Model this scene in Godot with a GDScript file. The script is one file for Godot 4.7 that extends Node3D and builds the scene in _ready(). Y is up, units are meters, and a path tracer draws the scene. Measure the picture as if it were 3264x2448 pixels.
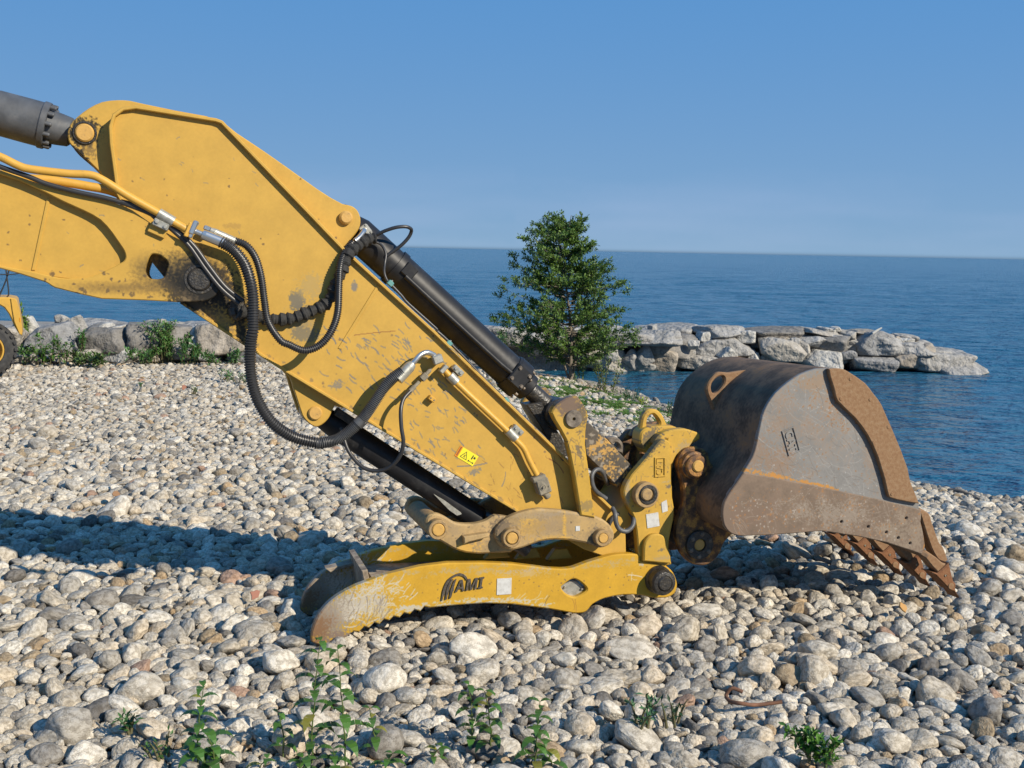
extends Node3D
# A pebble beach beside a lake: the lowered arm of an excavator with hydraulic thumb and digging bucket,
# an armour stone jetty and a small tree behind it.

# ------------------------------------------------------------------ mesh builder
class MB:
	var v := PackedVector3Array()
	var n := PackedVector3Array()
	var t := PackedVector2Array()
	var col := PackedColorArray()
	var use_col := false
	var cur := Color(1, 1, 1)
	var xf := Transform3D.IDENTITY
	func tri(a: Vector3, b: Vector3, c: Vector3, na: Vector3, nb: Vector3, nc: Vector3) -> void:
		var g := (b - a).cross(c - a)
		if g.length_squared() < 1e-16:
			return
		if g.dot(na + nb + nc) > 0.0:
			var s := b; b = c; c = s
			s = nb; nb = nc; nc = s
		for p in [a, b, c]:
			var q: Vector3 = xf * p
			v.append(q)
			t.append(Vector2((q.x + 2.2) / 5.4, (2.6 - q.y) / 2.7))
			if use_col:
				col.append(cur)
		for m in [na, nb, nc]:
			n.append((xf.basis * m).normalized())
	func quad(a: Vector3, b: Vector3, c: Vector3, d: Vector3, na: Vector3, nb: Vector3, nc: Vector3, nd: Vector3) -> void:
		tri(a, b, c, na, nb, nc)
		tri(a, c, d, na, nc, nd)
	func flat(a: Vector3, b: Vector3, c: Vector3, d: Vector3, m: Vector3) -> void:
		quad(a, b, c, d, m, m, m, m)
	func mesh() -> ArrayMesh:
		var arr := []
		arr.resize(Mesh.ARRAY_MAX)
		arr[Mesh.ARRAY_VERTEX] = v
		arr[Mesh.ARRAY_NORMAL] = n
		arr[Mesh.ARRAY_TEX_UV] = t
		if use_col:
			arr[Mesh.ARRAY_COLOR] = col
		var m := ArrayMesh.new()
		m.add_surface_from_arrays(Mesh.PRIMITIVE_TRIANGLES, arr)
		return m
	# a turned shape along an axis; prof holds (distance along the axis, radius)
	func lathe(a: Vector3, dir: Vector3, prof: Array, sides := 24) -> void:
		var d := dir.normalized()
		var x := d.cross(Vector3(0.31, 0.9, 0.2)).normalized()
		var y := d.cross(x)
		for k in prof.size() - 1:
			var p: Vector2 = prof[k]
			var q: Vector2 = prof[k + 1]
			var e := q - p
			var nl := Vector2(-e.y, e.x).normalized()   # (along, out)
			if e.x < 0 or (e.x == 0 and false):
				nl = nl
			for i in sides:
				var t0 := TAU * i / sides
				var t1 := TAU * (i + 1) / sides
				var r0 := x * cos(t0) + y * sin(t0)
				var r1 := x * cos(t1) + y * sin(t1)
				var n0 := d * nl.x + r0 * nl.y
				var n1 := d * nl.x + r1 * nl.y
				quad(a + d * p.x + r0 * p.y, a + d * q.x + r0 * q.y, a + d * q.x + r1 * q.y, a + d * p.x + r1 * p.y, n0, n0, n1, n1)
	func pin(a: Vector3, w0: float, w1: float, r: float, c := 0.004, sides := 28) -> void:
		lathe(Vector3(a.x, a.y, 0), Vector3(0, 0, 1), [Vector2(w0, r), Vector2(w1 - c, r), Vector2(w1, r - c), Vector2(w1, 0.0)], sides)
		lathe(Vector3(a.x, a.y, 0), Vector3(0, 0, 1), [Vector2(w0, 0.0), Vector2(w0, r)], sides)
	func ring(a: Vector3, w0: float, w1: float, r0: float, r1: float, c := 0.003, sides := 28) -> void:
		lathe(Vector3(a.x, a.y, 0), Vector3(0, 0, 1), [Vector2(w0, r1), Vector2(w1 - c, r1), Vector2(w1, r1 - c), Vector2(w1, r0 + c * 0.5), Vector2(w1 - c, r0), Vector2(w0, r0)], sides)
	func tube(p: PackedVector3Array, r: float, sides := 12, caps := true) -> void:
		var rr := PackedFloat32Array()
		rr.resize(p.size())
		rr.fill(r)
		tube_r(p, rr, sides, caps)
	func tube_r(p: PackedVector3Array, rr: PackedFloat32Array, sides := 12, caps := true, crisp := false) -> void:
		var x := Vector3.ZERO
		var last := []
		var lastn := []
		for i in p.size():
			var d := (p[mini(i + 1, p.size() - 1)] - p[maxi(i - 1, 0)]).normalized()
			if x == Vector3.ZERO:
				x = d.cross(Vector3(0.2, 0.35, 0.91)).normalized()
			x = (x - d * d.dot(x)).normalized()
			var y := d.cross(x)
			var ring_p := []
			var ring_n := []
			for s in sides:
				var o := x * cos(TAU * s / sides) + y * sin(TAU * s / sides)
				ring_p.append(p[i] + o * rr[i])
				ring_n.append(o)
			if i > 0:
				var sl := Vector3.ZERO
				if crisp:
					sl = -d * (rr[i] - rr[i - 1]) / maxf(0.0005, p[i].distance_to(p[i - 1]))
				for s in sides:
					var s2 := (s + 1) % sides
					quad(last[s], ring_p[s], ring_p[s2], last[s2], lastn[s] + sl, ring_n[s] + sl, ring_n[s2] + sl, lastn[s2] + sl)
			if caps and (i == 0 or i == p.size() - 1):
				var m := d * (-1.0 if i == 0 else 1.0)
				for s in range(1, sides - 1):
					tri(ring_p[0], ring_p[s], ring_p[s + 1], m, m, m)
			last = ring_p
			lastn = ring_n
	# chamfered box centred at c, half sizes h, in basis b
	func box(c: Vector3, h: Vector3, b := Basis.IDENTITY, e := 0.003) -> void:
		e = minf(e, minf(h.x, minf(h.y, h.z)) * 0.6)
		var g := func(sx: float, sy: float, sz: float, k: int) -> Vector3:
			var q := Vector3(sx * (h.x - (0.0 if k == 0 else e)), sy * (h.y - (0.0 if k == 1 else e)), sz * (h.z - (0.0 if k == 2 else e)))
			return c + b * q
		for s in [-1.0, 1.0]:
			flat(g.call(s, -1, -1, 0), g.call(s, 1, -1, 0), g.call(s, 1, 1, 0), g.call(s, -1, 1, 0), b * Vector3(s, 0, 0))
			flat(g.call(-1, s, -1, 1), g.call(1, s, -1, 1), g.call(1, s, 1, 1), g.call(-1, s, 1, 1), b * Vector3(0, s, 0))
			flat(g.call(-1, -1, s, 2), g.call(1, -1, s, 2), g.call(1, 1, s, 2), g.call(-1, 1, s, 2), b * Vector3(0, 0, s))
			for q in [-1.0, 1.0]:
				flat(g.call(s, q, -1, 0), g.call(s, q, 1, 0), g.call(s, q, 1, 1), g.call(s, q, -1, 1), b * Vector3(s, q, 0))
				flat(g.call(s, -1, q, 0), g.call(s, 1, q, 0), g.call(s, 1, q, 2), g.call(s, -1, q, 2), b * Vector3(s, 0, q))
				flat(g.call(-1, s, q, 1), g.call(1, s, q, 1), g.call(1, s, q, 2), g.call(-1, s, q, 2), b * Vector3(0, s, q))
				for u in [-1.0, 1.0]:
					var m := b * Vector3(s, q, u)
					tri(g.call(s, q, u, 0), g.call(s, q, u, 1), g.call(s, q, u, 2), m, m, m)
	# a plate with the outline o (and holes), from depth w0 (back) to w1 (front), edges chamfered by e
	func plate(o: PackedVector2Array, w0: float, w1: float, e := 0.003, holes := []) -> void:
		if Geometry2D.is_polygon_clockwise(o):
			o = o.duplicate(); o.reverse()
		var rings := [o]
		for h in holes:
			var q: PackedVector2Array = h.duplicate()
			if not Geometry2D.is_polygon_clockwise(q):
				q.reverse()
			rings.append(q)
		var insets := []
		for r in rings:
			insets.append(MB.inset(r, e))
		var merged: PackedVector2Array = insets[0].duplicate()
		for k in range(1, insets.size()):
			merged = MB.bridge(merged, insets[k])
		var idx := MB.ears(merged, insets.size() > 1)
		for k in range(0, idx.size(), 3):
			var a := merged[idx[k]]
			var b := merged[idx[k + 1]]
			var c := merged[idx[k + 2]]
			tri(Vector3(a.x, a.y, w1), Vector3(b.x, b.y, w1), Vector3(c.x, c.y, w1), Vector3.BACK, Vector3.BACK, Vector3.BACK)
			tri(Vector3(a.x, a.y, w0), Vector3(b.x, b.y, w0), Vector3(c.x, c.y, w0), Vector3.FORWARD, Vector3.FORWARD, Vector3.FORWARD)
		for k in rings.size():
			var r: PackedVector2Array = rings[k]
			var s: PackedVector2Array = insets[k]
			var m := r.size()
			var en := PackedVector2Array()
			for i in m:
				var d := (r[(i + 1) % m] - r[i]).normalized()
				en.append(Vector2(d.y, -d.x))
			for i in m:
				var j := (i + 1) % m
				var n0 := en[i]
				var n1 := en[i]
				if en[i].dot(en[(i + m - 1) % m]) > 0.8:
					n0 = (en[i] + en[(i + m - 1) % m]).normalized()
				if en[i].dot(en[j]) > 0.8:
					n1 = (en[i] + en[j]).normalized()
				var a3 := Vector3(n0.x, n0.y, 0)
				var b3 := Vector3(n1.x, n1.y, 0)
				quad(Vector3(r[i].x, r[i].y, w0 + e), Vector3(r[j].x, r[j].y, w0 + e), Vector3(r[j].x, r[j].y, w1 - e), Vector3(r[i].x, r[i].y, w1 - e), a3, b3, b3, a3)
				var up := Vector3(0, 0, 1)
				quad(Vector3(r[i].x, r[i].y, w1 - e), Vector3(r[j].x, r[j].y, w1 - e), Vector3(s[j].x, s[j].y, w1), Vector3(s[i].x, s[i].y, w1), a3 + up, b3 + up, b3 + up, a3 + up)
				quad(Vector3(r[i].x, r[i].y, w0 + e), Vector3(r[j].x, r[j].y, w0 + e), Vector3(s[j].x, s[j].y, w0), Vector3(s[i].x, s[i].y, w0), a3 - up, b3 - up, b3 - up, a3 - up)
	static func inset(r: PackedVector2Array, e: float) -> PackedVector2Array:
		var out := PackedVector2Array()
		var m := r.size()
		for i in m:
			var d0 := (r[i] - r[(i + m - 1) % m]).normalized()
			var d1 := (r[(i + 1) % m] - r[i]).normalized()
			var n0 := Vector2(-d0.y, d0.x)
			var n1 := Vector2(-d1.y, d1.x)
			var h := n0 + n1
			var l := h.length_squared()
			out.append(r[i] + (h * (2.0 * e / l) if l > 0.5 else n0 * e))
		return out
	static func bridge(o: PackedVector2Array, h: PackedVector2Array) -> PackedVector2Array:
		var best := INF
		var bi := 0
		var bj := 0
		for i in o.size():
			for j in h.size():
				var d := o[i].distance_squared_to(h[j])
				if d < best:
					best = d; bi = i; bj = j
		var out := PackedVector2Array()
		for i in bi + 1:
			out.append(o[i])
		for j in h.size() + 1:
			out.append(h[(bj + j) % h.size()])
		for i in range(bi, o.size()):
			out.append(o[i])
		return out
	static func ears(p: PackedVector2Array, own: bool) -> PackedInt32Array:
		if not own:
			var q := Geometry2D.triangulate_polygon(p)
			if q.size() > 0:
				return q
		var left := []
		for i in p.size():
			left.append(i)
		var out := PackedInt32Array()
		var guard := 0
		while left.size() > 3 and guard < 5000:
			guard += 1
			var done := false
			for relax in [0, 1]:
				for k in left.size():
					var ia: int = left[(k + left.size() - 1) % left.size()]
					var ib: int = left[k]
					var ic: int = left[(k + 1) % left.size()]
					var a := p[ia]
					var b := p[ib]
					var c := p[ic]
					var ar := (b - a).cross(c - b)
					if ar <= 1e-12:
						if relax == 1 and ar > -1e-12:
							left.remove_at(k); done = true; break
						continue
					var ok := true
					for q in left:
						if q == ia or q == ib or q == ic:
							continue
						var r := p[q]
						if r == a or r == b or r == c:
							continue
						if (b - a).cross(r - a) >= 0 and (c - b).cross(r - b) >= 0 and (a - c).cross(r - c) >= 0:
							ok = false
							break
					if ok:
						out.append_array([ia, ib, ic])
						left.remove_at(k)
						done = true
						break
				if done:
					break
			if not done:
				break
		if left.size() == 3:
			out.append_array(left)
		return out

func pv(a: Array) -> PackedVector2Array:
	var o := PackedVector2Array()
	for i in range(0, a.size(), 2):
		o.append(Vector2(a[i], a[i + 1]))
	return o
func pv3(a: Array) -> PackedVector3Array:
	var o := PackedVector3Array()
	for i in range(0, a.size(), 3):
		o.append(Vector3(a[i], a[i + 1], a[i + 2]))
	return o
func circle(c: Vector2, r: float, k := 20) -> PackedVector2Array:
	var o := PackedVector2Array()
	for i in k:
		o.append(c + Vector2(cos(TAU * i / k), sin(TAU * i / k)) * r)
	return o
# a smooth path through points, resampled at an even step
func path(p: PackedVector3Array, step := 0.012) -> PackedVector3Array:
	var dense := PackedVector3Array()
	for i in p.size() - 1:
		var a := p[maxi(i - 1, 0)]
		var d := p[mini(i + 2, p.size() - 1)]
		for k in 14:
			dense.append(p[i].cubic_interpolate(p[i + 1], a, d, k / 14.0))
	dense.append(p[p.size() - 1])
	var out := PackedVector3Array([dense[0]])
	var need := step
	for i in dense.size() - 1:
		var a := dense[i]
		var l := a.distance_to(dense[i + 1])
		while l >= need:
			a = a.move_toward(dense[i + 1], need)
			l -= need
			need = step
			out.append(a)
		need -= l
	if out[out.size() - 1].distance_to(p[p.size() - 1]) > step * 0.3:
		out.append(p[p.size() - 1])
	return out
func strip(p: PackedVector2Array, wid: float) -> PackedVector2Array:   # a band of even width to the left of an open line
	var o := p.duplicate()
	var back := PackedVector2Array()
	for i in p.size():
		var d0 := (p[i] - p[maxi(i - 1, 0)]).normalized()
		var d1 := (p[mini(i + 1, p.size() - 1)] - p[i]).normalized()
		var d := (d0 + d1).normalized()
		back.append(p[i] + Vector2(-d.y, d.x) * wid)
	back.reverse()
	o.append_array(back)
	return o

# ------------------------------------------------------------------ nodes
var M := {}
var taken := {}
func numbered(called: String) -> String:
	taken[called] = taken.get(called, -1) + 1
	return called if taken[called] == 0 else "%s_%03d" % [called, taken[called]]
func thing(called: String, label: String, category: String, at := Vector3.ZERO, group := "") -> Node3D:
	var o := Node3D.new()
	o.name = numbered(called)
	add_child(o)
	o.position = at
	o.set_meta("label", label)
	o.set_meta("category", category)
	if group:
		o.set_meta("group", group)
	return o
func group_of(called: String, parent: Node3D, label := "") -> Node3D:
	var o := Node3D.new()
	o.name = called
	parent.add_child(o, true)
	if label:
		o.set_meta("label", label)
	return o
func obj(called: String, mb: MB, mat: Material, parent: Node3D, label := "") -> MeshInstance3D:
	var o := MeshInstance3D.new()
	o.name = called
	o.mesh = mb.mesh()
	o.material_override = mat
	parent.add_child(o, true)
	if label:
		o.set_meta("label", label)
	return o
func slab(called: String, parent: Node3D, mat: Material, o: PackedVector2Array, w0: float, w1: float, e := 0.003, holes := []) -> MeshInstance3D:
	var mb := MB.new()
	mb.plate(o, w0, w1, e, holes)
	return obj(called, mb, mat, parent)
func pinned(called: String, parent: Node3D, mat: Material, at: Vector2, w0: float, w1: float, r: float, c := 0.004) -> MeshInstance3D:
	var mb := MB.new()
	mb.pin(Vector3(at.x, at.y, 0), w0, w1, r, c)
	return obj(called, mb, mat, parent)
func ringed(called: String, parent: Node3D, mat: Material, at: Vector2, w0: float, w1: float, r0: float, r1: float) -> MeshInstance3D:
	var mb := MB.new()
	mb.ring(Vector3(at.x, at.y, 0), w0, w1, r0, r1)
	return obj(called, mb, mat, parent)
func hose(called: String, parent: Node3D, mat: Material, p: PackedVector3Array, r: float, sides := 12) -> MeshInstance3D:
	var mb := MB.new()
	mb.tube(path(p), r, sides)
	return obj(called, mb, mat, parent)
func ribbed(called: String, parent: Node3D, mat: Material, p: PackedVector3Array, r: float, pitch := 0.0108) -> MeshInstance3D:
	var q := path(p, pitch / 4.0)
	var rr := PackedFloat32Array()
	for i in q.size():
		rr.append(r if i % 4 < 2 else r * 0.79)
	var mb := MB.new()
	mb.tube_r(q, rr, 14, true, true)
	return obj(called, mb, mat, parent)
func bolt(parent: Node3D, mat: Material, at: Vector3, dir: Vector3, r := 0.008, h := 0.008, called := "bolt") -> void:
	var mb := MB.new()
	mb.lathe(at, dir, [Vector2(-0.004, r * 1.25), Vector2(0.001, r * 1.25), Vector2(0.001, r)], 14)
	mb.lathe(at, dir, [Vector2(0.0, r), Vector2(h * 0.8, r), Vector2(h, r * 0.8), Vector2(h, 0.0)], 6)
	obj(called, mb, mat, parent)

# ------------------------------------------------------------------ materials
func lin(r: float, g: float, b: float) -> Color:
	return Color(r, g, b).linear_to_srgb()
func mat(c: Color, rough := 0.6, metal := 0.0, spec := 0.5) -> StandardMaterial3D:
	var m := StandardMaterial3D.new()
	m.albedo_color = c
	m.roughness = rough
	m.metallic = metal
	m.metallic_specular = spec
	return m
func noise(freq: float, seed_: int, oct := 4, kind := FastNoiseLite.TYPE_SIMPLEX_SMOOTH) -> FastNoiseLite:
	var f := FastNoiseLite.new()
	f.noise_type = kind
	f.seed = seed_
	f.frequency = freq
	f.fractal_octaves = oct
	return f
# seamless grain: two or more tones mixed by noise; stops = [[position, colour], ...]
func grain(size: int, freq: float, seed_: int, stops: Array, oct := 5, speck := 0.0) -> ImageTexture:
	var a := noise(freq, seed_, oct).get_seamless_image(size, size).get_data()
	var b := noise(freq * 6.0, seed_ + 7, 3).get_seamless_image(size, size).get_data()
	var g := Gradient.new()
	g.offsets = PackedFloat32Array()
	g.colors = PackedColorArray()
	var offs := PackedFloat32Array()
	var cols := PackedColorArray()
	for s in stops:
		offs.append(s[0])
		cols.append(s[1])
	g.offsets = offs
	g.colors = cols
	var lut := PackedByteArray()
	for i in 256:
		var c := g.sample(i / 255.0)
		lut.append_array([c.r8, c.g8, c.b8])
	var out := PackedByteArray()
	out.resize(size * size * 3)
	for i in size * size:
		var k := clampi(int(a[i] * (1.0 - speck) + b[i] * speck), 0, 255) * 3
		out[i * 3] = lut[k]
		out[i * 3 + 1] = lut[k + 1]
		out[i * 3 + 2] = lut[k + 2]
	var im := Image.create_from_data(size, size, false, Image.FORMAT_RGB8, out)
	im.generate_mipmaps()
	return ImageTexture.create_from_image(im)
func relief(size: int, freq: float, seed_: int, oct := 5) -> ImageTexture:
	return ImageTexture.create_from_image(noise(freq, seed_, oct).get_seamless_image(size, size))
func clad(m: StandardMaterial3D, tex: Texture2D, scale: float, world := false) -> StandardMaterial3D:
	m.albedo_texture = tex
	m.uv1_triplanar = true
	m.uv1_world_triplanar = world
	m.uv1_triplanar_sharpness = 4.0
	m.uv1_scale = Vector3.ONE * scale
	return m
func bump(m: StandardMaterial3D, tex: Texture2D, cm: float) -> StandardMaterial3D:
	m.heightmap_enabled = true
	m.heightmap_texture = tex
	m.heightmap_scale = cm
	return m

# painted and soiled plate: an image laid flat over the arm (metres across and up from the thumb tip)
class Coat:
	var w: int
	var h: int
	var u0: float
	var v1: float
	var px: float
	var d: PackedByteArray
	var fine: PackedByteArray
	var soft: PackedByteArray
	var rng := RandomNumberGenerator.new()
	func setup(u0_: float, v0_: float, u1_: float, v1_: float, px_: float, base: Color, seed_: int, mottle := 0.10) -> void:
		u0 = u0_; v1 = v1_; px = px_
		w = int((u1_ - u0_) / px); h = int((v1_ - v0_) / px)
		rng.seed = seed_
		var f := FastNoiseLite.new()
		f.seed = seed_; f.frequency = 0.17; f.fractal_octaves = 4; f.fractal_gain = 0.65
		fine = f.get_image(w, h).get_data()
		f.frequency = 0.02; f.seed = seed_ + 3; f.fractal_octaves = 5; f.fractal_gain = 0.6
		soft = f.get_image(w, h).get_data()
		d.resize(w * h * 3)
		var r := base.r8; var g := base.g8; var b := base.b8
		for i in w * h:
			var k := 1.0 + mottle * ((soft[i] - 128) / 128.0 * 0.6 + (fine[i] - 128) / 128.0 * 0.35)
			d[i * 3] = mini(255, int(r * k)); d[i * 3 + 1] = mini(255, int(g * k)); d[i * 3 + 2] = mini(255, int(b * k))
	func put(x: int, y: int, c: Color, a: float) -> void:
		if x < 0 or y < 0 or x >= w or y >= h:
			return
		var i := (y * w + x) * 3
		d[i] = int(lerpf(d[i], c.r8, a)); d[i + 1] = int(lerpf(d[i + 1], c.g8, a)); d[i + 2] = int(lerpf(d[i + 2], c.b8, a))
	# a stain with a ragged, grainy outline: at (u, v) reach (ru, rv); hard 0..1 is how solid it is, ragged how much the noise eats it
	func stain(at: Vector2, ru: float, rv: float, c: Color, hard := 0.9, ragged := 0.9, turn := 0.0, gain := 2.6) -> void:
		var m := maxf(ru, rv) * 1.5
		var x0 := int((at.x - m - u0) / px); var x1 := int((at.x + m - u0) / px)
		var y0 := int((v1 - at.y - m) / px); var y1 := int((v1 - at.y + m) / px)
		var cs := cos(turn); var sn := sin(turn)
		for y in range(maxi(0, y0), mini(h, y1)):
			for x in range(maxi(0, x0), mini(w, x1)):
				var du := u0 + x * px - at.x; var dv := v1 - y * px - at.y
				var e := Vector2((du * cs + dv * sn) / ru, (-du * sn + dv * cs) / rv).length()
				if e > 1.5:
					continue
				var i := y * w + x
				var k := 1.0 - e + ragged * ((soft[i] - 128) / 128.0 * 0.7 + (fine[i] - 128) / 128.0 * 1.0)
				if k > 0:
					put(x, y, c, clampf(k * gain, 0, 1) * hard)
	func scratch(a: Vector2, b: Vector2, c: Color, wid := 1, hard := 0.8) -> void:
		var l := a.distance_to(b) / px * 1.4
		var wob := Vector2(b.y - a.y, a.x - b.x) * rng.randf_range(-0.15, 0.15)
		for k in int(l) + 1:
			var f := k / maxf(1.0, l)
			var p := a.lerp(b, f) + wob * sin(f * PI)
			var x := int((p.x - u0) / px); var y := int((v1 - p.y) / px)
			var i := clampi(y * w + x, 0, w * h - 1)
			var al := hard * clampf(0.4 + fine[i] / 160.0, 0, 1)
			for q in wid:
				put(x, y + q, c, al)
	func scratches(n: int, lo: Vector2, hi: Vector2, dir: Vector2, spread: float, len0: float, len1: float, c: Color, wid := 1, hard := 0.8) -> void:
		for k in n:
			var a := Vector2(rng.randf_range(lo.x, hi.x), rng.randf_range(lo.y, hi.y))
			var t := dir.rotated(rng.randf_range(-spread, spread)) * rng.randf_range(len0, len1)
			scratch(a, a + t, c, wid, hard * rng.randf_range(0.5, 1.0))
	func specks(n: int, lo: Vector2, hi: Vector2, c: Color, r0: float, r1: float) -> void:
		for k in n:
			stain(Vector2(rng.randf_range(lo.x, hi.x), rng.randf_range(lo.y, hi.y)), rng.randf_range(r0, r1), rng.randf_range(r0, r1), c, 0.85, 1.0)
	func texture() -> ImageTexture:
		var im := Image.create_from_data(w, h, false, Image.FORMAT_RGB8, d)
		return ImageTexture.create_from_image(im)
	func lay(m: StandardMaterial3D) -> StandardMaterial3D:
		m.albedo_texture = texture()
		m.texture_repeat = false
		# plates carry ((u + 2.2) / 5.4, (2.6 - v) / 2.7)
		var W := w * px; var H := h * px
		m.uv1_scale = Vector3(5.4 / W, 2.7 / H, 1)
		m.uv1_offset = Vector3((-2.2 - u0) / W, (v1 - 2.6) / H, 0)
		return m

const WATER := -0.36
const SHORE := [Vector2(-3.0, -22.0), Vector2(0.5, -17.6), Vector2(1.35, -16.4), Vector2(1.75, -14.6), Vector2(2.2, -12.9), Vector2(2.75, -11.3), Vector2(3.5, -9.5), Vector2(4.2, -8.8), Vector2(6.2, -8.0), Vector2(12.0, -6.0), Vector2(40.0, 2.0)]

func shore_side(x: float, z: float) -> float:   # metres inland of the waterline, negative over the lake
	var p := Vector2(x, z)
	var best := INF
	var sgn := 1.0
	for i in SHORE.size() - 1:
		var a: Vector2 = SHORE[i]
		var b: Vector2 = SHORE[i + 1]
		var q := Geometry2D.get_closest_point_to_segment(p, a, b)
		var d := p.distance_squared_to(q)
		if d < best:
			best = d
			sgn = 1.0 if (b - a).cross(p - a) > 0 else -1.0
	return sqrt(best) * sgn
var lay_noise := FastNoiseLite.new()
func ground_y(x: float, z: float) -> float:
	var s := shore_side(x, z)
	var y := -0.36 + 0.36 * pow(clampf((s + 0.1) / 2.8, 0.0, 1.0), 0.8) if s > -0.1 else -0.36 + 0.22 * (s + 0.1)
	return maxf(y, -2.5) - 0.035 * smoothstep(0.5, 3.0, s) + 0.03 * lay_noise.get_noise_2d(x, z)

func _ready() -> void:
	# ---- camera
	var cam := Camera3D.new()
	cam.name = "camera"
	add_child(cam)
	cam.position = Vector3(0, 1.7, 0)
	cam.rotation_degrees = Vector3(-7.27, 0, 1.11)
	cam.fov = 40.0
	cam.near = 0.05
	cam.far = 9000.0
	cam.current = true
	# ---- sky, sun and exposure
	var env := Environment.new()
	env.background_mode = Environment.BG_SKY
	var sky := Sky.new()
	var sm := ProceduralSkyMaterial.new()
	sm.sky_top_color = lin(0.052, 0.213, 0.50)
	sm.sky_horizon_color = lin(0.205, 0.335, 0.49)
	sm.sky_curve = 0.11
	sm.ground_bottom_color = lin(0.05, 0.09, 0.14)
	sm.ground_horizon_color = lin(0.15, 0.22, 0.34)
	sm.ground_curve = 0.05
	sm.sun_angle_max = 1.0
	sm.energy_multiplier = 1.0
	sm.sky_cover = haze_streaks()
	sm.sky_cover_modulate = Color(1, 1, 1)
	sky.sky_material = sm
	env.sky = sky
	env.tonemap_mode = Environment.TONE_MAPPER_LINEAR
	env.tonemap_exposure = 1.25
	env.sdfgi_enabled = true
	env.ssao_enabled = true
	env.ssil_enabled = true
	var we := WorldEnvironment.new()
	we.name = "world_environment"
	we.environment = env
	add_child(we)
	var sun := DirectionalLight3D.new()
	sun.name = "sun"
	add_child(sun)
	sun.light_color = Color(1.0, 0.955, 0.875)
	sun.light_energy = 1.6
	sun.light_angular_distance = 0.5
	sun.shadow_enabled = true
	sun.look_at_from_position(Vector3.ZERO, Vector3(-1.4, -1.0, -1.0), Vector3.UP)
	# ---- setting
	lay_noise.seed = 4
	lay_noise.frequency = 0.35
	lay_noise.fractal_octaves = 3
	beach()
	lake()
	jetty()
	excavator()
	truck()
	plants()
	litter()

# faint far streaks of haze low over the lake, all round the horizon
func haze_streaks() -> ImageTexture:
	var w := 2048
	var h := 1024
	var im := Image.create_empty(w, h, false, Image.FORMAT_RGBA8)
	var f := noise(0.012, 61, 5)
	for y in range(int(h * 0.46), int(h * 0.5)):
		var e := (0.5 - (y + 0.5) / h) * 180.0   # degrees above the horizon
		var band := smoothstep(-0.3, 0.25, e) * (1.0 - smoothstep(2.0, 5.0, e))
		for x in w:
			var a := f.get_noise_2d(x * 0.6, y * 5.0) * 0.5 + 0.5
			im.set_pixel(x, y, Color(1.0, 0.86, 0.88, clampf((a - 0.35) * 0.09, 0.0, 1.0) * band))
	return ImageTexture.create_from_image(im)

# ------------------------------------------------------------------ beach
func stone_mesh(seed_: int, sub: int, cuts: int, power: float, rough: float, block := false) -> ArrayMesh:
	# a rounded stone: a sphere cut by soft planes, roughened; unit half size
	var rng := RandomNumberGenerator.new()
	rng.seed = seed_
	var pl := PackedVector3Array()
	var ds := PackedFloat32Array()
	for k in cuts:
		pl.append(Vector3(rng.randfn(), rng.randfn(), rng.randfn()).normalized())
		ds.append(rng.randf_range(0.62, 1.0) if not block else rng.randf_range(0.80, 1.1))
	if block:   # quarried stones keep something of six faces
		for q in [Vector3.RIGHT, Vector3.LEFT, Vector3.UP, Vector3.DOWN, Vector3.BACK, Vector3.FORWARD]:
			pl.append((q + Vector3(rng.randfn(0, 0.16), rng.randfn(0, 0.16), rng.randfn(0, 0.16))).normalized())
			ds.append(rng.randf_range(0.70, 0.86))
	var f := noise(0.9, seed_ + 50, 4)
	var at := func(d: Vector3) -> Vector3:
		var s := pow(1.0 / (1.25 if block else 1.02), power)
		for k in pl.size():
			var c := d.dot(pl[k])
			if c > 0:
				s += pow(c / ds[k], power)
		var r := pow(s, -1.0 / power)
		r *= 1.0 + rough * f.get_noise_3d(d.x * 1.6, d.y * 1.6, d.z * 1.6) + rough * 0.35 * f.get_noise_3d(d.x * 6 + 9, d.y * 6, d.z * 6)
		return d * r
	# cube sphere
	var vs := PackedVector3Array()
	var idx := PackedInt32Array()
	var seen := {}
	for face in 6:
		var n := [Vector3.RIGHT, Vector3.LEFT, Vector3.UP, Vector3.DOWN, Vector3.BACK, Vector3.FORWARD][face] as Vector3
		var u := Vector3(n.y, n.z, n.x)
		var w := n.cross(u)
		for i in sub:
			for j in sub:
				var q := []
				for o in [[0, 0], [1, 0], [1, 1], [0, 1]]:
					var a := tan((2.0 * (i + o[0]) / sub - 1.0) * PI / 4)
					var b := tan((2.0 * (j + o[1]) / sub - 1.0) * PI / 4)
					var d := (n + u * a + w * b).normalized()
					var key := d.snapped(Vector3.ONE * 0.0005)
					if not seen.has(key):
						seen[key] = vs.size()
						vs.append(at.call(d))
					q.append(seen[key])
				idx.append_array([q[0], q[2], q[1], q[0], q[3], q[2]])
	var nr := PackedVector3Array()
	nr.resize(vs.size())
	for k in range(0, idx.size(), 3):
		var g := (vs[idx[k + 2]] - vs[idx[k]]).cross(vs[idx[k + 1]] - vs[idx[k]])
		for o in 3:
			nr[idx[k + o]] += g
	for k in nr.size():
		nr[k] = nr[k].normalized()
	var arr := []
	arr.resize(Mesh.ARRAY_MAX)
	arr[Mesh.ARRAY_VERTEX] = vs
	arr[Mesh.ARRAY_NORMAL] = nr
	arr[Mesh.ARRAY_INDEX] = idx
	var m := ArrayMesh.new()
	m.add_surface_from_arrays(Mesh.PRIMITIVE_TRIANGLES, arr)
	return m

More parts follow.
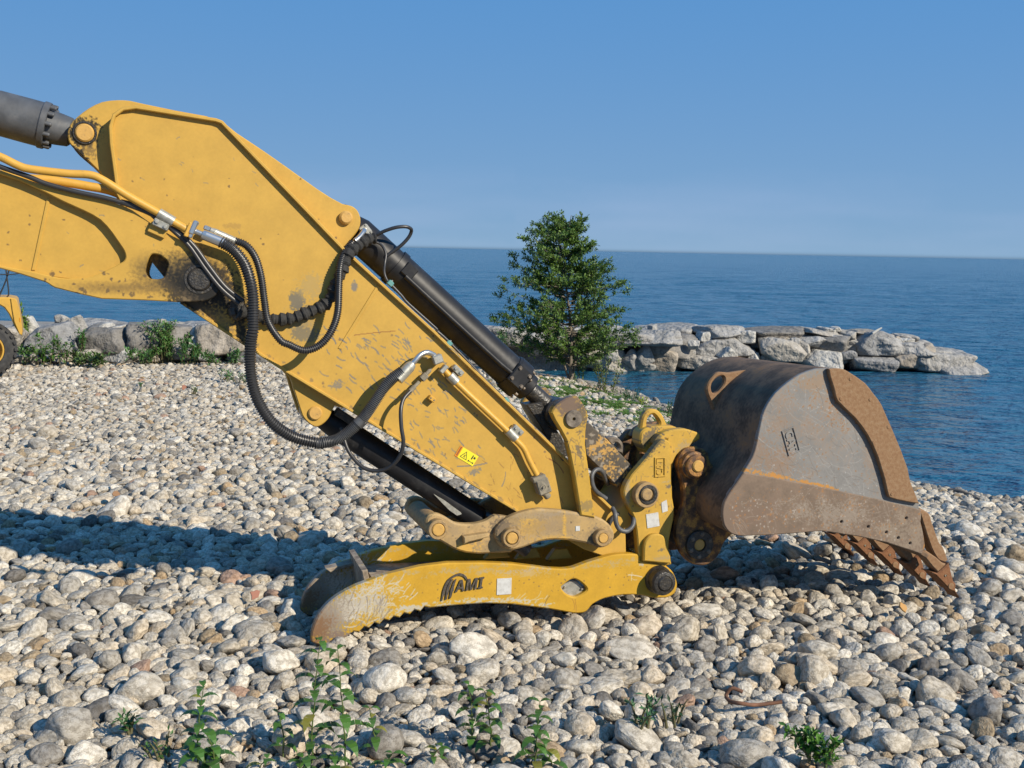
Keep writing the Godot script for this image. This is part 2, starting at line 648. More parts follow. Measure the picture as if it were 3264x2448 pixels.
const TONES := [[0.53, 0.49, 0.425], [0.62, 0.58, 0.51], [0.48, 0.43, 0.355], [0.55, 0.475, 0.375], [0.38, 0.355, 0.315], [0.28, 0.262, 0.238], [0.17, 0.16, 0.15], [0.34, 0.27, 0.185], [0.43, 0.32, 0.205], [0.40, 0.27, 0.20]]
const SHARE := [0.26, 0.42, 0.60, 0.71, 0.84, 0.915, 0.94, 0.97, 0.988, 1.0]

func beach() -> void:
	var land := Node3D.new()
	land.name = "pebble_beach"
	land.set_meta("kind", "structure")
	add_child(land)
	# ground under the stones
	var mb := MB.new()
	var xs := PackedFloat32Array()
	var zs := PackedFloat32Array()
	var x := -60.0
	while x <= 60.0:
		xs.append(x)
		x += 0.25 if absf(x) < 9 else 4.0
	var z := 12.0
	while z >= -24.0:
		zs.append(z)
		z -= 0.25 if z < -2.0 and z > -19.0 else 2.0
	var hs := []
	for i in xs.size():
		var row := PackedFloat32Array()
		for j in zs.size():
			row.append(ground_y(xs[i], zs[j]) - 0.02)
		hs.append(row)
	for i in xs.size() - 1:
		for j in zs.size() - 1:
			var a := Vector3(xs[i], hs[i][j], zs[j])
			var b := Vector3(xs[i + 1], hs[i + 1][j], zs[j])
			var c := Vector3(xs[i + 1], hs[i + 1][j + 1], zs[j + 1])
			var d := Vector3(xs[i], hs[i][j + 1], zs[j + 1])
			var n := (b - a).cross(d - a).normalized()
			n = n if n.y > 0 else -n
			mb.flat(a, b, c, d, n)
	var gm := clad(mat(Color.WHITE, 0.95), grain(512, 0.03, 201, [[0.0, lin(0.10, 0.09, 0.08)], [0.5, lin(0.24, 0.22, 0.19)], [1.0, lin(0.40, 0.37, 0.33)]], 4, 0.5), 1.3, true)
	obj("ground", mb, gm, land)
	# stones
	var pebtex := grain(256, 0.02, 203, [[0.0, Color(0.60, 0.585, 0.56)], [0.38, Color(0.78, 0.765, 0.74)], [0.47, Color(0.84, 0.83, 0.81)], [0.55, Color(0.98, 0.975, 0.96)], [0.8, Color(1, 1, 1)], [1.0, Color(0.86, 0.82, 0.76)]], 6, 0.4)
	var pebrel := relief(256, 0.03, 205, 6)
	var pm := bump(clad(mat(Color.WHITE, 0.9, 0.0, 0.3), pebtex, 0.45), pebrel, 0.32)
	pm.vertex_color_use_as_albedo = true
	var shapes := []
	for k in 10:
		shapes.append(stone_mesh(300 + k, 9, [7, 9, 11, 8, 6, 10, 12, 9, 7, 8][k], [11.0, 9.0, 16.0, 20.0, 8.0, 24.0, 12.0, 28.0, 10.0, 18.0][k], 0.09))
	var tinted := []
	for tone in TONES:
		var m2 := bump(clad(mat(lin(tone[0], tone[1], tone[2]), 0.9, 0.0, 0.3), pebtex, 0.45), pebrel, 0.32)
		tinted.append(m2)
	var rng := RandomNumberGenerator.new()
	rng.seed = 77
	var stones := []   # [size on show, transform, tone, jitter]
	var cell := 0.008
	for layer in 2:
		var gw := int(26.0 / cell)
		var gh := int(15.5 / cell)
		var full := PackedByteArray()
		full.resize(gw * gh)
		for cls in 8:
			var r0: float = [0.085, 0.062, 0.048, 0.038, 0.030, 0.024, 0.018, 0.012][cls]
			var darts: int = [150, 1700, 10000, 26000, 60000, 150000, 150000, 330000][cls]
			if layer == 1:
				darts = [0, 300, 2500, 9000, 24000, 40000, 0, 0][cls]
			for k in darts:
				# even over the ground that is in view, with a margin for a step to either side
				var zz := -sqrt(rng.randf_range(2.4 * 2.4, 15.6 * 15.6))
				if layer == 1 and zz < -8.0:
					continue
				if cls < 4 and zz < -7.0 - 0.5 * cls and rng.randf() < [0.97, 0.93, 0.88, 0.6][cls]:
					continue
				if zz < -8.5 and (cls == 4 and rng.randf() < 0.75 or cls == 5 and rng.randf() < 0.35):
					continue
				if cls == 7 and zz < -6.0:
					continue
				var half := -zz * 0.52 + 1.0
				var xx := rng.randf_range(-half, half)
				var s := 9.0
				if xx > 0 or zz < -14.0:
					s = shore_side(xx, zz)
					if s < -0.5:
						continue
				var r := r0 * rng.randf_range(0.82, 1.18)
				var cx := int((xx + 13.0) / cell)
				var cz := int((-zz - 0.2) / cell)
				if cx < 0 or cz < 0 or cx >= gw or cz >= gh:
					continue
				if full[cz * gw + cx]:
					continue
				var ok := true
				var t := int(r * 0.74 / cell)
				var t2 := int(r * 0.55 / cell)
				for o in [[t, 0], [-t, 0], [0, t], [0, -t], [t2, t2], [-t2, t2], [t2, -t2], [-t2, -t2]]:
					var ax := clampi(cx + o[0], 0, gw - 1)
					var az := clampi(cz + o[1], 0, gh - 1)
					if full[az * gw + ax]:
						ok = false
						break
				if not ok:
					continue
				var m := int(r * 0.9 / cell)
				for dz in range(-m, m + 1):
					var wdt := int(sqrt(float(m * m - dz * dz)))
					var zc := cz + dz
					if zc < 0 or zc >= gh:
						continue
					for dx in range(maxi(0, cx - wdt), mini(gw, cx + wdt + 1)):
						full[zc * gw + dx] = 1
				var flat_ := rng.randf_range(0.42, 0.95)
				var long_ := rng.randf_range(0.95, 1.55)
				var b := Basis(Vector3.UP, rng.randf() * TAU) * Basis(Vector3.RIGHT, rng.randfn(0, 0.35)) * Basis(Vector3.BACK, rng.randfn(0, 0.35))
				b = b * Basis.from_scale(Vector3(r * long_, r * flat_, r * 1.04))
				b = b * Basis(Vector3(rng.randfn(), rng.randfn(), rng.randfn()).normalized(), rng.randf() * TAU)
				var y := ground_y(xx, zz) + r * flat_ * rng.randf_range(0.1, 0.75) - (0.035 if layer == 1 else 0.0)
				var u := rng.randf()
				var tone := 0
				while u > SHARE[tone] and tone < 9:
					tone += 1
				if s < 0.5 and rng.randf() < 0.6:   # wet stones by the water
					tone = 5
				var seen := r / -zz if layer == 0 and absf(xx) < -zz * 0.49 and zz < -3.2 else 0.0
				stones.append([seen, Transform3D(b, Vector3(xx, y, zz)), tone, rng.randf_range(0.86, 1.14)])
	# the long pale stone that lies before the thumb, and a few large ones beside it
	for q in [[Vector3(-0.1545, 0, -4.2999), 0.115, 0.07, 1], [Vector3(-1.4094, 0, -3.8662), 0.105, 0.065, 0], [Vector3(-0.7682, 0, -4.1493), 0.075, 0.06, 3], [Vector3(1.2492, 0, -4.152), 0.075, 0.07, 2], [Vector3(1.044, 0, -4.1903), 0.085, 0.06, 3], [Vector3(1.3436, 0, -4.3832), 0.085, 0.055, 0], [Vector3(-1.5253, 0, -3.5255), 0.10, 0.07, 4], [Vector3(-1.1204, 0, -4.5013), 0.10, 0.05, 4], [Vector3(-0.4808, 0, -3.976), 0.085, 0.075, 1], [Vector3(0.8309, 0, -3.4161), 0.10, 0.06, 4], [Vector3(2.6666, 0, -5.5258), 0.085, 0.06, 1], [Vector3(-4.138, 0, -9.2548), 0.11, 0.08, 2], [Vector3(-3.9757, 0, -8.7098), 0.09, 0.07, 4]]:
		var p: Vector3 = q[0]
		stones.append([1.0, Transform3D(Basis(Vector3.UP, rng.randf_range(-0.3, 0.3)) * Basis.from_scale(Vector3(q[1], q[2], q[2] * 1.15)), p + Vector3(0, ground_y(p.x, p.z) + q[2] * 0.55, 0)), q[3], 1.0])
	stones.sort_custom(func(p, q): return p[0] > q[0])
	for k in 300:
		var o := MeshInstance3D.new()
		o.name = "stone"
		o.mesh = shapes[k % 10]
		o.material_override = tinted[stones[k][2]]
		o.transform = stones[k][1]
		land.add_child(o, true)
	var lots := []
	for k in 10:
		lots.append([])
	for k in range(300, stones.size()):
		lots[k % 10].append(stones[k])
	var rest := Node3D.new()
	rest.name = "small_stones"
	rest.set_meta("kind", "stuff")
	land.add_child(rest)
	for k in 10:
		var mm := MultiMesh.new()
		mm.transform_format = MultiMesh.TRANSFORM_3D
		mm.use_colors = true
		mm.mesh = shapes[k]
		mm.instance_count = lots[k].size()
		for i in lots[k].size():
			var s: Array = lots[k][i]
			mm.set_instance_transform(i, s[1])
			var c: Array = TONES[s[2]]
			mm.set_instance_color(i, Color(c[0] * s[3], c[1] * s[3], c[2] * s[3]))
		var mi := MultiMeshInstance3D.new()
		mi.name = "small_stones"
		mi.set_meta("kind", "stuff")
		mi.multimesh = mm
		mi.material_override = pm
		rest.add_child(mi, true)
	print("stones ", stones.size())

# ------------------------------------------------------------------ lake
func lake() -> void:
	var w1 := noise(0.55, 31, 3)
	var w2 := noise(1.6, 33, 2)
	var w3 := noise(0.05, 35, 2)
	var w4 := noise(0.22, 36, 3)
	var v := PackedVector3Array()
	var uv := PackedVector2Array()
	var idx := PackedInt32Array()
	var rows := PackedFloat32Array()
	var z := -6.0
	var step := 0.07
	while z > -8000.0:
		rows.append(z)
		if z < -20.0:
			step *= 1.0125
		z -= step
	var cols := PackedFloat32Array()
	var x := -40.0
	# columns: fine where the water lies close by
	var ext := [-9000.0, -4000.0, -1500.0, -600.0, -250.0, -150.0, -110.0]
	for e in ext:
		cols.append(e)
	x = -90.0
	while x <= 90.0:
		cols.append(x)
		x += 0.14 if absf(x) < 13.0 else 0.5
	for k in ext.size():
		cols.append(-ext[ext.size() - 1 - k])
	for j in rows.size():
		var zz := rows[j]
		var calm := clampf(1.0 - (-zz - 60.0) / 240.0, 0.0, 1.0)
		for i in cols.size():
			var xx := cols[i]
			var y := WATER
			if calm > 0 and absf(xx) < 90:
				var inland := smoothstep(10.0, 24.0, -zz)
				var k := 0.22 + 0.78 * inland
				y += calm * k * (0.034 * w1.get_noise_2d(xx * 0.45, zz * 1.5) + 0.014 * w2.get_noise_2d(xx * 0.6, zz * 1.6) + 0.09 * clampf((-zz - 20.0) / 40.0, 0.0, 1.0) * w4.get_noise_2d(xx * 0.25, zz) + (0.012 - 0.006 * inland) * sin(zz * 5.2 - xx * 1.6 + 5.0 * w3.get_noise_2d(xx * 1.5, zz * 1.5)) * (0.6 + 0.6 * w3.get_noise_2d(xx * 3.0 + 40.0, zz * 5.0)))
			v.append(Vector3(xx, y, zz))
			uv.append(Vector2(xx / 14.0, zz / 6.0))
	var nc := cols.size()
	for j in rows.size() - 1:
		for i in nc - 1:
			var a := j * nc + i
			idx.append_array([a, a + nc, a + 1, a + 1, a + nc, a + nc + 1])
	var nr := PackedVector3Array()
	nr.resize(v.size())
	for k in range(0, idx.size(), 3):
		var g := (v[idx[k + 2]] - v[idx[k]]).cross(v[idx[k + 1]] - v[idx[k]])
		for o in 3:
			nr[idx[k + o]] += g
	for k in nr.size():
		nr[k] = nr[k].normalized()
		if nr[k].y < 0:
			nr[k] = -nr[k]
	var arr := []
	arr.resize(Mesh.ARRAY_MAX)
	arr[Mesh.ARRAY_VERTEX] = v
	arr[Mesh.ARRAY_NORMAL] = nr
	arr[Mesh.ARRAY_TEX_UV] = uv
	arr[Mesh.ARRAY_INDEX] = idx
	var m := ArrayMesh.new()
	m.add_surface_from_arrays(Mesh.PRIMITIVE_TRIANGLES, arr)
	var wm := mat(lin(0.014, 0.092, 0.165), 0.12, 0.0, 0.42)
	var wn := noise(0.012, 37, 6)
	wn.fractal_gain = 0.62
	var im := wn.get_seamless_image(1024, 1024)
	im.bump_map_to_normal_map(24.0)
	wm.normal_enabled = true
	wm.normal_texture = ImageTexture.create_from_image(im)
	wm.normal_scale = 1.0
	var o := MeshInstance3D.new()
	o.name = "lake_water"
	o.mesh = m
	o.material_override = wm
	o.set_meta("kind", "structure")
	add_child(o)

# ------------------------------------------------------------------ jetty
func jetty() -> void:
	var jt := thing("stone_jetty", "grey armour stone jetty reaching out into the lake", "jetty")
	var rockmap := grain(512, 0.012, 401, [[0.0, lin(0.10, 0.097, 0.092)], [0.35, lin(0.225, 0.218, 0.206)], [0.55, lin(0.295, 0.286, 0.27)], [0.7, lin(0.355, 0.343, 0.325)], [1.0, lin(0.49, 0.475, 0.44)]], 6, 0.45)
	var palemap := grain(512, 0.012, 403, [[0.0, lin(0.20, 0.19, 0.175)], [0.4, lin(0.34, 0.33, 0.305)], [0.7, lin(0.47, 0.455, 0.42)], [1.0, lin(0.55, 0.53, 0.49)]], 6, 0.35)
	var rel := relief(512, 0.02, 405, 6)
	var rock := bump(clad(mat(Color.WHITE, 0.92, 0.0, 0.3), rockmap, 0.7, true), rel, 3.5)
	var rocks := [rock]
	for q in [Color(0.82, 0.81, 0.80), Color(1.0, 0.96, 0.91), Color(0.90, 0.91, 0.93), Color(1.06, 1.04, 1.01)]:
		rocks.append(bump(clad(mat(q, 0.92, 0.0, 0.3), rockmap, 0.55 + 0.1 * rocks.size(), true), rel, 2.6))
	var pale := bump(clad(mat(Color.WHITE, 0.92, 0.0, 0.3), palemap, 0.9, true), rel, 3.0)
	var shapes := []
	for k in 8:
		shapes.append(stone_mesh(500 + k, 16, [5, 6, 4, 7, 5, 6, 4, 7][k], [22.0, 26.0, 30.0, 20.0, 34.0, 26.0, 24.0, 30.0][k], 0.06, true))
	var rng := RandomNumberGenerator.new()
	rng.seed = 9
	var L := PackedFloat32Array([2.6643,0.0797,-18.7084,0.5512,0.2311,0,2.4988,-0.1156,-18.4811,0.4145,0.267,0,1.5721,-0.1563,-18.3558,0.471,0.2303,0,2.1355,-0.3015,-18.3327,0.2509,0.1045,0,2.0293,0.1081,-18.4503,0.1543,0.1333,0,2.4676,0.3662,-18.6468,0.0709,0.078,0,3.7384,0.0468,-18.905,0.575,0.1869,0,3.3407,-0.2144,-18.63,0.4179,0.1558,0,3.417,0.2327,-18.7646,0.1498,0.0999,1,3.7073,0.3104,-18.9914,0.4151,0.1155,0,4.1959,0.2194,-18.8918,0.1867,0.1293,1,4.2993,-0.1049,-18.7218,0.0996,0.0641,1,4.8004,-0.0101,-18.96,0.4253,0.2054,0,4.7371,0.2773,-19.206,0.5111,0.0949,0,4.8397,0.2142,-19.0184,0.1446,0.0434,0,5.1888,0.0539,-18.9377,0.1368,0.1368,0,5.6372,-0.1625,-19.0094,0.4047,0.2023,1,5.7339,0.1132,-19.2068,0.4308,0.1606,0,5.3017,0.1502,-19.1059,0.2833,0.1017,0,5.9868,-0.0858,-19.0396,0.1737,0.0941,0,6.5555,-0.2263,-19.1923,0.4815,0.1605,0,6.5288,0.0853,-19.2804,0.3958,0.2089,0,6.1054,0.2634,-19.2527,0.1903,0.0951,0,5.8775,0.3696,-19.2466,0.1024,0.0512,1,5.6662,0.368,-19.2124,0.0949,0.0402,1,5.5625,0.3127,-19.2867,0.3373,0.0587,0,7.275,-0.1392,-19.2701,0.3956,0.2454,0,7.8851,-0.124,-19.4189,0.4134,0.1846,0,7.1409,0.1639,-19.3607,0.1546,0.081,1,6.9768,0.2011,-19.321,0.0808,0.0661,0,6.9499,0.0151,-19.2116,0.1169,0.1169,0,7.6152,-0.2883,-19.1728,0.0948,0.0802,0,6.5158,0.3038,-19.4485,0.3512,0.0555,0,7.2515,0.2307,-19.4732,0.2369,0.0518,0,8.2292,-0.2361,-19.3802,0.221,0.0589,0,8.5048,-0.2669,-19.3703,0.1105,0.0221,0,4.055,-0.244,-18.6351,0.2125,0.1275,0,1.8187,0.2582,-18.5051,0.1759,0.1407,0,1.2468,0.1891,-18.3537,0.2093,0.2093,0,-6.5772,0.2812,-15.0456,0.3641,0.2265,0,-5.8137,0.2814,-15.2171,0.4173,0.2209,0,-5.1385,0.3152,-15.3629,0.4461,0.2396,0,-5.5954,0.1072,-15.1019,0.2517,0.1494,1,-6.8864,0.0423,-14.8496,0.2156,0.099,0,-4.2394,0.307,-15.4701,0.3993,0.2745,0,-5.99,0.0907,-15.0248,0.202,0.084,0,-4.4096,0.07,-15.2927,0.1974,0.0855,0,-5.8776,0.4898,-15.2285,0.0901,0.0491,1,-5.6867,0.4547,-15.2421,0.0902,0.0492,1,-4.5984,0.4126,-15.4208,0.141,0.0862,1,-4.597,0.304,-15.3256,0.0857,0.0857,1,-4.3729,0.1297,-15.2836,0.074,0.0427,1,-6.3908,0.0918,-14.9353,0.1767,0.0883,0,-7.1299,0.2982,-14.9107,0.2405,0.1764,0,-3.7822,0.1514,-15.4367,0.2656,0.1826,0,-5.2224,0.1008,-15.1567,0.2119,0.1141,0,-4.8003,0.119,-15.2233,0.1801,0.1146,0,-3.9743,0.0574,-15.3356,0.1319,0.066,0])
	for k in range(0, L.size(), 6):
		var o := MeshInstance3D.new()
		o.name = "boulder"
		o.mesh = shapes[rng.randi() % 8]
		o.material_override = pale if L[k + 5] > 0.5 else rocks[rng.randi() % 5]
		var b := Basis(Vector3.BACK, rng.randf_range(-0.12, 0.12)) * Basis(Vector3.UP, rng.randf_range(-0.4, 0.4))
		b = b * Basis.from_scale(Vector3(L[k + 3] * 1.13, L[k + 4] * 1.15, L[k + 3] * 0.75 + 0.15))
		b = b * Basis(Vector3.UP, rng.randi_range(0, 3) * PI / 2) * Basis(Vector3.RIGHT, rng.randi_range(0, 3) * PI / 2)
		o.transform = Transform3D(b, Vector3(L[k], L[k + 1], L[k + 2]))
		jt.add_child(o, true)
	# flat capping stones along the crest and the far slope behind it
	var crest := [Vector3(-8.9392, 0.2922, -17.2), Vector3(-8.2705, 0.3201, -17.2), Vector3(-7.5835, 0.3464, -17.2), Vector3(-6.897, 0.369, -17.2), Vector3(-6.1919, 0.4012, -17.2), Vector3(-5.4874, 0.4185, -17.2), Vector3(-4.8571, 0.4456, -17.2), Vector3(-0.979, 0.335, -18.2), Vector3(-0.1219, 0.3762, -18.2), Vector3(0.7847, 0.3815, -18.2), Vector3(1.7157, 0.3873, -18.2), Vector3(2.4013, 0.4006, -18.2), Vector3(2.861, 0.355, -19.4), Vector3(3.5986, 0.3693, -19.4), Vector3(4.4119, 0.3407, -19.4), Vector3(5.151, 0.3255, -19.4), Vector3(5.8917, 0.2844, -19.4), Vector3(6.6328, 0.2433, -19.4), Vector3(7.1529, 0.1978, -19.4), Vector3(7.6823, 0.0227, -19.4), Vector3(8.1006, -0.1365, -19.4)]
	for k in crest.size():
		var c: Vector3 = crest[k]
		for row in 2:
			var o := MeshInstance3D.new()
			o.name = "boulder"
			o.mesh = shapes[rng.randi() % 8]
			o.material_override = rock
			var b := Basis(Vector3.UP, rng.randf_range(-0.3, 0.3)) * Basis.from_scale(Vector3(rng.randf_range(0.62, 0.85), rng.randf_range(0.16, 0.22) if row == 0 else 0.42, rng.randf_range(0.55, 0.8)))
			b = b * Basis(Vector3.UP, rng.randi_range(0, 3) * PI / 2)
			o.transform = Transform3D(b, c + (Vector3(0, -0.17, -0.1) if row == 0 else Vector3(rng.randf_range(-0.3, 0.3), -0.55, -0.85)))
			jt.add_child(o, true)
	# small rubble that chinks the gaps
	for k in 60:
		var f := rng.randf()
		var o := MeshInstance3D.new()
		o.name = "rubble"
		o.mesh = shapes[rng.randi() % 8]
		o.material_override = pale if rng.randf() < 0.35 else rock
		var s := rng.randf_range(0.09, 0.22)
		var base := Vector3(-8.0, 0.05, -16.2).lerp(Vector3(7.4, -0.25, -19.6), f)
		o.transform = Transform3D(Basis(Vector3(1, 0.4, 0.2).normalized(), rng.randf() * TAU) * Basis.from_scale(Vector3(s, s * 0.7, s)), base + Vector3(0, rng.randf_range(0.0, 0.42), rng.randf_range(-0.1, 0.5) ))
		jt.add_child(o, true)
	# core of the mound
	var mb := MB.new()
	var pts := [Vector3(-20, 0.10, -16.6), Vector3(-8, 0.10, -17.0), Vector3(-3, 0.06, -17.9), Vector3(2, 0.0, -18.9), Vector3(6, -0.12, -20.0), Vector3(8.3, -0.5, -20.4)]
	for i in pts.size() - 1:
		var a: Vector3 = pts[i]
		var b: Vector3 = pts[i + 1]
		for s in [-1.0, 1.0]:
			var off := Vector3(0, -0.9, 1.15 * s)
			var nn := Vector3(0, 0.7, s).normalized()
			mb.flat(a, b, b + off, a + off, nn)
	obj("rubble_core", mb, rock, jt)
	# a bleached stick lying on the crest
	var st := MB.new()
	var p0 := Vector3(6.4515, 0.3311, -18.9)
	var p1 := Vector3(6.6068, 0.4349, -18.9)
	st.tube_r(PackedVector3Array([p0, p0.lerp(p1, 0.5) + Vector3(0, 0.006, 0), p1]), PackedFloat32Array([0.022, 0.02, 0.013]), 7)
	var so := obj("driftwood_stick", st, mat(lin(0.62, 0.58, 0.50), 0.85), self)
	so.set_meta("label", "short bleached driftwood stick leaning on the jetty crest")
	so.set_meta("category", "driftwood")

# ------------------------------------------------------------------ truck at the edge of the picture
func truck() -> void:
	var o := Vector3(-6.546, 0, -13.0544)
	var tk := thing("dump_truck", "yellow construction truck with large dark tyre parked by the jetty", "truck", o)
	var yel := bump(clad(mat(Color.WHITE, 0.45), grain(256, 0.015, 601, [[0.0, lin(0.38, 0.22, 0.05)], [0.4, lin(0.50, 0.29, 0.045)], [1.0, lin(0.54, 0.31, 0.045)]], 5, 0.3), 1.5), relief(256, 0.04, 603), 0.02)
	var tyre := bump(clad(mat(Color.WHITE, 0.9), grain(256, 0.03, 605, [[0.0, lin(0.02, 0.02, 0.021)], [0.6, lin(0.045, 0.044, 0.043)], [1.0, lin(0.09, 0.085, 0.078)]], 4, 0.4), 2.0), relief(256, 0.05, 607), 0.2)
	var dark := mat(lin(0.02, 0.02, 0.022), 0.5)
	tk.rotation.y = 0.41
	var k := 14.1 / 3363.0 * 0.229   # metres for one step of the tracing grid at the truck
	var R := 362.0 * k
	# wheel
	var wh := group_of("wheel", tk)
	var mb := MB.new()
	mb.lathe(Vector3(0, R, 0.16), Vector3(0, 0, -1), [Vector2(0.03, R * 0.58), Vector2(0.0, R * 0.62), Vector2(0.0, R * 0.8), Vector2(0.02, R * 0.93), Vector2(0.06, R * 0.99), Vector2(0.26, R * 0.99), Vector2(0.31, R * 0.9), Vector2(0.31, R * 0.4)], 48)
	for i in 26:   # tread blocks
		var a := TAU * i / 26
		var d := Vector3(cos(a), sin(a), 0)
		mb.box(Vector3(0, R, 0.16) + d * R * 0.97 + Vector3(0, 0, -0.08), Vector3(R * 0.045, R * 0.06, 0.085), Basis(d, Vector3(-d.y, d.x, 0), Vector3.BACK), 0.004)
	obj("tyre", mb, tyre, wh)
	mb = MB.new()
	mb.lathe(Vector3(0, R, 0.15), Vector3(0, 0, -1), [Vector2(0.03, R * 0.6), Vector2(-0.012, R * 0.6), Vector2(-0.012, R * 0.55), Vector2(0.03, R * 0.52), Vector2(0.09, R * 0.48), Vector2(0.09, R * 0.36), Vector2(0.03, R * 0.32), Vector2(0.0, R * 0.14), Vector2(0.0, 0.0)], 36)
	obj("rim", mb, yel, wh)
	for i in 10:
		var d := Vector3(cos(TAU * i / 10), sin(TAU * i / 10), 0)
		bolt(wh, yel, Vector3(0, R, 0.11) + d * R * 0.36, Vector3.BACK, 0.012, 0.015, "wheel_nut")
	# fender and bonnet: traced in steps from the wheel centre (x right, y up)
	var q := func(a: Array) -> PackedVector2Array:
		var out := PackedVector2Array()
		for i in range(0, a.size(), 2):
			out.append(Vector2((a[i] + 175.0) * k, R + (1178.0 - a[i + 1]) * k))
		return out
	mb = MB.new()
	mb.plate(q.call([-900, 505, -300, 505, 120, 505, 190, 520, 212, 545, 240, 760, 262, 900, 255, 1000, 210, 960, 170, 880, 150, 820, 110, 720, 60, 640, 0, 600, -175, 585, -350, 640, -450, 800, -500, 1000, -900, 1000]), -0.55, 0.13, 0.015)
	obj("fender", mb, yel, tk)
	mb = MB.new()
	mb.plate(q.call([215, 560, 235, 640, 262, 900, 250, 985, 228, 985, 170, 820, 150, 640, 140, 520, 190, 520]), 0.12, 0.15, 0.006)
	obj("headlamp_panel", mb, yel, tk)
	mb = MB.new()
	mb.plate(q.call([232, 765, 246, 765, 248, 822, 234, 822]), 0.145, 0.156, 0.002)
	obj("side_marker", mb, mat(lin(0.6, 0.25, 0.02), 0.3), tk)
	mb = MB.new()
	mb.plate(q.call([-900, 505, -900, 100, -800, -150, -200, -150, -120, 100, -60, 500]), -0.5, 0.05, 0.02)
	obj("cab", mb, yel, tk)
	mb = MB.new()
	mb.plate(q.call([-780, 420, -770, 80, -720, -60, -260, -60, -200, 100, -150, 420]), 0.052, 0.06, 0.004)
	var pane := mat(Color(0.03, 0.04, 0.05, 1.0), 0.05)
	obj("side_window", mb, pane, tk)
	# handrail tubes and mirror arm
	for ln in [[[95, 505], [118, 440], [90, 60], [85, -60]], [[-5, 505], [20, 460], [95, 280], [160, 60], [170, 0]], [[10, 505], [0, 60], [-10, -60]]]:
		var p := PackedVector3Array()
		for c in ln:
			p.append(Vector3((c[0] + 175.0) * k, R + (1178.0 - c[1]) * k, 0.08))
		mb = MB.new()
		mb.tube(path(p, 0.03), 0.0085, 8)
		obj("handrail", mb, dark, tk)
	var arm_p := PackedVector3Array()
	for c in [[-60, 212], [120, 215], [210, 205], [330, 182], [362, 165], [340, 140]]:
		arm_p.append(Vector3((c[0] + 175.0) * k, R + (1178.0 - c[1]) * k, 0.1))
	mb = MB.new()
	mb.tube(path(arm_p, 0.02), 0.007, 8)
	obj("mirror_arm", mb, dark, tk)
	mb = MB.new()
	mb.plate(q.call([228, 120, 240, 95, 300, 95, 322, 125, 318, 160, 240, 165]), 0.07, 0.13, 0.01)
	obj("lamp_housing", mb, yel, tk)
	mb = MB.new()
	mb.plate(q.call([238, 135, 312, 130, 310, 158, 245, 162]), 0.12, 0.135, 0.004)
	obj("lamp_glass", mb, mat(lin(0.5, 0.5, 0.48), 0.15, 0.6), tk)
	# body behind, out of the picture
	mb = MB.new()
	mb.box(Vector3(-1.5, 0.62, -0.25), Vector3(1.0, 0.28, 0.3), Basis.IDENTITY, 0.03)
	obj("chassis", mb, yel, tk)

# ------------------------------------------------------------------ plants
func leaf(mb: MB, at: Vector3, dir: Vector3, up: Vector3, l: float, w: float) -> void:
	var side := dir.cross(up).normalized()
	var nn := side.cross(dir).normalized()
	var mid := at + dir * l * 0.5 - nn * l * 0.06
	var tip := at + dir * l - nn * l * 0.16
	var a := mid + side * w * 0.5 + nn * w * 0.16
	var b := mid - side * w * 0.5 + nn * w * 0.16
	var n1 := (a - at).cross(mid - at).normalized()
	n1 = n1 if n1.dot(nn) > 0 else -n1
	var n2 := (b - at).cross(mid - at).normalized()
	n2 = n2 if n2.dot(nn) > 0 else -n2
	mb.tri(at, a, mid, n1, n1, n1)
	mb.tri(mid, a, tip, n1, n1, n1)
	mb.tri(at, mid, b, n2, n2, n2)
	mb.tri(mid, tip, b, n2, n2, n2)
func leaf_mat(c: Color, back: Color) -> StandardMaterial3D:
	var m := mat(Color.WHITE, 0.5)
	m.albedo_color = c
	m.vertex_color_use_as_albedo = true
	m.backlight_enabled = true
	m.backlight = back
	m.cull_mode = BaseMaterial3D.CULL_DISABLED
	return m
func ball(rng: RandomNumberGenerator) -> Vector3:
	return Vector3(rng.randfn(), rng.randfn(), rng.randfn()).normalized()

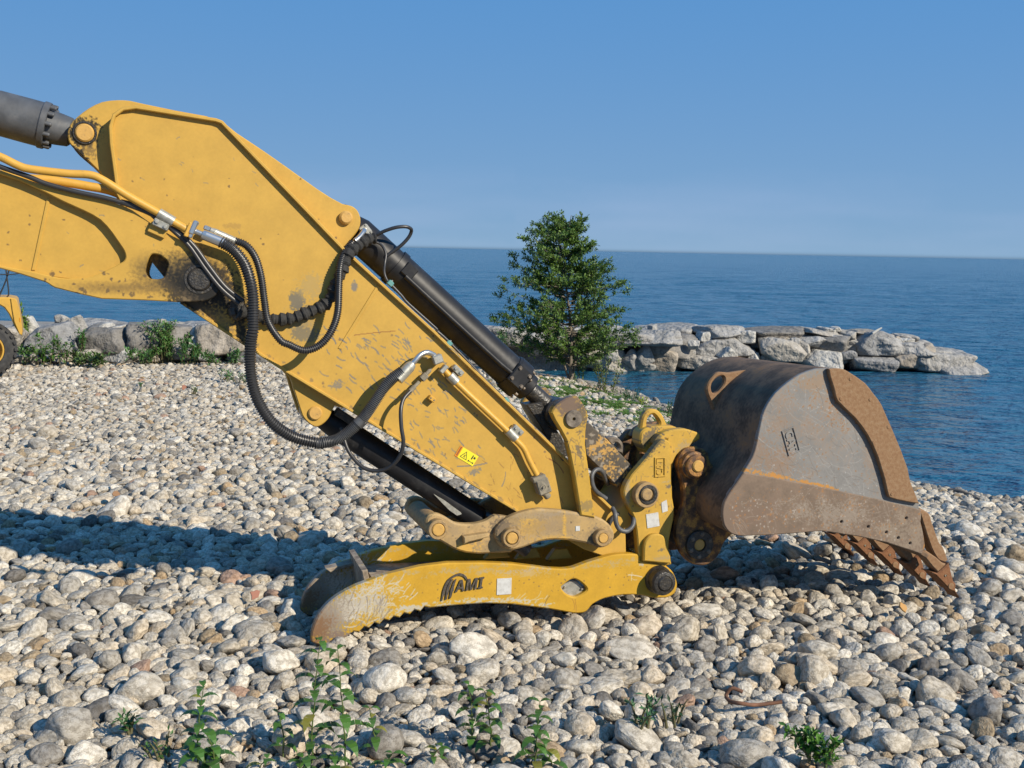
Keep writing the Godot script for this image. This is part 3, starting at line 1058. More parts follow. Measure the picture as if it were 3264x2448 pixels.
func tree() -> void:
	var rng := RandomNumberGenerator.new()
	rng.seed = 12
	var base := Vector3(0.8746, -0.22, -15.6525)
	base.y = ground_y(base.x, base.z) - 0.03
	var d := -base.z
	var k := d / 3363.0 * 0.4522   # metres for one step of the tracing grid at the tree
	var tr := thing("small_tree", "small leafy green tree growing at the water's edge before the jetty", "tree", base)
	var bark := bump(clad(mat(Color.WHITE, 0.9), grain(256, 0.03, 701, [[0.0, lin(0.07, 0.06, 0.045)], [0.5, lin(0.17, 0.145, 0.11)], [1.0, lin(0.28, 0.25, 0.20)]], 4, 0.4), 4.0), relief(256, 0.05, 703), 0.5)
	# widest reach of the crown to either side at given heights (grid steps above the base)
	var hs := [0.0, 150.0, 230.0, 310.0, 400.0, 500.0, 600.0, 700.0, 800.0, 900.0, 1000.0, 1100.0, 1195.0]
	var lf := [60.0, 330.0, 420.0, 500.0, 590.0, 590.0, 540.0, 540.0, 400.0, 310.0, 320.0, 250.0, 60.0]
	var rt := [60.0, 300.0, 380.0, 450.0, 450.0, 400.0, 390.0, 380.0, 300.0, 190.0, 180.0, 110.0, 30.0]
	var wood := MB.new()
	var tips := []   # [point, direction, size]
	var trunk_at := func(h: float) -> Vector3:
		return Vector3((-15.0 + 20.0 * sin(h * 0.006)) * k * h / 600.0 - 0.02 * h * k, h * k, 0.02 * sin(h * 0.01))
	var tp := PackedVector3Array()
	var trr := PackedFloat32Array()
	for i in 26:
		var h := i * 47.0
		tp.append(trunk_at.call(h))
		trr.append(lerpf(0.034, 0.004, pow(i / 25.0, 0.8)))
	wood.tube_r(tp, trr, 8)
	# second and third stem from the root
	for s in [[-190.0, 700.0, 0.22], [120.0, 760.0, -0.2]]:
		var p := PackedVector3Array()
		var r := PackedFloat32Array()
		for i in 16:
			var f := i / 15.0
			p.append(Vector3(s[0] * k * pow(f, 0.8), s[1] * k * f, s[2] * f))
			r.append(lerpf(0.02, 0.004, f))
		wood.tube_r(p, r, 6)
		tips.append([p[15], Vector3(s[0] * 0.002, 1, s[2]).normalized(), 0.25])
	for i in 230:
		var f := pow(rng.randf(), 0.95)
		var h0 := lerpf(110.0, 1080.0, f)
		var turn := rng.randf() * TAU
		var dirx := cos(turn)
		var dirz := sin(turn)
		var hh := h0 + rng.randf_range(20.0, 150.0) * (1.0 - f * 0.4)
		var reach := 0.0
		for q in hs.size() - 1:
			if hh >= hs[q] and hh <= hs[q + 1]:
				var g: float = (hh - hs[q]) / (hs[q + 1] - hs[q])
				reach = lerpf(lf[q], lf[q + 1], g) if dirx < 0 else lerpf(rt[q], rt[q + 1], g)
		reach *= k * (rng.randf_range(0.72, 1.02) if rng.randf() < 0.62 else rng.randf_range(0.25, 0.75))
		var a: Vector3 = trunk_at.call(h0)
		var e := Vector3(a.x + dirx * reach, hh * k, a.z + dirz * reach * 0.85)
		var p := PackedVector3Array()
		var r := PackedFloat32Array()
		for q in 7:
			var g := q / 6.0
			p.append(a.lerp(e, g) + Vector3(0, -0.05 * sin(g * PI) * reach, 0) + ball(rng) * 0.012 * g)
			r.append(lerpf(0.010, 0.002, g) * (1.0 - f * 0.4))
		wood.tube_r(p, r, 5, false)
		for q in range(2, 7):
			if rng.randf() < 0.92:
				var tw := (p[q] - p[q - 1]).normalized()
				var out := (tw + ball(rng) * 0.8 + Vector3(0, 0.35, 0)).normalized()
				var l := rng.randf_range(0.06, 0.17)
				var e2 := p[q] + out * l
				wood.tube(PackedVector3Array([p[q], e2]), 0.0022, 4, false)
				tips.append([p[q], out, l])
		tips.append([e, (e - p[5]).normalized(), 0.14])
		tips.append([p[3], Vector3(dirx, 0.6, dirz).normalized(), 0.12])
	obj("trunk", wood, bark, tr)
	var mb := MB.new()
	mb.use_col = true
	for t in tips:
		var n := int(14 + t[2] * 110)
		for i in n:
			var g := rng.randf()
			var at: Vector3 = t[0] + t[1] * t[2] * g + ball(rng) * 0.02
			var dir: Vector3 = (t[1] * 0.6 + ball(rng) * 0.8 + Vector3(0, 0.15, 0)).normalized()
			var c := rng.randf()
			mb.cur = Color(0.055 + 0.065 * c, 0.115 + 0.085 * c, 0.022 + 0.014 * rng.randf())
			leaf(mb, at, dir, (Vector3.UP + ball(rng) * 0.7).normalized(), rng.randf_range(0.038, 0.062), rng.randf_range(0.017, 0.026))
	obj("crown", mb, leaf_mat(Color.WHITE, Color(0.35, 0.4, 0.2)), tr)

func bush(label: String, at: Vector3, w: float, h: float, n: int, tone: Color, l: float, seed_: int, grp := "", called := "shrub", cat := "shrub") -> void:
	var rng := RandomNumberGenerator.new()
	rng.seed = seed_
	var o := thing(called, label, cat, at, grp)
	var wood := MB.new()
	var mb := MB.new()
	mb.use_col = true
	var stems := maxi(5, n / 55)
	for s in stems:
		var a := Vector3(rng.randf_range(-0.35, 0.35) * w, 0, rng.randf_range(-0.3, 0.3) * w)
		var e := Vector3(a.x * 1.2 + rng.randf_range(-0.5, 0.5) * w, h * rng.randf_range(0.55, 1.0) * (1.0 - 0.4 * absf(a.x) / w), a.z * 1.5 + rng.randf_range(-0.3, 0.3) * w)
		var p := PackedVector3Array()
		for q in 5:
			p.append(a.lerp(e, q / 4.0) + Vector3(0, 0.12 * h * sin(q / 4.0 * PI), 0))
		wood.tube_r(p, PackedFloat32Array([0.006, 0.005, 0.004, 0.003, 0.0015]), 4, false)
		for i in n / stems:
			var g := rng.randf_range(0.12, 1.0)
			var idx := mini(3, int(g * 4))
			var q := p[idx].lerp(p[idx + 1], g * 4 - idx) + ball(rng) * w * 0.09
			var c := rng.randf_range(0.75, 1.3)
			mb.cur = Color(tone.r * c, tone.g * c, tone.b * c)
			leaf(mb, q, (ball(rng) + Vector3(0, 0.5, 0)).normalized(), (Vector3.UP + ball(rng) * 0.5).normalized(), l * rng.randf_range(0.7, 1.3), l * rng.randf_range(0.3, 0.45))
	obj("stem", wood, mat(lin(0.10, 0.09, 0.04), 0.8), o)
	obj("foliage", mb, leaf_mat(Color.WHITE, Color(0.35, 0.4, 0.2)), o)

func weed(label: String, base: Vector3, h: float, pairs: int, l: float, lean: Vector3, seed_: int, grp: String) -> void:
	var rng := RandomNumberGenerator.new()
	rng.seed = seed_
	var o := thing("weed", label, "weed", base, grp)
	var st := MB.new()
	var p := PackedVector3Array()
	var r := PackedFloat32Array()
	for i in 9:
		var f := i / 8.0
		p.append(Vector3(0, h * f, 0) + lean * f * f + ball(rng) * 0.004)
		r.append(lerpf(0.0032, 0.0012, f))
	p[0].y -= 0.06
	st.tube_r(p, r, 6, false)
	obj("stem", st, mat(lin(0.08, 0.11, 0.03), 0.6), o)
	var m := M.weed_leaf as StandardMaterial3D
	var turn := rng.randf() * TAU
	for i in pairs:
		var f := lerpf(0.22, 1.0, i / maxf(1.0, pairs - 1.0))
		var idx := mini(7, int(f * 8))
		var q := p[idx].lerp(p[idx + 1], f * 8 - idx)
		for s in [0.0, PI]:
			var a: float = turn + s + rng.randf_range(-0.3, 0.3)
			var mb := MB.new()
			mb.use_col = true
			var c := rng.randf_range(0.8, 1.25)
			mb.cur = Color(0.050 * c, 0.125 * c, 0.018 * c) if rng.randf() > 0.1 else Color(0.20 * c, 0.19 * c, 0.03)
			var ll := l * rng.randf_range(0.9, 1.4) * (1.0 - 0.35 * f)
			var dir := Vector3(cos(a), rng.randf_range(0.15, 0.6), sin(a)).normalized()
			# a lance leaf that droops, in four spans
			var side := dir.cross(Vector3.UP).normalized()
			var prev := q
			var pw := 0.0
			for sgm in 5:
				var g := (sgm + 1) / 5.0
				var nd := (dir + Vector3(0, -1.5 * g * g, 0)).normalized()
				var nxt := prev + nd * ll / 5.0
				var wd := ll * 0.20 * sin(PI * pow(g, 0.75))
				if sgm == 4:
					wd = 0.0
				var nn := side.cross(nd).normalized()
				nn = nn if nn.y > 0 else -nn
				var lift := nn * 0.25
				mb.quad(prev, nxt, nxt + side * wd + lift * wd, prev + side * pw + lift * pw, nn, nn, nn, nn)
				mb.quad(prev, nxt, nxt - side * wd + lift * wd, prev - side * pw + lift * pw, nn, nn, nn, nn)
				prev = nxt
				pw = wd
			obj("leaf", mb, m, o)
		turn += PI / 2 + rng.randf_range(-0.3, 0.3)

func plants() -> void:
	M.weed_leaf = leaf_mat(Color.WHITE, Color(0.35, 0.45, 0.15))
	tree()
	# shrubs at the foot of the jetty and the tree
	bush("bushy green shrub with leaning stems at the foot of the tree", Vector3(1.0256, -0.28, -16.1969), 0.22, 0.42, 420, Color(0.05, 0.13, 0.02), 0.05, 31)
	bush("sparse reddish green shrub at the water's edge by the grass", Vector3(1.3162, -0.3, -14.48), 0.34, 0.62, 420, Color(0.10, 0.13, 0.03), 0.05, 32)
	bush("low dark green shrub on the grassy bank near the water", Vector3(1.5836, -0.3, -13.6675), 0.30, 0.22, 260, Color(0.03, 0.09, 0.03), 0.04, 33)
	bush("bright yellow green sprig above the lifting eye by the water", Vector3(1.7032, -0.3, -13.4593), 0.12, 0.16, 70, Color(0.25, 0.32, 0.02), 0.04, 34)
	bush("dark green sprig growing between the coupler and the bucket", Vector3(1.9465, -0.32, -12.7197), 0.16, 0.3, 150, Color(0.03, 0.09, 0.03), 0.04, 35)
	var g := "shrubs at the foot of the jetty"
	bush("tall light green shrub beside the construction truck", Vector3(-7.3309, -0.02, -15.7562), 0.22, 0.85, 420, Color(0.10, 0.19, 0.025), 0.075, 41, g)
	bush("spreading green shrub covering the stone next to the truck", Vector3(-6.828, 0, -14.5475), 0.36, 0.28, 200, Color(0.06, 0.14, 0.03), 0.07, 42, g)
	bush("ragged green shrub between two boulders near the truck", Vector3(-6.4665, 0, -14.4957), 0.28, 0.45, 240, Color(0.07, 0.16, 0.025), 0.07, 43, g)
	bush("thin green shrub left of the low dry grass tuft", Vector3(-6.2029, 0, -14.4849), 0.2, 0.34, 140, Color(0.06, 0.13, 0.03), 0.06, 44, g)
	bush("low dry grass tuft with brown stalks before the boulders", Vector3(-5.7965, 0, -14.3708), 0.6, 0.2, 300, Color(0.07, 0.12, 0.03), 0.09, 45, g)
	bush("large feathery bright green bush on the jetty boulders", Vector3(-4.9563, 0, -15.038), 0.4, 0.66, 1700, Color(0.08, 0.165, 0.04), 0.06, 46, g)
	bush("low green growth under the left of the feathery bush", Vector3(-5.1281, 0, -14.7803), 0.34, 0.2, 180, Color(0.05, 0.12, 0.03), 0.07, 47, g)
	bush("dark green growth under the right of the feathery bush", Vector3(-4.6192, 0, -14.9471), 0.4, 0.34, 360, Color(0.05, 0.12, 0.03), 0.07, 48, g)
	bush("flat wide green growth below the largest slanting boulder", Vector3(-4.0403, 0, -15.0822), 0.7, 0.2, 380, Color(0.05, 0.12, 0.03), 0.07, 49, g)
	bush("small green tuft on the face of the middle boulder", Vector3(-5.2164, 0.12, -14.4549), 0.28, 0.13, 110, Color(0.06, 0.14, 0.03), 0.06, 50, g)
	bush("climbing green sprig between the two left boulders", Vector3(-6.0774, 0.1, -14.8012), 0.16, 0.42, 150, Color(0.05, 0.13, 0.03), 0.06, 51, g)
	bush("green shrub in the shade behind the black cylinder", Vector3(-0.2455, -0.1, -17.3723), 0.5, 0.5, 500, Color(0.05, 0.12, 0.03), 0.06, 52, g)
	var s := "small green plants among the pebbles behind the arm"
	bush("small green plant among the pebbles behind the hose", Vector3(-3.6408, 0, -13.153), 0.28, 0.14, 110, Color(0.05, 0.13, 0.03), 0.04, 61, s)
	bush("small green plant close behind the ribbed hose", Vector3(-3.3237, 0, -12.8624), 0.24, 0.16, 110, Color(0.05, 0.13, 0.03), 0.04, 62, s)
	bush("tiny green sprout alone in the pale pebbles", Vector3(-4.4018, 0, -12.3771), 0.06, 0.05, 30, Color(0.04, 0.13, 0.04), 0.03, 63, s)
	bush("little green sprout below the plant by the hose", Vector3(-3.6106, 0, -11.8485), 0.07, 0.11, 36, Color(0.05, 0.14, 0.03), 0.03, 64, s)
	# tall lance leaved weeds in the foreground
	var f := "lance leaved weeds in the foreground pebbles"
	var spots := [[Vector3(-1.0169, 0.01, -3.2969), 0.30, 8, 0.085, 1, "tall lance leaved weed between the dark curled sprout and a leafy rosette"],
		[Vector3(-0.9482, 0.01, -3.2838), 0.16, 5, 0.10, 2, "short broad leaved weed at the foot of a taller one"],
		[Vector3(-0.9657, 0.01, -3.2517), 0.12, 4, 0.11, 12, "low rosette of long pointed green leaves among the stones"],
		[Vector3(-0.7521, 0.01, -3.3978), 0.17, 5, 0.06, 3, "small leaved weed left of the two tallest weeds"],
		[Vector3(-0.6429, 0.01, -3.32), 0.46, 9, 0.085, 4, "tallest weed of all with bare gaps between leaf pairs"],
		[Vector3(-0.5346, 0.01, -3.3406), 0.42, 8, 0.09, 5, "second tallest weed, beside the tallest, with wide spread leaves"],
		[Vector3(-0.4381, 0.01, -3.4024), 0.19, 5, 0.07, 6, "weed with a yellowing leaf right of the two tallest"],
		[Vector3(-0.805, 0.01, -3.2581), 0.08, 3, 0.06, 7, "tiny two leaved seedling between the leafy rosette and the tallest weeds"],
		[Vector3(-0.1142, 0.01, -3.4758), 0.25, 7, 0.07, 8, "slender upright weed in the pair below the thumb's middle"],
		[Vector3(-0.0449, 0.01, -3.4271), 0.25, 8, 0.07, 9, "bushier weed in the pair below the thumb's middle"],
		[Vector3(-0.244, 0.01, -3.3362), 0.10, 4, 0.06, 10, "drooping little weed before a large pale stone"],
		[Vector3(-0.5508, 0.01, -3.2527), 0.12, 5, 0.08, 11, "leafy clump crowding the feet of the two tallest weeds"],
		[Vector3(-0.3939, 0.01, -3.2667), 0.10, 4, 0.07, 13, "low weed right of the clump under the tallest weeds"],
		[Vector3(0.1008, 0.01, -3.2943), 0.27, 9, 0.075, 14, "dense upright weed growing alone by a brown stone"],
		[Vector3(0.156, 0.01, -3.3443), 0.12, 5, 0.07, 15, "short weed close against the dense upright one"],
		[Vector3(-0.6706, 0.01, -3.248), 0.09, 4, 0.08, 16, "low weed left of the clump under the tallest weeds"]]
	for q in spots:
		weed(q[5], q[0] + Vector3(0, ground_y(q[0].x, q[0].z), 0), q[1], q[2], q[3], Vector3(0.04 * sin(q[4] * 2.0), 0, 0.03), 800 + q[4], f)
	bush("small dark curled weed by the pale oval pebble", Vector3(-1.2844, 0.01, -3.479), 0.09, 0.09, 60, Color(0.03, 0.09, 0.02), 0.03, 71, "tiny weeds in the foreground pebbles", "weed", "weed")
	bush("wispy little weed right of the dark curled one", Vector3(-1.1365, 0.01, -3.3), 0.08, 0.08, 40, Color(0.04, 0.10, 0.02), 0.025, 72, "tiny weeds in the foreground pebbles", "weed", "weed")
	bush("upright bluish green sprig beside the rusty bent bar", Vector3(0.4885, 0.01, -3.5636), 0.09, 0.14, 70, Color(0.05, 0.12, 0.05), 0.035, 73, "tiny weeds in the foreground pebbles", "weed", "weed")
	bush("thin dark sprig leaning toward the rusty bent bar", Vector3(0.5946, 0.01, -3.6141), 0.09, 0.11, 40, Color(0.03, 0.07, 0.03), 0.03, 74, "tiny weeds in the foreground pebbles", "weed", "weed")
	bush("feathery bright green clump low among the foreground stones", Vector3(1.0576, 0.01, -3.3404), 0.14, 0.12, 300, Color(0.07, 0.17, 0.02), 0.035, 75, "tiny weeds in the foreground pebbles", "weed", "weed")
	# grass on the bank behind the linkage
	var rng := RandomNumberGenerator.new()
	rng.seed = 5
	var blade := MB.new()
	blade.use_col = true
	for i in 5:
		blade.cur = Color(0.085 + 0.012 * i, 0.165 + 0.012 * i, 0.03)
		leaf(blade, Vector3.ZERO, Vector3(cos(i * 1.3), 0.9, sin(i * 1.3)).normalized(), Vector3.UP, 1.0, 0.16)
	var mm := MultiMesh.new()
	mm.transform_format = MultiMesh.TRANSFORM_3D
	mm.mesh = blade.mesh()
	var tf := []
	var nz := noise(1.6, 91, 4)
	for i in 17000:
		var u := rng.randf()
		var a := Vector3(0.5739, -0.2, -14.5491).lerp(Vector3(1.4885, -0.2, -11.9539), u) + Vector3(rng.randfn(0, 0.40), 0, rng.randfn(0, 0.5))
		if nz.get_noise_2d(a.x * 1.3, a.z * 1.3) < 0.06 or shore_side(a.x, a.z) < 0.15:
			continue
		var sc := rng.randf_range(0.04, 0.09)
		tf.append(Transform3D(Basis(Vector3.UP, rng.randf() * TAU).scaled(Vector3(sc, sc, sc)), Vector3(a.x, ground_y(a.x, a.z), a.z)))
	mm.instance_count = tf.size()
	for i in tf.size():
		mm.set_instance_transform(i, tf[i])
	var gi := MultiMeshInstance3D.new()
	gi.name = "bank_grass"
	gi.multimesh = mm
	gi.material_override = M.weed_leaf
	gi.set_meta("label", "short green grass creeping over the pebble bank")
	gi.set_meta("category", "grass")
	gi.set_meta("kind", "stuff")
	add_child(gi)

func litter() -> void:
	# a bent rusty bar in the stones
	var mb := MB.new()
	var a := Vector3(0.8383, 0.03, -3.8382)
	mb.tube(path(PackedVector3Array([a + Vector3(0.06, 0.02, 0.01), a + Vector3(0.02, 0.03, 0), a, a + Vector3(0.01, -0.005, 0.04), a + Vector3(0.05, 0.0, 0.07), Vector3(0.9565, 0, -3.8279), Vector3(1.0525, 0.015, -3.8277)]), 0.01), 0.0075, 9)
	var o := obj("bent_bar", mb, clad(mat(Color.WHITE, 0.9), grain(128, 0.03, 901, [[0.0, lin(0.10, 0.05, 0.03)], [1.0, lin(0.24, 0.11, 0.06)]]), 5.0), self)
	o.set_meta("label", "rusty bent steel bar lying in the foreground stones")
	o.set_meta("category", "bar")
	# driftwood at the waterline
	mb = MB.new()
	var w0 := Vector3(3.7096, -0.27, -8.7839)
	var w1 := Vector3(3.8687, -0.27, -8.5616)
	mb.tube_r(path(PackedVector3Array([w0, w0.lerp(w1, 0.5) + Vector3(0, 0.015, 0), w1]), 0.03), PackedFloat32Array([0.02, 0.028, 0.03, 0.028, 0.026, 0.022, 0.02, 0.018, 0.016, 0.014, 0.012, 0.012, 0.012]).slice(0, path(PackedVector3Array([w0, w0.lerp(w1, 0.5) + Vector3(0, 0.015, 0), w1]), 0.03).size()), 7)
	o = obj("driftwood_log", mb, clad(mat(Color.WHITE, 0.9), grain(128, 0.03, 903, [[0.0, lin(0.04, 0.035, 0.03)], [1.0, lin(0.12, 0.10, 0.08)]]), 5.0), self)
	o.set_meta("label", "dark driftwood stick lying at the waterline beyond the bucket")
	o.set_meta("category", "driftwood")
	# dry leaves and a scrap of brick
	var i := 0
	for q in [[Vector3(1.8556, 0.07, -4.7832), "dry orange leaf lying among the stones below the bucket"], [Vector3(-2.5703, 0.07, -6.7295), "curled brown scrap lying on the stones above the shadow"], [Vector3(-1.2005, 0.05, -4.8449), "red brick chip lying by the thumb tip"], [Vector3(-3.7546, 0.06, -11.9637), "rust red chip lying in the pale pebbles behind the arm"]]:
		var sm := MB.new()
		var rng := RandomNumberGenerator.new()
		rng.seed = 40 + i
		var pts := PackedVector2Array()
		for k in 9:
			pts.append(Vector2.from_angle(TAU * k / 9) * 0.028 * rng.randf_range(0.6, 1.2))
		sm.xf = Transform3D(Basis(Vector3.RIGHT, -1.0 + 0.3 * i) * Basis(Vector3.UP, 0.6), Vector3.ZERO)
		sm.plate(pts, -0.004, 0.004, 0.0015)
		var so := obj(["dry_leaf", "brown_scrap", "brick_chip", "rust_chip"][i], sm, mat([lin(0.40, 0.22, 0.07), lin(0.22, 0.12, 0.06), lin(0.27, 0.12, 0.085), lin(0.27, 0.12, 0.08)][i], 0.8), self)
		so.position = q[0]
		so.set_meta("label", q[1])
		so.set_meta("category", ["leaf", "scrap", "brick", "chip"][i])
		i += 1

# ------------------------------------------------------------------ the excavator arm
func paints() -> void:
	var yellow := lin(0.47, 0.284, 0.055)
	var black := lin(0.010, 0.009, 0.008)
	var bare := lin(0.17, 0.155, 0.14)
	var dust := lin(0.30, 0.245, 0.17)
	var rust := lin(0.20, 0.085, 0.03)
	# boom and stick
	var c := Coat.new()
	c.setup(-2.2, 0.1, 2.0, 2.4, 0.003, yellow, 11, 0.07)
	var boom_pin := Vector2(-0.4376, 1.5568)
	c.stain(boom_pin + Vector2(-0.12, 0.0), 0.15, 0.085, lin(0.07, 0.05, 0.025), 0.8, 0.28, -0.1, 1.1)
	c.stain(boom_pin + Vector2(-0.20, 0.055), 0.085, 0.06, lin(0.10, 0.07, 0.03), 0.6, 0.35, 0.0, 1.0)
	c.stain(boom_pin + Vector2(-0.30, -0.035), 0.26, 0.030, lin(0.14, 0.09, 0.035), 0.65, 0.4, 0.0, 1.0)
	c.stain(boom_pin + Vector2(-0.02, 0.015), 0.165, 0.125, lin(0.030, 0.024, 0.017), 0.94, 0.3, -0.2, 1.6)
	c.stain(boom_pin + Vector2(0.01, -0.035), 0.15, 0.115, black, 0.95, 0.35, -0.1)
	c.stain(Vector2(-0.8658, 2.1332), 0.062, 0.060, black, 0.85, 0.6)
	c.stain(Vector2(-0.8461, 2.0837), 0.03, 0.05, lin(0.15, 0.10, 0.04), 0.7, 1.2)
	c.stain(Vector2(-0.8855, 2.0522), 0.05, 0.012, black, 0.8, 1.0, -0.75)
	c.stain(Vector2(-0.4205, 1.4354), 0.20, 0.035, lin(0.12, 0.085, 0.045), 0.7, 0.8, -0.6, 1.2)
	c.stain(Vector2(-0.2775, 1.4356), 0.06, 0.07, black, 0.9, 0.5, 0.0, 1.6)
	c.stain(Vector2(-0.3513, 1.5442), 0.05, 0.07, lin(0.04, 0.03, 0.02), 0.85, 0.6, 0.0, 1.5)
	c.stain(Vector2(-0.2713, 1.3416), 0.03, 0.09, black, 0.85, 0.6, 0.0, 1.6)
	# paint rubbed to grey behind the sleeve
	c.stain(Vector2(-0.023, 1.3724), 0.085, 0.095, lin(0.22, 0.18, 0.12), 0.65, 0.6, 0.0, 1.2)
	c.stain(Vector2(-0.0455, 1.4678), 0.035, 0.05, lin(0.13, 0.12, 0.10), 0.85, 0.7)
	c.stain(Vector2(0.0024, 1.5396), 0.05, 0.05, lin(0.33, 0.24, 0.10), 0.6, 1.2)
	c.stain(Vector2(-0.0155, 1.3325), 0.06, 0.03, lin(0.15, 0.13, 0.09), 0.7, 1.0)
	c.stain(Vector2(0.1262, 1.1172), 0.035, 0.022, bare, 0.8, 1.2, 0.5)
	c.stain(Vector2(0.1977, 1.5332), 0.012, 0.022, bare, 0.9, 0.6)
	c.stain(Vector2(-0.3025, 1.7769), 0.03, 0.01, lin(0.3, 0.18, 0.05), 0.5, 1.2)
	c.stain(Vector2(0.7344, 0.7133), 0.03, 0.012, bare, 0.8, 1.2, 0.4)
	var fall := Vector2(0.72, -0.69)
	c.scratches(40, Vector2(0.046, 1.1308), Vector2(0.4228, 1.3878), fall, 0.35, 0.015, 0.05, bare, 2, 0.9)
	c.scratches(70, Vector2(0.1544, 1.0541), Vector2(0.663, 1.3378), fall, 0.4, 0.012, 0.045, bare, 2, 0.85)
	c.scratches(60, Vector2(0.384, 0.7554), Vector2(0.7612, 1.0401), fall, 0.5, 0.01, 0.045, bare, 2, 0.8)
	c.scratches(40, Vector2(0.6927, 0.5711), Vector2(1.159, 0.7933), Vector2(0.5, -0.8), 0.9, 0.01, 0.05, lin(0.22, 0.12, 0.04), 1, 0.8)
	c.scratches(26, Vector2(-0.9755, 1.5857), Vector2(-0.0914, 2.1804), Vector2(1, -0.4), 1.2, 0.008, 0.02, bare, 1, 0.8)
	c.scratch(Vector2(0.6505, 0.7388), Vector2(0.7906, 0.7487), bare, 2)
	c.scratch(Vector2(0.8762, 0.7037), Vector2(0.8587, 0.6387), bare, 2)
	c.scratch(Vector2(0.1951, 1.3256), Vector2(0.3723, 1.3423), rust, 1)
	c.scratch(Vector2(1.0821, 0.7577), Vector2(1.1564, 0.6879), rust, 2)
	c.specks(60, Vector2(-1.2491, 1.4803), Vector2(-0.0133, 2.2693), lin(0.16, 0.10, 0.04), 0.002, 0.005)
	c.specks(60, Vector2(-0.2414, 0.7525), Vector2(1.1162, 1.3495), lin(0.18, 0.12, 0.06), 0.0025, 0.007)
	c.specks(26, Vector2(-1.0473, 1.4739), Vector2(-0.55, 1.591), lin(0.12, 0.08, 0.04), 0.003, 0.010)
	for k in 26:   # chips along the lower edge
		var f := k / 25.0
		c.stain(Vector2(-0.4938, 1.4611).lerp(Vector2(0.906, 0.532), f) + Vector2(0, c.rng.randf_range(0.0, 0.02)), c.rng.randf_range(0.006, 0.02), 0.006, lin(0.20, 0.14, 0.07), 0.7, 1.3, -0.6)
	for k in 16:
		var f := k / 15.0
		c.stain(Vector2(0.0522, 1.8093).lerp(Vector2(1.1593, 0.7581), f) + Vector2(0, c.rng.randf_range(0.0, 0.012)), c.rng.randf_range(0.004, 0.015), 0.005, lin(0.12, 0.08, 0.05), 0.8, 1.3, -0.75)
	M.paint = c.lay(bump(mat(Color.WHITE, 0.45, 0.0, 0.4), relief(256, 0.05, 5), 0.02))
	# thumb
	var tc := lin(0.47, 0.265, 0.018)
	c = Coat.new()
	c.setup(-0.15, -0.1, 1.9, 0.75, 0.0025, tc, 21, 0.09)
	var steel := lin(0.22, 0.185, 0.15)
	c.stain(Vector2(0.0533, 0.1082), 0.15, 0.17, steel, 0.97, 0.6, 0.6)
	c.stain(Vector2(0.1328, 0.1665), 0.12, 0.10, lin(0.27, 0.23, 0.18), 0.95, 0.9, 0.6)
	c.stain(Vector2(0.2127, 0.1927), 0.10, 0.07, lin(0.40, 0.36, 0.29), 0.85, 1.3, 0.5)
	c.stain(Vector2(0.2688, 0.139), 0.10, 0.07, lin(0.40, 0.36, 0.29), 0.8, 1.4, 0.5)
	c.stain(Vector2(0.0214, 0.0543), 0.08, 0.12, lin(0.17, 0.085, 0.035), 0.85, 0.7, -0.5, 1.4)
	c.stain(Vector2(0.1079, 0.022), 0.08, 0.03, lin(0.17, 0.12, 0.09), 0.8, 0.9, 0.3)
	c.scratches(80, Vector2(0.132, 0.0525), Vector2(0.4324, 0.2826), Vector2(0.9, 0.4), 0.9, 0.015, 0.06, lin(0.46, 0.42, 0.34), 2, 0.85)
	c.scratches(40, Vector2(0.0685, 0.0419), Vector2(0.3176, 0.1843), Vector2(0.3, 0.9), 0.5, 0.02, 0.08, steel, 2, 0.8)
	c.scratches(50, Vector2(0.3499, 0.1157), Vector2(1.1212, 0.1202), Vector2(1, 0.1), 0.8, 0.01, 0.05, lin(0.45, 0.40, 0.30), 2, 0.8)
	for k in 60:
		var f := k / 59.0
		c.stain(Vector2(0.3663, 0.1061).lerp(Vector2(1.0768, 0.0762), f) + Vector2(0, c.rng.randf_range(-0.005, 0.022) + 0.035 * sin(f * PI)), c.rng.randf_range(0.006, 0.022), c.rng.randf_range(0.004, 0.010), lin(0.42, 0.38, 0.30), 0.85, 1.2)
	for k in 60:
		var f := k / 59.0
		c.stain(Vector2(0.3179, 0.2746).lerp(Vector2(1.4861, 0.2676), f) + Vector2(0, c.rng.randf_range(-0.02, 0.02)), c.rng.randf_range(0.008, 0.035), c.rng.randf_range(0.005, 0.012), lin(0.36, 0.28, 0.17), 0.55, 1.4)
	c.stain(Vector2(0.9864, 0.2423), 0.14, 0.016, lin(0.40, 0.30, 0.18), 0.6, 1.3, -0.08)
	c.stain(Vector2(1.5289, 0.2432), 0.016, 0.008, lin(0.40, 0.36, 0.3), 0.95, 0.8, -0.4)
	c.stain(Vector2(1.5392, 0.273), 0.025, 0.008, lin(0.40, 0.34, 0.26), 0.7, 1.3, 0.1)
	c.scratch(Vector2(1.4647, 0.1989), Vector2(1.5365, 0.1835), lin(0.5, 0.45, 0.36), 2)
	c.scratch(Vector2(1.484, 0.2077), Vector2(1.4803, 0.1713), lin(0.5, 0.45, 0.36), 2)
	c.scratch(Vector2(1.4845, 0.1792), Vector2(1.5106, 0.1711), lin(0.5, 0.45, 0.36), 1)
	c.scratch(Vector2(1.0773, 0.1299), Vector2(1.0531, 0.0841), lin(0.06, 0.05, 0.04), 1)
	c.scratch(Vector2(1.1856, 0.1053), Vector2(1.1967, 0.0522), rust, 1, 0.6)
	c.scratch(Vector2(1.2003, 0.1041), Vector2(1.2052, 0.0434), rust, 1, 0.6)
	c.specks(70, Vector2(0.4321, 0.142), Vector2(1.5809, 0.2345), lin(0.18, 0.11, 0.04), 0.002, 0.005)
	M.thumb = c.lay(bump(mat(Color.WHITE, 0.5), relief(256, 0.04, 6), 0.03))
	# dusty links
	c = Coat.new()
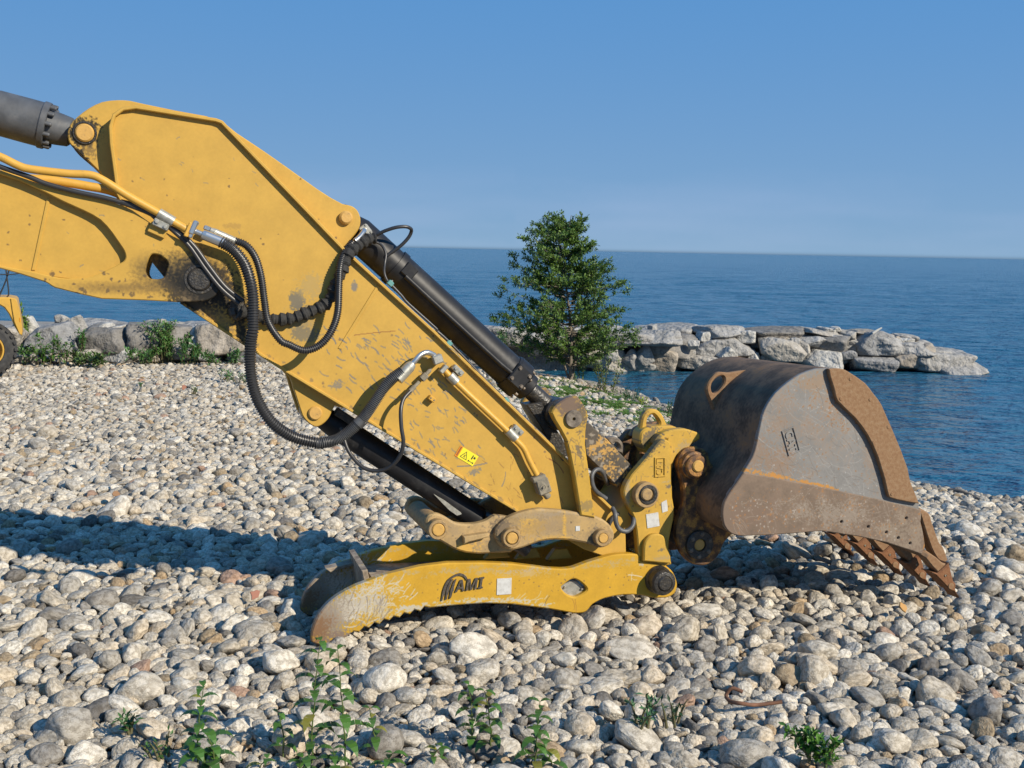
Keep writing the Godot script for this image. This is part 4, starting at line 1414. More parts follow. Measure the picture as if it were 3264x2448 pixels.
	c.setup(0.4, 0.0, 1.8, 0.8, 0.003, lin(0.35, 0.24, 0.105), 31, 0.24)
	c.stain(Vector2(0.9669, 0.4733), 0.07, 0.05, lin(0.55, 0.31, 0.04), 0.75, 1.2)
	c.stain(Vector2(1.1353, 0.4635), 0.012, 0.10, lin(0.55, 0.31, 0.04), 0.8, 0.8)
	c.stain(Vector2(1.0736, 0.3988), 0.10, 0.02, lin(0.55, 0.31, 0.05), 0.6, 1.3)
	c.stain(Vector2(0.6829, 0.3732), 0.08, 0.03, lin(0.54, 0.31, 0.05), 0.8, 0.9)
	c.stain(Vector2(1.037, 0.5117), 0.17, 0.018, lin(0.25, 0.20, 0.15), 0.6, 1.0)
	c.stain(Vector2(1.0463, 0.4601), 0.16, 0.05, lin(0.20, 0.145, 0.085), 0.55, 1.2, 0.0, 1.2)
	c.stain(Vector2(1.2438, 0.4399), 0.08, 0.05, lin(0.42, 0.27, 0.09), 0.6, 1.2, 0.0, 1.2)
	c.stain(Vector2(0.5985, 0.47), 0.07, 0.03, lin(0.20, 0.15, 0.09), 0.5, 1.2, -0.4, 1.2)
	c.stain(Vector2(0.8538, 0.4547), 0.05, 0.06, lin(0.10, 0.075, 0.05), 0.75, 1.0)
	c.stain(Vector2(1.2899, 0.3939), 0.045, 0.05, lin(0.09, 0.07, 0.05), 0.85, 0.7)
	c.stain(Vector2(0.5151, 0.4585), 0.03, 0.06, lin(0.12, 0.09, 0.05), 0.8, 0.9)
	c.stain(Vector2(1.1684, 0.4701), 0.008, 0.008, lin(0.05, 0.04, 0.03), 0.9, 0.7)
	c.specks(60, Vector2(0.4985, 0.3523), Vector2(1.389, 0.5181), lin(0.18, 0.13, 0.07), 0.002, 0.006)
	c.scratches(30, Vector2(0.4985, 0.3523), Vector2(1.389, 0.5181), Vector2(1, -0.5), 0.6, 0.01, 0.04, lin(0.13, 0.11, 0.09), 1, 0.7)
	M.dusty = c.lay(bump(mat(Color.WHITE, 0.72), relief(256, 0.05, 8), 0.04))
	# coupler and idler link paint
	c = Coat.new()
	c.setup(0.9, 0.0, 2.3, 1.2, 0.003, lin(0.45, 0.27, 0.035), 41, 0.10)
	c.stain(Vector2(1.1437, 1.0136), 0.085, 0.065, lin(0.13, 0.085, 0.06), 0.95, 0.35, -0.35)
	c.stain(Vector2(1.214, 0.9577), 0.035, 0.07, lin(0.09, 0.07, 0.05), 0.85, 0.9)
	c.scratches(30, Vector2(1.1476, 0.6802), Vector2(1.2435, 0.9102), Vector2(0.4, -0.9), 1.2, 0.01, 0.05, lin(0.14, 0.10, 0.06), 1, 0.8)
	c.stain(Vector2(1.1954, 0.8029), 0.008, 0.03, lin(0.12, 0.09, 0.06), 0.8, 0.8, 0.4)
	c.stain(Vector2(1.2359, 0.5465), 0.05, 0.02, lin(0.16, 0.12, 0.07), 0.6, 1.3)
	c.specks(120, Vector2(1.0866, 0.4818), Vector2(1.8061, 0.8892), lin(0.14, 0.09, 0.04), 0.002, 0.007)
	c.stain(Vector2(1.5882, 0.8079), 0.10, 0.02, lin(0.10, 0.08, 0.05), 0.75, 1.1, 0.85)
	c.stain(Vector2(1.6135, 0.8471), 0.05, 0.012, lin(0.12, 0.09, 0.06), 0.7, 1.2, 0.5)
	c.stain(Vector2(1.6621, 0.6093), 0.022, 0.010, lin(0.12, 0.10, 0.08), 0.9, 0.9, 0.2)
	c.stain(Vector2(1.6528, 0.632), 0.03, 0.006, lin(0.34, 0.28, 0.2), 0.7, 1.2, 0.1)
	c.stain(Vector2(1.764, 0.7894), 0.035, 0.025, lin(0.28, 0.22, 0.15), 0.6, 1.3, 0.6)
	c.stain(Vector2(1.4544, 0.5811), 0.012, 0.08, lin(0.30, 0.24, 0.17), 0.7, 1.1)
	c.stain(Vector2(1.5598, 0.9367), 0.05, 0.04, lin(0.22, 0.12, 0.05), 0.7, 1.2)
	c.stain(Vector2(1.6214, 0.3164), 0.022, 0.007, lin(0.13, 0.11, 0.08), 0.85, 0.9, 0.25)
	c.stain(Vector2(1.5598, 0.3347), 0.007, 0.006, lin(0.13, 0.11, 0.08), 0.85, 0.6)
	c.stain(Vector2(1.6178, 0.2758), 0.05, 0.012, lin(0.30, 0.23, 0.14), 0.6, 1.2)
	c.scratches(50, Vector2(1.4443, 0.421), Vector2(1.8065, 0.8689), Vector2(0.4, -0.9), 1.4, 0.006, 0.03, lin(0.15, 0.11, 0.07), 1, 0.7)
	M.coupler = c.lay(bump(mat(Color.WHITE, 0.5), relief(256, 0.05, 9), 0.04))
	# power link: brown steel with flakes of paint
	c = Coat.new()
	c.setup(1.0, 0.3, 1.8, 1.2, 0.003, lin(0.085, 0.068, 0.05), 51, 0.35)
	for k in 70:
		var q := Vector2(c.rng.randfn(0, 0.07), c.rng.randfn(0, 0.035))
		c.stain(Vector2(1.399, 0.7563) + q.rotated(-0.85), c.rng.randf_range(0.004, 0.02), c.rng.randf_range(0.003, 0.012), lin(0.46, 0.26, 0.06), 0.85, 1.4)
	for k in 40:
		var q := Vector2(c.rng.randfn(0, 0.05), c.rng.randfn(0, 0.016))
		c.stain(Vector2(1.4393, 0.6735) + q.rotated(0.3), c.rng.randf_range(0.004, 0.018), c.rng.randf_range(0.003, 0.01), lin(0.46, 0.26, 0.06), 0.85, 1.4)
	c.specks(60, Vector2(1.2895, 0.6114), Vector2(1.5229, 0.8857), lin(0.26, 0.22, 0.17), 0.004, 0.014)
	M.flaked = c.lay(bump(mat(Color.WHITE, 0.75), relief(256, 0.04, 10), 0.08))
	# bucket side: grey worn steel, rust in patches
	c = Coat.new()
	c.setup(1.7, -0.05, 3.3, 1.3, 0.0028, lin(0.195, 0.187, 0.178), 61, 0.16)
	var rb := lin(0.21, 0.145, 0.10)
	c.stain(Vector2(1.9757, 0.787), 0.13, 0.10, rb, 0.7, 1.1)
	c.stain(Vector2(2.0792, 0.7373), 0.18, 0.06, rb, 0.6, 1.2, -0.2)
	c.stain(Vector2(2.2824, 1.1122), 0.13, 0.05, lin(0.24, 0.14, 0.075), 0.55, 1.4, 0.35)
	c.stain(Vector2(2.3746, 0.9877), 0.10, 0.10, lin(0.24, 0.15, 0.09), 0.4, 1.6, -0.9)
	c.stain(Vector2(2.59, 0.7475), 0.05, 0.16, lin(0.22, 0.14, 0.09), 0.4, 1.5, 0.3)
	c.specks(260, Vector2(1.982, 0.5742), Vector2(2.6819, 1.1595), lin(0.24, 0.125, 0.055), 0.0015, 0.006)
	c.specks(160, Vector2(2.3345, 0.8812), Vector2(2.5463, 1.1538), lin(0.25, 0.12, 0.05), 0.0015, 0.006)
	c.specks(160, Vector2(1.982, 0.5742), Vector2(2.6819, 1.1595), lin(0.33, 0.32, 0.31), 0.0015, 0.005)
	c.scratches(120, Vector2(1.9559, 0.5983), Vector2(2.6839, 1.1127), Vector2(0.8, -0.3), 1.2, 0.02, 0.10, lin(0.30, 0.29, 0.28), 1, 0.5)
	c.scratches(40, Vector2(1.9559, 0.5983), Vector2(2.6839, 1.1127), Vector2(0.7, -0.6), 0.35, 0.08, 0.30, lin(0.28, 0.27, 0.26), 1, 0.55)
	c.scratches(60, Vector2(1.9559, 0.5983), Vector2(2.6839, 1.1127), Vector2(0.7, -0.6), 0.7, 0.02, 0.12, lin(0.10, 0.08, 0.065), 1, 0.5)
	c.stain(Vector2(2.2469, 0.884), 0.30, 0.10, rb, 0.45, 1.1, -0.5, 1.0)
	c.stain(Vector2(2.0979, 0.957), 0.12, 0.20, rb, 0.5, 1.0, 0.3, 1.0)
	for k in 40:
		var f := k / 39.0
		c.stain(Vector2(1.9232, 0.7113).lerp(Vector2(2.4157, 0.6025), f) + Vector2(0, c.rng.randf_range(-0.003, 0.008)), c.rng.randf_range(0.008, 0.024), lerpf(0.012, 0.004, f), lin(0.42, 0.19, 0.04), 0.85, 1.2, -0.2)
	M.bucket_side = c.lay(bump(mat(Color.WHITE, 0.55, 0.15), relief(256, 0.05, 12), 0.03))
	# brown lower wear plate
	c = Coat.new()
	c.setup(1.7, -0.05, 3.3, 0.8, 0.0028, lin(0.165, 0.118, 0.082), 71, 0.2)
	c.stain(Vector2(1.9672, 0.4987), 0.16, 0.09, lin(0.15, 0.10, 0.07), 0.7, 1.1)
	c.stain(Vector2(2.3932, 0.4902), 0.24, 0.06, lin(0.235, 0.20, 0.165), 0.6, 1.3, -0.15)
	c.stain(Vector2(2.7625, 0.3735), 0.13, 0.10, lin(0.235, 0.19, 0.14), 0.55, 1.3, -0.2)
	c.specks(500, Vector2(1.8371, 0.3389), Vector2(2.9387, 0.6293), lin(0.27, 0.13, 0.05), 0.0015, 0.006)
	c.specks(240, Vector2(1.8371, 0.3389), Vector2(2.9387, 0.6293), lin(0.31, 0.27, 0.23), 0.0015, 0.006)
	c.scratches(120, Vector2(1.8508, 0.4521), Vector2(2.7992, 0.5958), Vector2(0.9, -0.35), 1.0, 0.02, 0.09, lin(0.28, 0.23, 0.18), 1, 0.5)
	for k in 40:
		var f := k / 39.0
		c.stain(Vector2(2.9096, 0.4454).lerp(Vector2(2.9038, 0.2654), f), 0.012, 0.02, lin(0.33, 0.15, 0.04), 0.7, 1.2)
	M.wear = c.lay(bump(mat(Color.WHITE, 0.7, 0.1), relief(256, 0.05, 13), 0.04))
	var rustmap := grain(512, 0.015, 81, [[0.0, lin(0.13, 0.062, 0.03)], [0.35, lin(0.19, 0.10, 0.045)], [0.6, lin(0.235, 0.14, 0.07)], [0.8, lin(0.24, 0.17, 0.105)], [1.0, lin(0.30, 0.16, 0.06)]], 5, 0.55)
	M.rust = bump(clad(mat(Color.WHITE, 0.85), rustmap, 5.5), relief(256, 0.06, 14), 0.06)
	M.tooth = bump(clad(mat(Color(0.92, 0.8, 0.7), 0.8), rustmap, 5.0), relief(256, 0.06, 14), 0.12)
	var shellmap := grain(512, 0.012, 85, [[0.0, lin(0.045, 0.031, 0.022)], [0.4, lin(0.10, 0.068, 0.045)], [0.6, lin(0.165, 0.108, 0.068)], [0.75, lin(0.20, 0.12, 0.065)], [1.0, lin(0.27, 0.13, 0.045)]], 6, 0.35)
	M.shell = bump(clad(mat(Color.WHITE, 0.8, 0.0, 0.35), shellmap, 1.1), relief(256, 0.05, 15), 0.06)
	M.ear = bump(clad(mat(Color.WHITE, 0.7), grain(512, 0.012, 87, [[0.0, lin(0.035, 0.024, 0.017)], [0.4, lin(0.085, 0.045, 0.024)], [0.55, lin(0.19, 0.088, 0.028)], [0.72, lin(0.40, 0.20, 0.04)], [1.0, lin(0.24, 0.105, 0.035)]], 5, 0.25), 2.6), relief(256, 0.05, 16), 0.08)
	M.oily = bump(clad(mat(Color.WHITE, 0.4), grain(256, 0.03, 89, [[0.0, lin(0.01, 0.01, 0.009)], [0.5, lin(0.03, 0.027, 0.024)], [0.75, lin(0.06, 0.05, 0.035)], [1.0, lin(0.13, 0.10, 0.06)]], 5, 0.3), 5.0), relief(256, 0.06, 17), 0.15)
	M.worn_steel = bump(clad(mat(Color.WHITE, 0.5, 0.3), grain(256, 0.02, 91, [[0.0, lin(0.06, 0.05, 0.04)], [0.5, lin(0.16, 0.13, 0.10)], [1.0, lin(0.28, 0.24, 0.19)]], 5, 0.3), 5.0), relief(256, 0.05, 18), 0.05)
	M.valve = bump(clad(mat(Color.WHITE, 0.75), grain(256, 0.02, 93, [[0.0, lin(0.10, 0.09, 0.07)], [0.5, lin(0.20, 0.175, 0.13)], [1.0, lin(0.33, 0.28, 0.19)]], 5, 0.3), 5.0), relief(256, 0.05, 18), 0.06)
	M.black_paint = bump(clad(mat(Color.WHITE, 0.46, 0.0, 0.38), grain(256, 0.01, 95, [[0.0, lin(0.009, 0.009, 0.010)], [0.6, lin(0.016, 0.016, 0.018)], [0.85, lin(0.03, 0.03, 0.03)], [1.0, lin(0.09, 0.085, 0.08)]], 6, 0.3), 2.5), relief(256, 0.04, 19), 0.02)
	M.grey_paint = bump(clad(mat(Color.WHITE, 0.55), grain(256, 0.01, 97, [[0.0, lin(0.045, 0.047, 0.052)], [0.6, lin(0.075, 0.08, 0.088)], [0.9, lin(0.11, 0.112, 0.118)], [1.0, lin(0.12, 0.08, 0.055)]], 6, 0.2), 3.0), relief(256, 0.05, 20), 0.04)
	M.rubber = mat(lin(0.03, 0.03, 0.032), 0.38)
	M.rubber_worn = bump(clad(mat(Color.WHITE, 0.5), grain(256, 0.015, 99, [[0.0, lin(0.03, 0.03, 0.032)], [0.5, lin(0.075, 0.077, 0.08)], [1.0, lin(0.13, 0.13, 0.13)]], 5, 0.3), 4.0), relief(256, 0.05, 20), 0.02)
	M.cloth = bump(clad(mat(Color.WHITE, 0.85), grain(256, 0.02, 101, [[0.0, lin(0.008, 0.008, 0.008)], [1.0, lin(0.05, 0.048, 0.045)]], 4, 0.4), 6.0), relief(256, 0.02, 22, 3), 0.5)
	M.silver = mat(lin(0.62, 0.61, 0.58), 0.28, 0.9)
	M.zinc = bump(clad(mat(Color.WHITE, 0.42, 0.55), grain(256, 0.02, 103, [[0.0, lin(0.22, 0.21, 0.17)], [0.6, lin(0.42, 0.41, 0.36)], [1.0, lin(0.52, 0.51, 0.46)]], 5, 0.3), 5.0), relief(256, 0.05, 23), 0.02)
	M.pipe = bump(clad(mat(Color.WHITE, 0.4), grain(256, 0.02, 105, [[0.0, lin(0.36, 0.22, 0.06)], [0.3, lin(0.54, 0.30, 0.045)], [1.0, lin(0.58, 0.325, 0.055)]], 5, 0.3), 3.0), relief(256, 0.05, 23), 0.02)
	M.pin = bump(clad(mat(Color.WHITE, 0.5), grain(256, 0.02, 107, [[0.0, lin(0.20, 0.13, 0.06)], [0.35, lin(0.48, 0.28, 0.07)], [1.0, lin(0.55, 0.32, 0.08)]], 5, 0.35), 7.0), relief(256, 0.05, 23), 0.04)
	M.dusty_pin = bump(clad(mat(Color.WHITE, 0.7), grain(256, 0.02, 109, [[0.0, lin(0.10, 0.07, 0.04)], [0.4, lin(0.27, 0.18, 0.085)], [1.0, lin(0.45, 0.28, 0.09)]], 5, 0.35), 7.0), relief(256, 0.05, 23), 0.05)
	M.teal = mat(lin(0.10, 0.26, 0.24), 0.5)
	M.sticker = clad(mat(Color.WHITE, 0.5), grain(128, 0.03, 110, [[0.0, lin(0.36, 0.35, 0.33)], [0.6, lin(0.50, 0.50, 0.48)], [1.0, lin(0.56, 0.56, 0.54)]], 4, 0.4), 8.0)
	M.logo = bump(clad(mat(Color.WHITE, 0.45, 0.2), grain(256, 0.02, 111, [[0.0, lin(0.03, 0.027, 0.025)], [0.6, lin(0.09, 0.075, 0.06)], [1.0, lin(0.22, 0.18, 0.13)]], 5, 0.35), 12.0), relief(256, 0.05, 23), 0.03)
	M.deck = bump(clad(mat(Color.WHITE, 0.75), grain(256, 0.012, 113, [[0.0, lin(0.10, 0.075, 0.05)], [0.5, lin(0.28, 0.22, 0.16)], [0.7, lin(0.36, 0.30, 0.22)], [1.0, lin(0.50, 0.28, 0.05)]], 5, 0.3), 3.0), relief(256, 0.05, 24), 0.06)

func decal_texture() -> ImageTexture:
	var im := Image.create_empty(192, 96, false, Image.FORMAT_RGB8)
	var ye := lin(0.72, 0.62, 0.03)
	var ink := lin(0.03, 0.03, 0.02)
	im.fill(ye)
	im.fill_rect(Rect2i(0, 0, 30, 96), lin(0.62, 0.20, 0.02))
	for y in 8:   # a line of small capitals down the header, too small to read
		im.fill_rect(Rect2i(9, 8 + y * 10, 12, 7), ink)
		im.fill_rect(Rect2i(13, 10 + y * 10, 4, 2), lin(0.62, 0.20, 0.02))
	var tri := PackedVector2Array([Vector2(42, 80), Vector2(78, 14), Vector2(114, 80)])
	var tri2 := PackedVector2Array([Vector2(51, 75), Vector2(78, 25), Vector2(105, 75)])
	var body := PackedVector2Array([Vector2(70, 68), Vector2(74, 48), Vector2(80, 42), Vector2(88, 50), Vector2(82, 56), Vector2(90, 68)])
	for y in 96:
		for x in 192:
			var p := Vector2(x, y)
			if Geometry2D.is_point_in_polygon(p, tri) and not Geometry2D.is_point_in_polygon(p, tri2):
				im.set_pixel(x, y, ink)
			if Geometry2D.is_point_in_polygon(p, body):
				im.set_pixel(x, y, lin(0.2, 0.17, 0.02))
			if p.distance_to(Vector2(148, 20)) < 6 or Rect2(142, 27, 12, 26).has_point(p) or Rect2(160, 22, 18, 18).has_point(p):
				im.set_pixel(x, y, ink)
			if absf(p.y - 74) < 2.5 and p.x > 130 and p.x < 176 or absf(absf(p.x - 153) - 22) + absf(p.y - 74) * 0.8 < 8:
				im.set_pixel(x, y, ink)
	return ImageTexture.create_from_image(im)

func logo_frame(parent: Node3D, at: Vector3, turn: float, s: Vector2, material: Material) -> void:
	# raised rectangular frame with raised capitals set along its long side
	var g := parent
	var xf := Transform3D(Basis(Vector3.BACK, turn), at)
	var mb := MB.new()
	mb.xf = xf
	var o := PackedVector2Array([Vector2(-s.x, -s.y), Vector2(s.x, -s.y), Vector2(s.x, s.y), Vector2(-s.x, s.y)])
	var i := PackedVector2Array([Vector2(-s.x, -s.y) * 0.88, Vector2(s.x, -s.y) * 0.88, Vector2(s.x, s.y) * 0.88, Vector2(-s.x, s.y) * 0.88])
	for k in i.size():
		i[k] = Vector2(signf(o[k].x) * (s.x - 0.007), signf(o[k].y) * (s.y - 0.007))
	mb.plate(o, -0.002, 0.005, 0.002, [i])
	obj("logo_frame", mb, material, g, "raised frame around the cast letters CAT")
	lettering(g, "CAT", xf, s.y * 1.2, 0.0035, material, s.x * 1.55)
func lettering(parent: Node3D, words: String, xf: Transform3D, high: float, deep: float, material: Material, wide := 0.0) -> void:
	var f := SystemFont.new()
	f.font_names = PackedStringArray(["Droid Sans"])
	f.font_weight = 700
	var tm := TextMesh.new()
	tm.font = f
	tm.text = words
	tm.font_size = 64
	tm.pixel_size = high / 46.0
	tm.depth = deep * 2.0
	tm.material = material
	var o := MeshInstance3D.new()
	o.name = "logo_letters"
	o.mesh = tm
	o.material_override = material
	parent.add_child(o, true)
	var sx := 1.0
	if wide > 0:
		sx = wide / maxf(0.01, tm.get_aabb().size.x)
	o.transform = xf * Transform3D(Basis.from_scale(Vector3(sx, 1, 1)), Vector3.ZERO)

func excavator() -> void:
	paints()
	var ex := thing("excavator", "yellow excavator arm resting its thumb and rusty bucket on the pebbles", "excavator", Vector3(-0.8349, 0, -4.3502))
	ex.basis = Basis(Vector3.UP, deg_to_rad(17.2)) * Basis(Vector3.RIGHT, deg_to_rad(-2.5))

	# ---- boom
	var boom := group_of("boom", ex, "yellow boom end with a greasy pivot pin")
	var nose := pv([-1.7056,2.1788,-1.2493,1.9896,-1.1534,1.9599,-0.9903,1.9042,-0.8901,1.8826,-0.7608,1.8542,-0.7221,1.841,-0.6852,1.8235,-0.616,1.7739,-0.5459,1.7311,-0.4749,1.6953,-0.4449,1.6745,-0.4177,1.6513,-0.394,1.6254,-0.3748,1.5991,-0.3664,1.5844,-0.3597,1.5689,-0.3557,1.5538,-0.3551,1.543,-0.3561,1.5319,-0.3583,1.5214,-0.3615,1.512,-0.3656,1.5042,-0.3709,1.4971,-0.3771,1.4907,-0.384,1.4852,-0.3951,1.4786,-0.4077,1.4732,-0.4209,1.4699,-0.5225,1.4649,-0.6509,1.4719,-0.8047,1.4764,-0.88,1.4937,-0.9744,1.5186,-0.9858,1.525,-0.9963,1.5332,-1.0075,1.5401,-1.0999,1.5716,-1.1651,1.5902,-1.2619,1.6159,-1.7254,1.7115,-1.7248,1.7252,-1.2615,1.6266,-1.1648,1.6016,-1.0564,1.5808,-0.9666,1.5587,-0.932,1.5548,-0.8988,1.5543,-0.8711,1.5564,-0.8439,1.5622,-0.8159,1.5736,-0.7881,1.5878,-0.7536,1.6055,-0.7247,1.6225,-0.7214,1.6256,-0.7186,1.6294,-0.7164,1.6336,-0.715,1.6381,-0.7145,1.6426,-0.7152,1.6494,-0.7172,1.657,-0.7201,1.6647,-0.7236,1.6719,-0.7604,1.7299,-0.7807,1.7575,-0.804,1.7822,-0.833,1.801,-0.8646,1.8169,-0.9349,1.8487,-1.0009,1.8831,-1.0891,1.9242,-1.1539,1.9443,-1.2498,1.9742,-1.7063,2.162])
	var eye := pv([-0.6151,1.6539,-0.6107,1.6552,-0.6057,1.6555,-0.6005,1.655,-0.5952,1.6538,-0.5903,1.6521,-0.5809,1.6473,-0.5712,1.6406,-0.5636,1.6339,-0.561,1.6308,-0.5588,1.6272,-0.5571,1.6234,-0.5559,1.6194,-0.5554,1.6154,-0.5563,1.6071,-0.5587,1.598,-0.5617,1.5892,-0.5646,1.5804,-0.568,1.5719,-0.5722,1.5651,-0.5748,1.5625,-0.5779,1.5604,-0.5814,1.5587,-0.585,1.5575,-0.5887,1.5567,-0.5968,1.5559,-0.6066,1.5556,-0.6163,1.5561,-0.6242,1.5578,-0.6284,1.5604,-0.632,1.5641,-0.635,1.5684,-0.6375,1.5729,-0.6394,1.577,-0.6409,1.5815,-0.6416,1.5861,-0.6416,1.5909,-0.6411,1.5956,-0.6364,1.6141,-0.6297,1.6329,-0.6275,1.6378,-0.6249,1.6427,-0.6221,1.6474,-0.6188,1.6512])
	slab("nose_plate", boom, M.paint, nose, -0.04, 0.04, 0.004, [eye])
	slab("nose_plate", boom, M.paint, nose, -0.49, -0.41, 0.004, [eye])
	slab("box_section", boom, M.paint, pv([-1.7155,2.1773,-1.1587,1.9606,-0.9944,1.9023,-0.9055,1.8826,-0.8253,1.8586,-0.7965,1.8406,-0.7702,1.8182,-0.7476,1.7927,-0.7303,1.7657,-0.7199,1.7417,-0.7122,1.7149,-0.7077,1.6875,-0.707,1.6618,-0.7107,1.6401,-0.72,1.6227,-0.7344,1.608,-0.7522,1.5957,-0.7716,1.5851,-0.7908,1.5758,-0.8254,1.5621,-0.8634,1.5524,-0.9022,1.5488,-0.9818,1.559,-1.0611,1.5748,-1.1704,1.5923,-1.7352,1.7131]), -0.42, 0.005, 0.004)
	slab("weld_seam", boom, M.paint, pv([-0.9969,1.864,-0.9848,1.8608,-1.0467,1.5852,-1.0601,1.585]), 0.002, 0.010, 0.002)
	pinned("pivot_pin", boom, M.oily, Vector2(-0.4377, 1.5566), -0.50, 0.052, 0.0457, 0.006)
	ringed("pin_collar", boom, M.oily, Vector2(-0.4376, 1.5567), 0.0, 0.043, 0.0472, 0.0609)

	# ---- stick
	var stick := group_of("stick", ex, "yellow stick with scratched paint")
	var panel := pv([-0.7312,1.8549,-0.7449,1.9325,-0.7551,2.0358,-0.7618,2.1093,-0.7623,2.1401,-0.7603,2.1682,-0.7582,2.1783,-0.755,2.1881,-0.7508,2.1974,-0.7454,2.2058,-0.7385,2.2131,-0.7303,2.2196,-0.7213,2.2252,-0.7118,2.2297,-0.6895,2.2349,-0.6657,2.2382,-0.3549,2.2047,0.1625,1.6913,0.5468,1.3436,1.1893,0.7302,1.404,0.4928,1.4554,0.5151,1.5062,0.5896,1.5165,0.6002,1.5283,0.6094,1.5405,0.6164,1.55,0.6199,1.56,0.6223,1.5701,0.6232,1.5798,0.6226,1.5874,0.6209,1.595,0.6182,1.6024,0.6145,1.6092,0.61,1.6153,0.6047,1.6226,0.5959,1.6294,0.5853,1.6349,0.5739,1.6381,0.5627,1.6386,0.5515,1.6369,0.54,1.6339,0.5286,1.6302,0.518,1.6204,0.4998,1.6088,0.4823,1.4699,0.3921,1.4738,0.2898,1.3918,0.2708,1.2629,0.3201,0.9422,0.5146,-0.1187,1.191,-0.5086,1.4611,-0.5654,1.5527,-0.6499,1.6654,-0.7183,1.7992])
	slab("box_section", stick, M.paint, panel, -0.37, -0.05, 0.003)
	var top_line := pv([-0.7078,1.8429,-0.7334,1.894,-0.7424,1.9898,-0.7527,2.085,-0.7546,2.1509,-0.7417,2.194,-0.711,2.2177,-0.6651,2.2261,-0.363,2.1922,-0.3425,2.1857,0.1516,1.6776,0.5355,1.3338,1.1783,0.7225,1.2965,0.5875,1.3957,0.4932])
	slab("edge_flange", stick, M.paint, strip(top_line, 0.014), -0.395, -0.026, 0.003)
	var low_line := pv([0.9358,0.5273,-0.1202,1.2019,-0.5083,1.4705])
	slab("edge_flange", stick, M.paint, strip(low_line, 0.013), -0.395, -0.032, 0.003)
	var ear1 := pv([-0.3906,2.2195,-0.6386,2.2592,-0.6886,2.2682,-0.7135,2.2694,-0.7384,2.2682,-0.7668,2.2646,-0.7952,2.2575,-0.821,2.2454,-0.845,2.2303,-0.8677,2.213,-0.8878,2.1948,-0.9037,2.1778,-0.9165,2.1601,-0.9204,2.1522,-0.9235,2.1439,-0.9255,2.1353,-0.9264,2.1265,-0.9262,2.1167,-0.925,2.1063,-0.9225,2.096,-0.9185,2.0864,-0.9032,2.0681,-0.8846,2.051,-0.8504,2.0214,-0.8092,1.9784,-0.7911,1.9543,-0.775,1.9288,-0.7341,1.8474,-0.5476,1.7459,-0.5399,2.1269])
	var ear2 := pv([-0.3422,2.2115,-0.2789,2.1627,-0.1655,2.0908,-0.0887,2.0395,0.0514,1.9436,0.1069,1.9097,0.1549,1.8857,0.1687,1.8825,0.1828,1.8806,0.1953,1.8773,0.2027,1.8736,0.2097,1.869,0.2159,1.8636,0.2211,1.8572,0.2255,1.8494,0.2291,1.8403,0.2317,1.8307,0.2331,1.8213,0.2329,1.8089,0.2308,1.7965,0.2272,1.7849,0.2192,1.77,0.2091,1.7562,0.1953,1.7403,0.1821,1.7234,0.1751,1.7055,0.1697,1.6869,-0.1678,1.9114,-0.3177,2.0993])
	for w in [-0.1, -0.28]:
		slab("cylinder_ear", stick, M.paint, ear1, w - 0.045, w, 0.004)
		slab("cylinder_ear", stick, M.paint, ear2, w - 0.045, w, 0.004)
	pinned("ear_pin", stick, M.pin, Vector2(-0.8628, 2.132), -0.33, -0.085, 0.036, 0.006)
	ringed("pin_collar", stick, M.oily, Vector2(-0.8628, 2.132), -0.1, -0.092, 0.0376, 0.046)
	pinned("ear_pin", stick, M.pin, Vector2(0.1688, 1.8264), -0.33, -0.075, 0.0289, 0.008)
	slab("weld_seam", stick, M.paint, pv([0.2928,1.5405,0.3059,1.5341,0.137,1.2654,0.1241,1.2704]), -0.052, -0.0465, 0.002)
	# lower bracket for the thumb cylinder
	var brk := pv([-0.1166,1.1916,-0.0933,1.1669,-0.0738,1.1427,-0.066,1.1209,-0.0608,1.098,-0.0432,1.0409,-0.0255,0.9835,-0.0184,0.9712,-0.0097,0.9599,-0.0002,0.9502,0.0056,0.9451,0.0119,0.9402,0.0185,0.9359,0.0251,0.9327,0.0317,0.9312,0.0383,0.9315,0.045,0.9334,0.0516,0.9364,0.0581,0.9401,0.0641,0.9441,0.0736,0.952,0.0825,0.9616,0.0902,0.9721,0.1133,1.0207,0.1498,1.0075,0.1705,1.044,0.13,1.0777])
	for w in [-0.08, -0.30]:
		slab("thumb_cylinder_bracket", stick, M.paint, brk, w - 0.04, w, 0.004)
	pinned("bracket_pin", stick, M.pin, Vector2(0.0295, 0.9912), -0.35, -0.066, 0.0296, 0.005)
	var mb := MB.new()
	var lug := Vector3(0.5312, 1.0455, -0.035)
	var sl := Basis(Vector3.BACK, -0.62)
	mb.box(lug, Vector3(0.016, 0.010, 0.018), sl, 0.002)
	obj("mounting_lug", mb, M.pipe, stick)
	bolt(stick, M.worn_steel, lug + sl * Vector3(-0.009, 0, 0.018), Vector3.BACK, 0.003, 0.001, "bolt_hole")
	bolt(stick, M.worn_steel, lug + sl * Vector3(0.009, 0, 0.018), Vector3.BACK, 0.003, 0.001, "bolt_hole")
	# warning label
	var lab := MeshInstance3D.new()
	var lm := PlaneMesh.new()
	lm.size = Vector2(0.099, 0.052)
	lm.orientation = PlaneMesh.FACE_Z
	lab.mesh = lm
	var ldm := mat(Color.WHITE, 0.35)
	ldm.albedo_texture = decal_texture()
	lab.material_override = ldm
	lab.name = "warning_label"
	lab.set_meta("label", "yellow warning label with black triangle and orange header")
	stick.add_child(lab, true)
	lab.position = Vector3(0.6937, 0.7838, -0.0478)
	lab.rotation.z = -0.56

	# ---- stick cylinder (grey, upper left)
	var sc := group_of("stick_cylinder", ex, "grey hydraulic cylinder head with a ring of bolts")
	var ax := Vector3(-0.8628, 2.132, -0.21)
	var a0 := Vector3(-1.1974, 2.212, -0.21)
	var ad := (ax - a0).normalized()
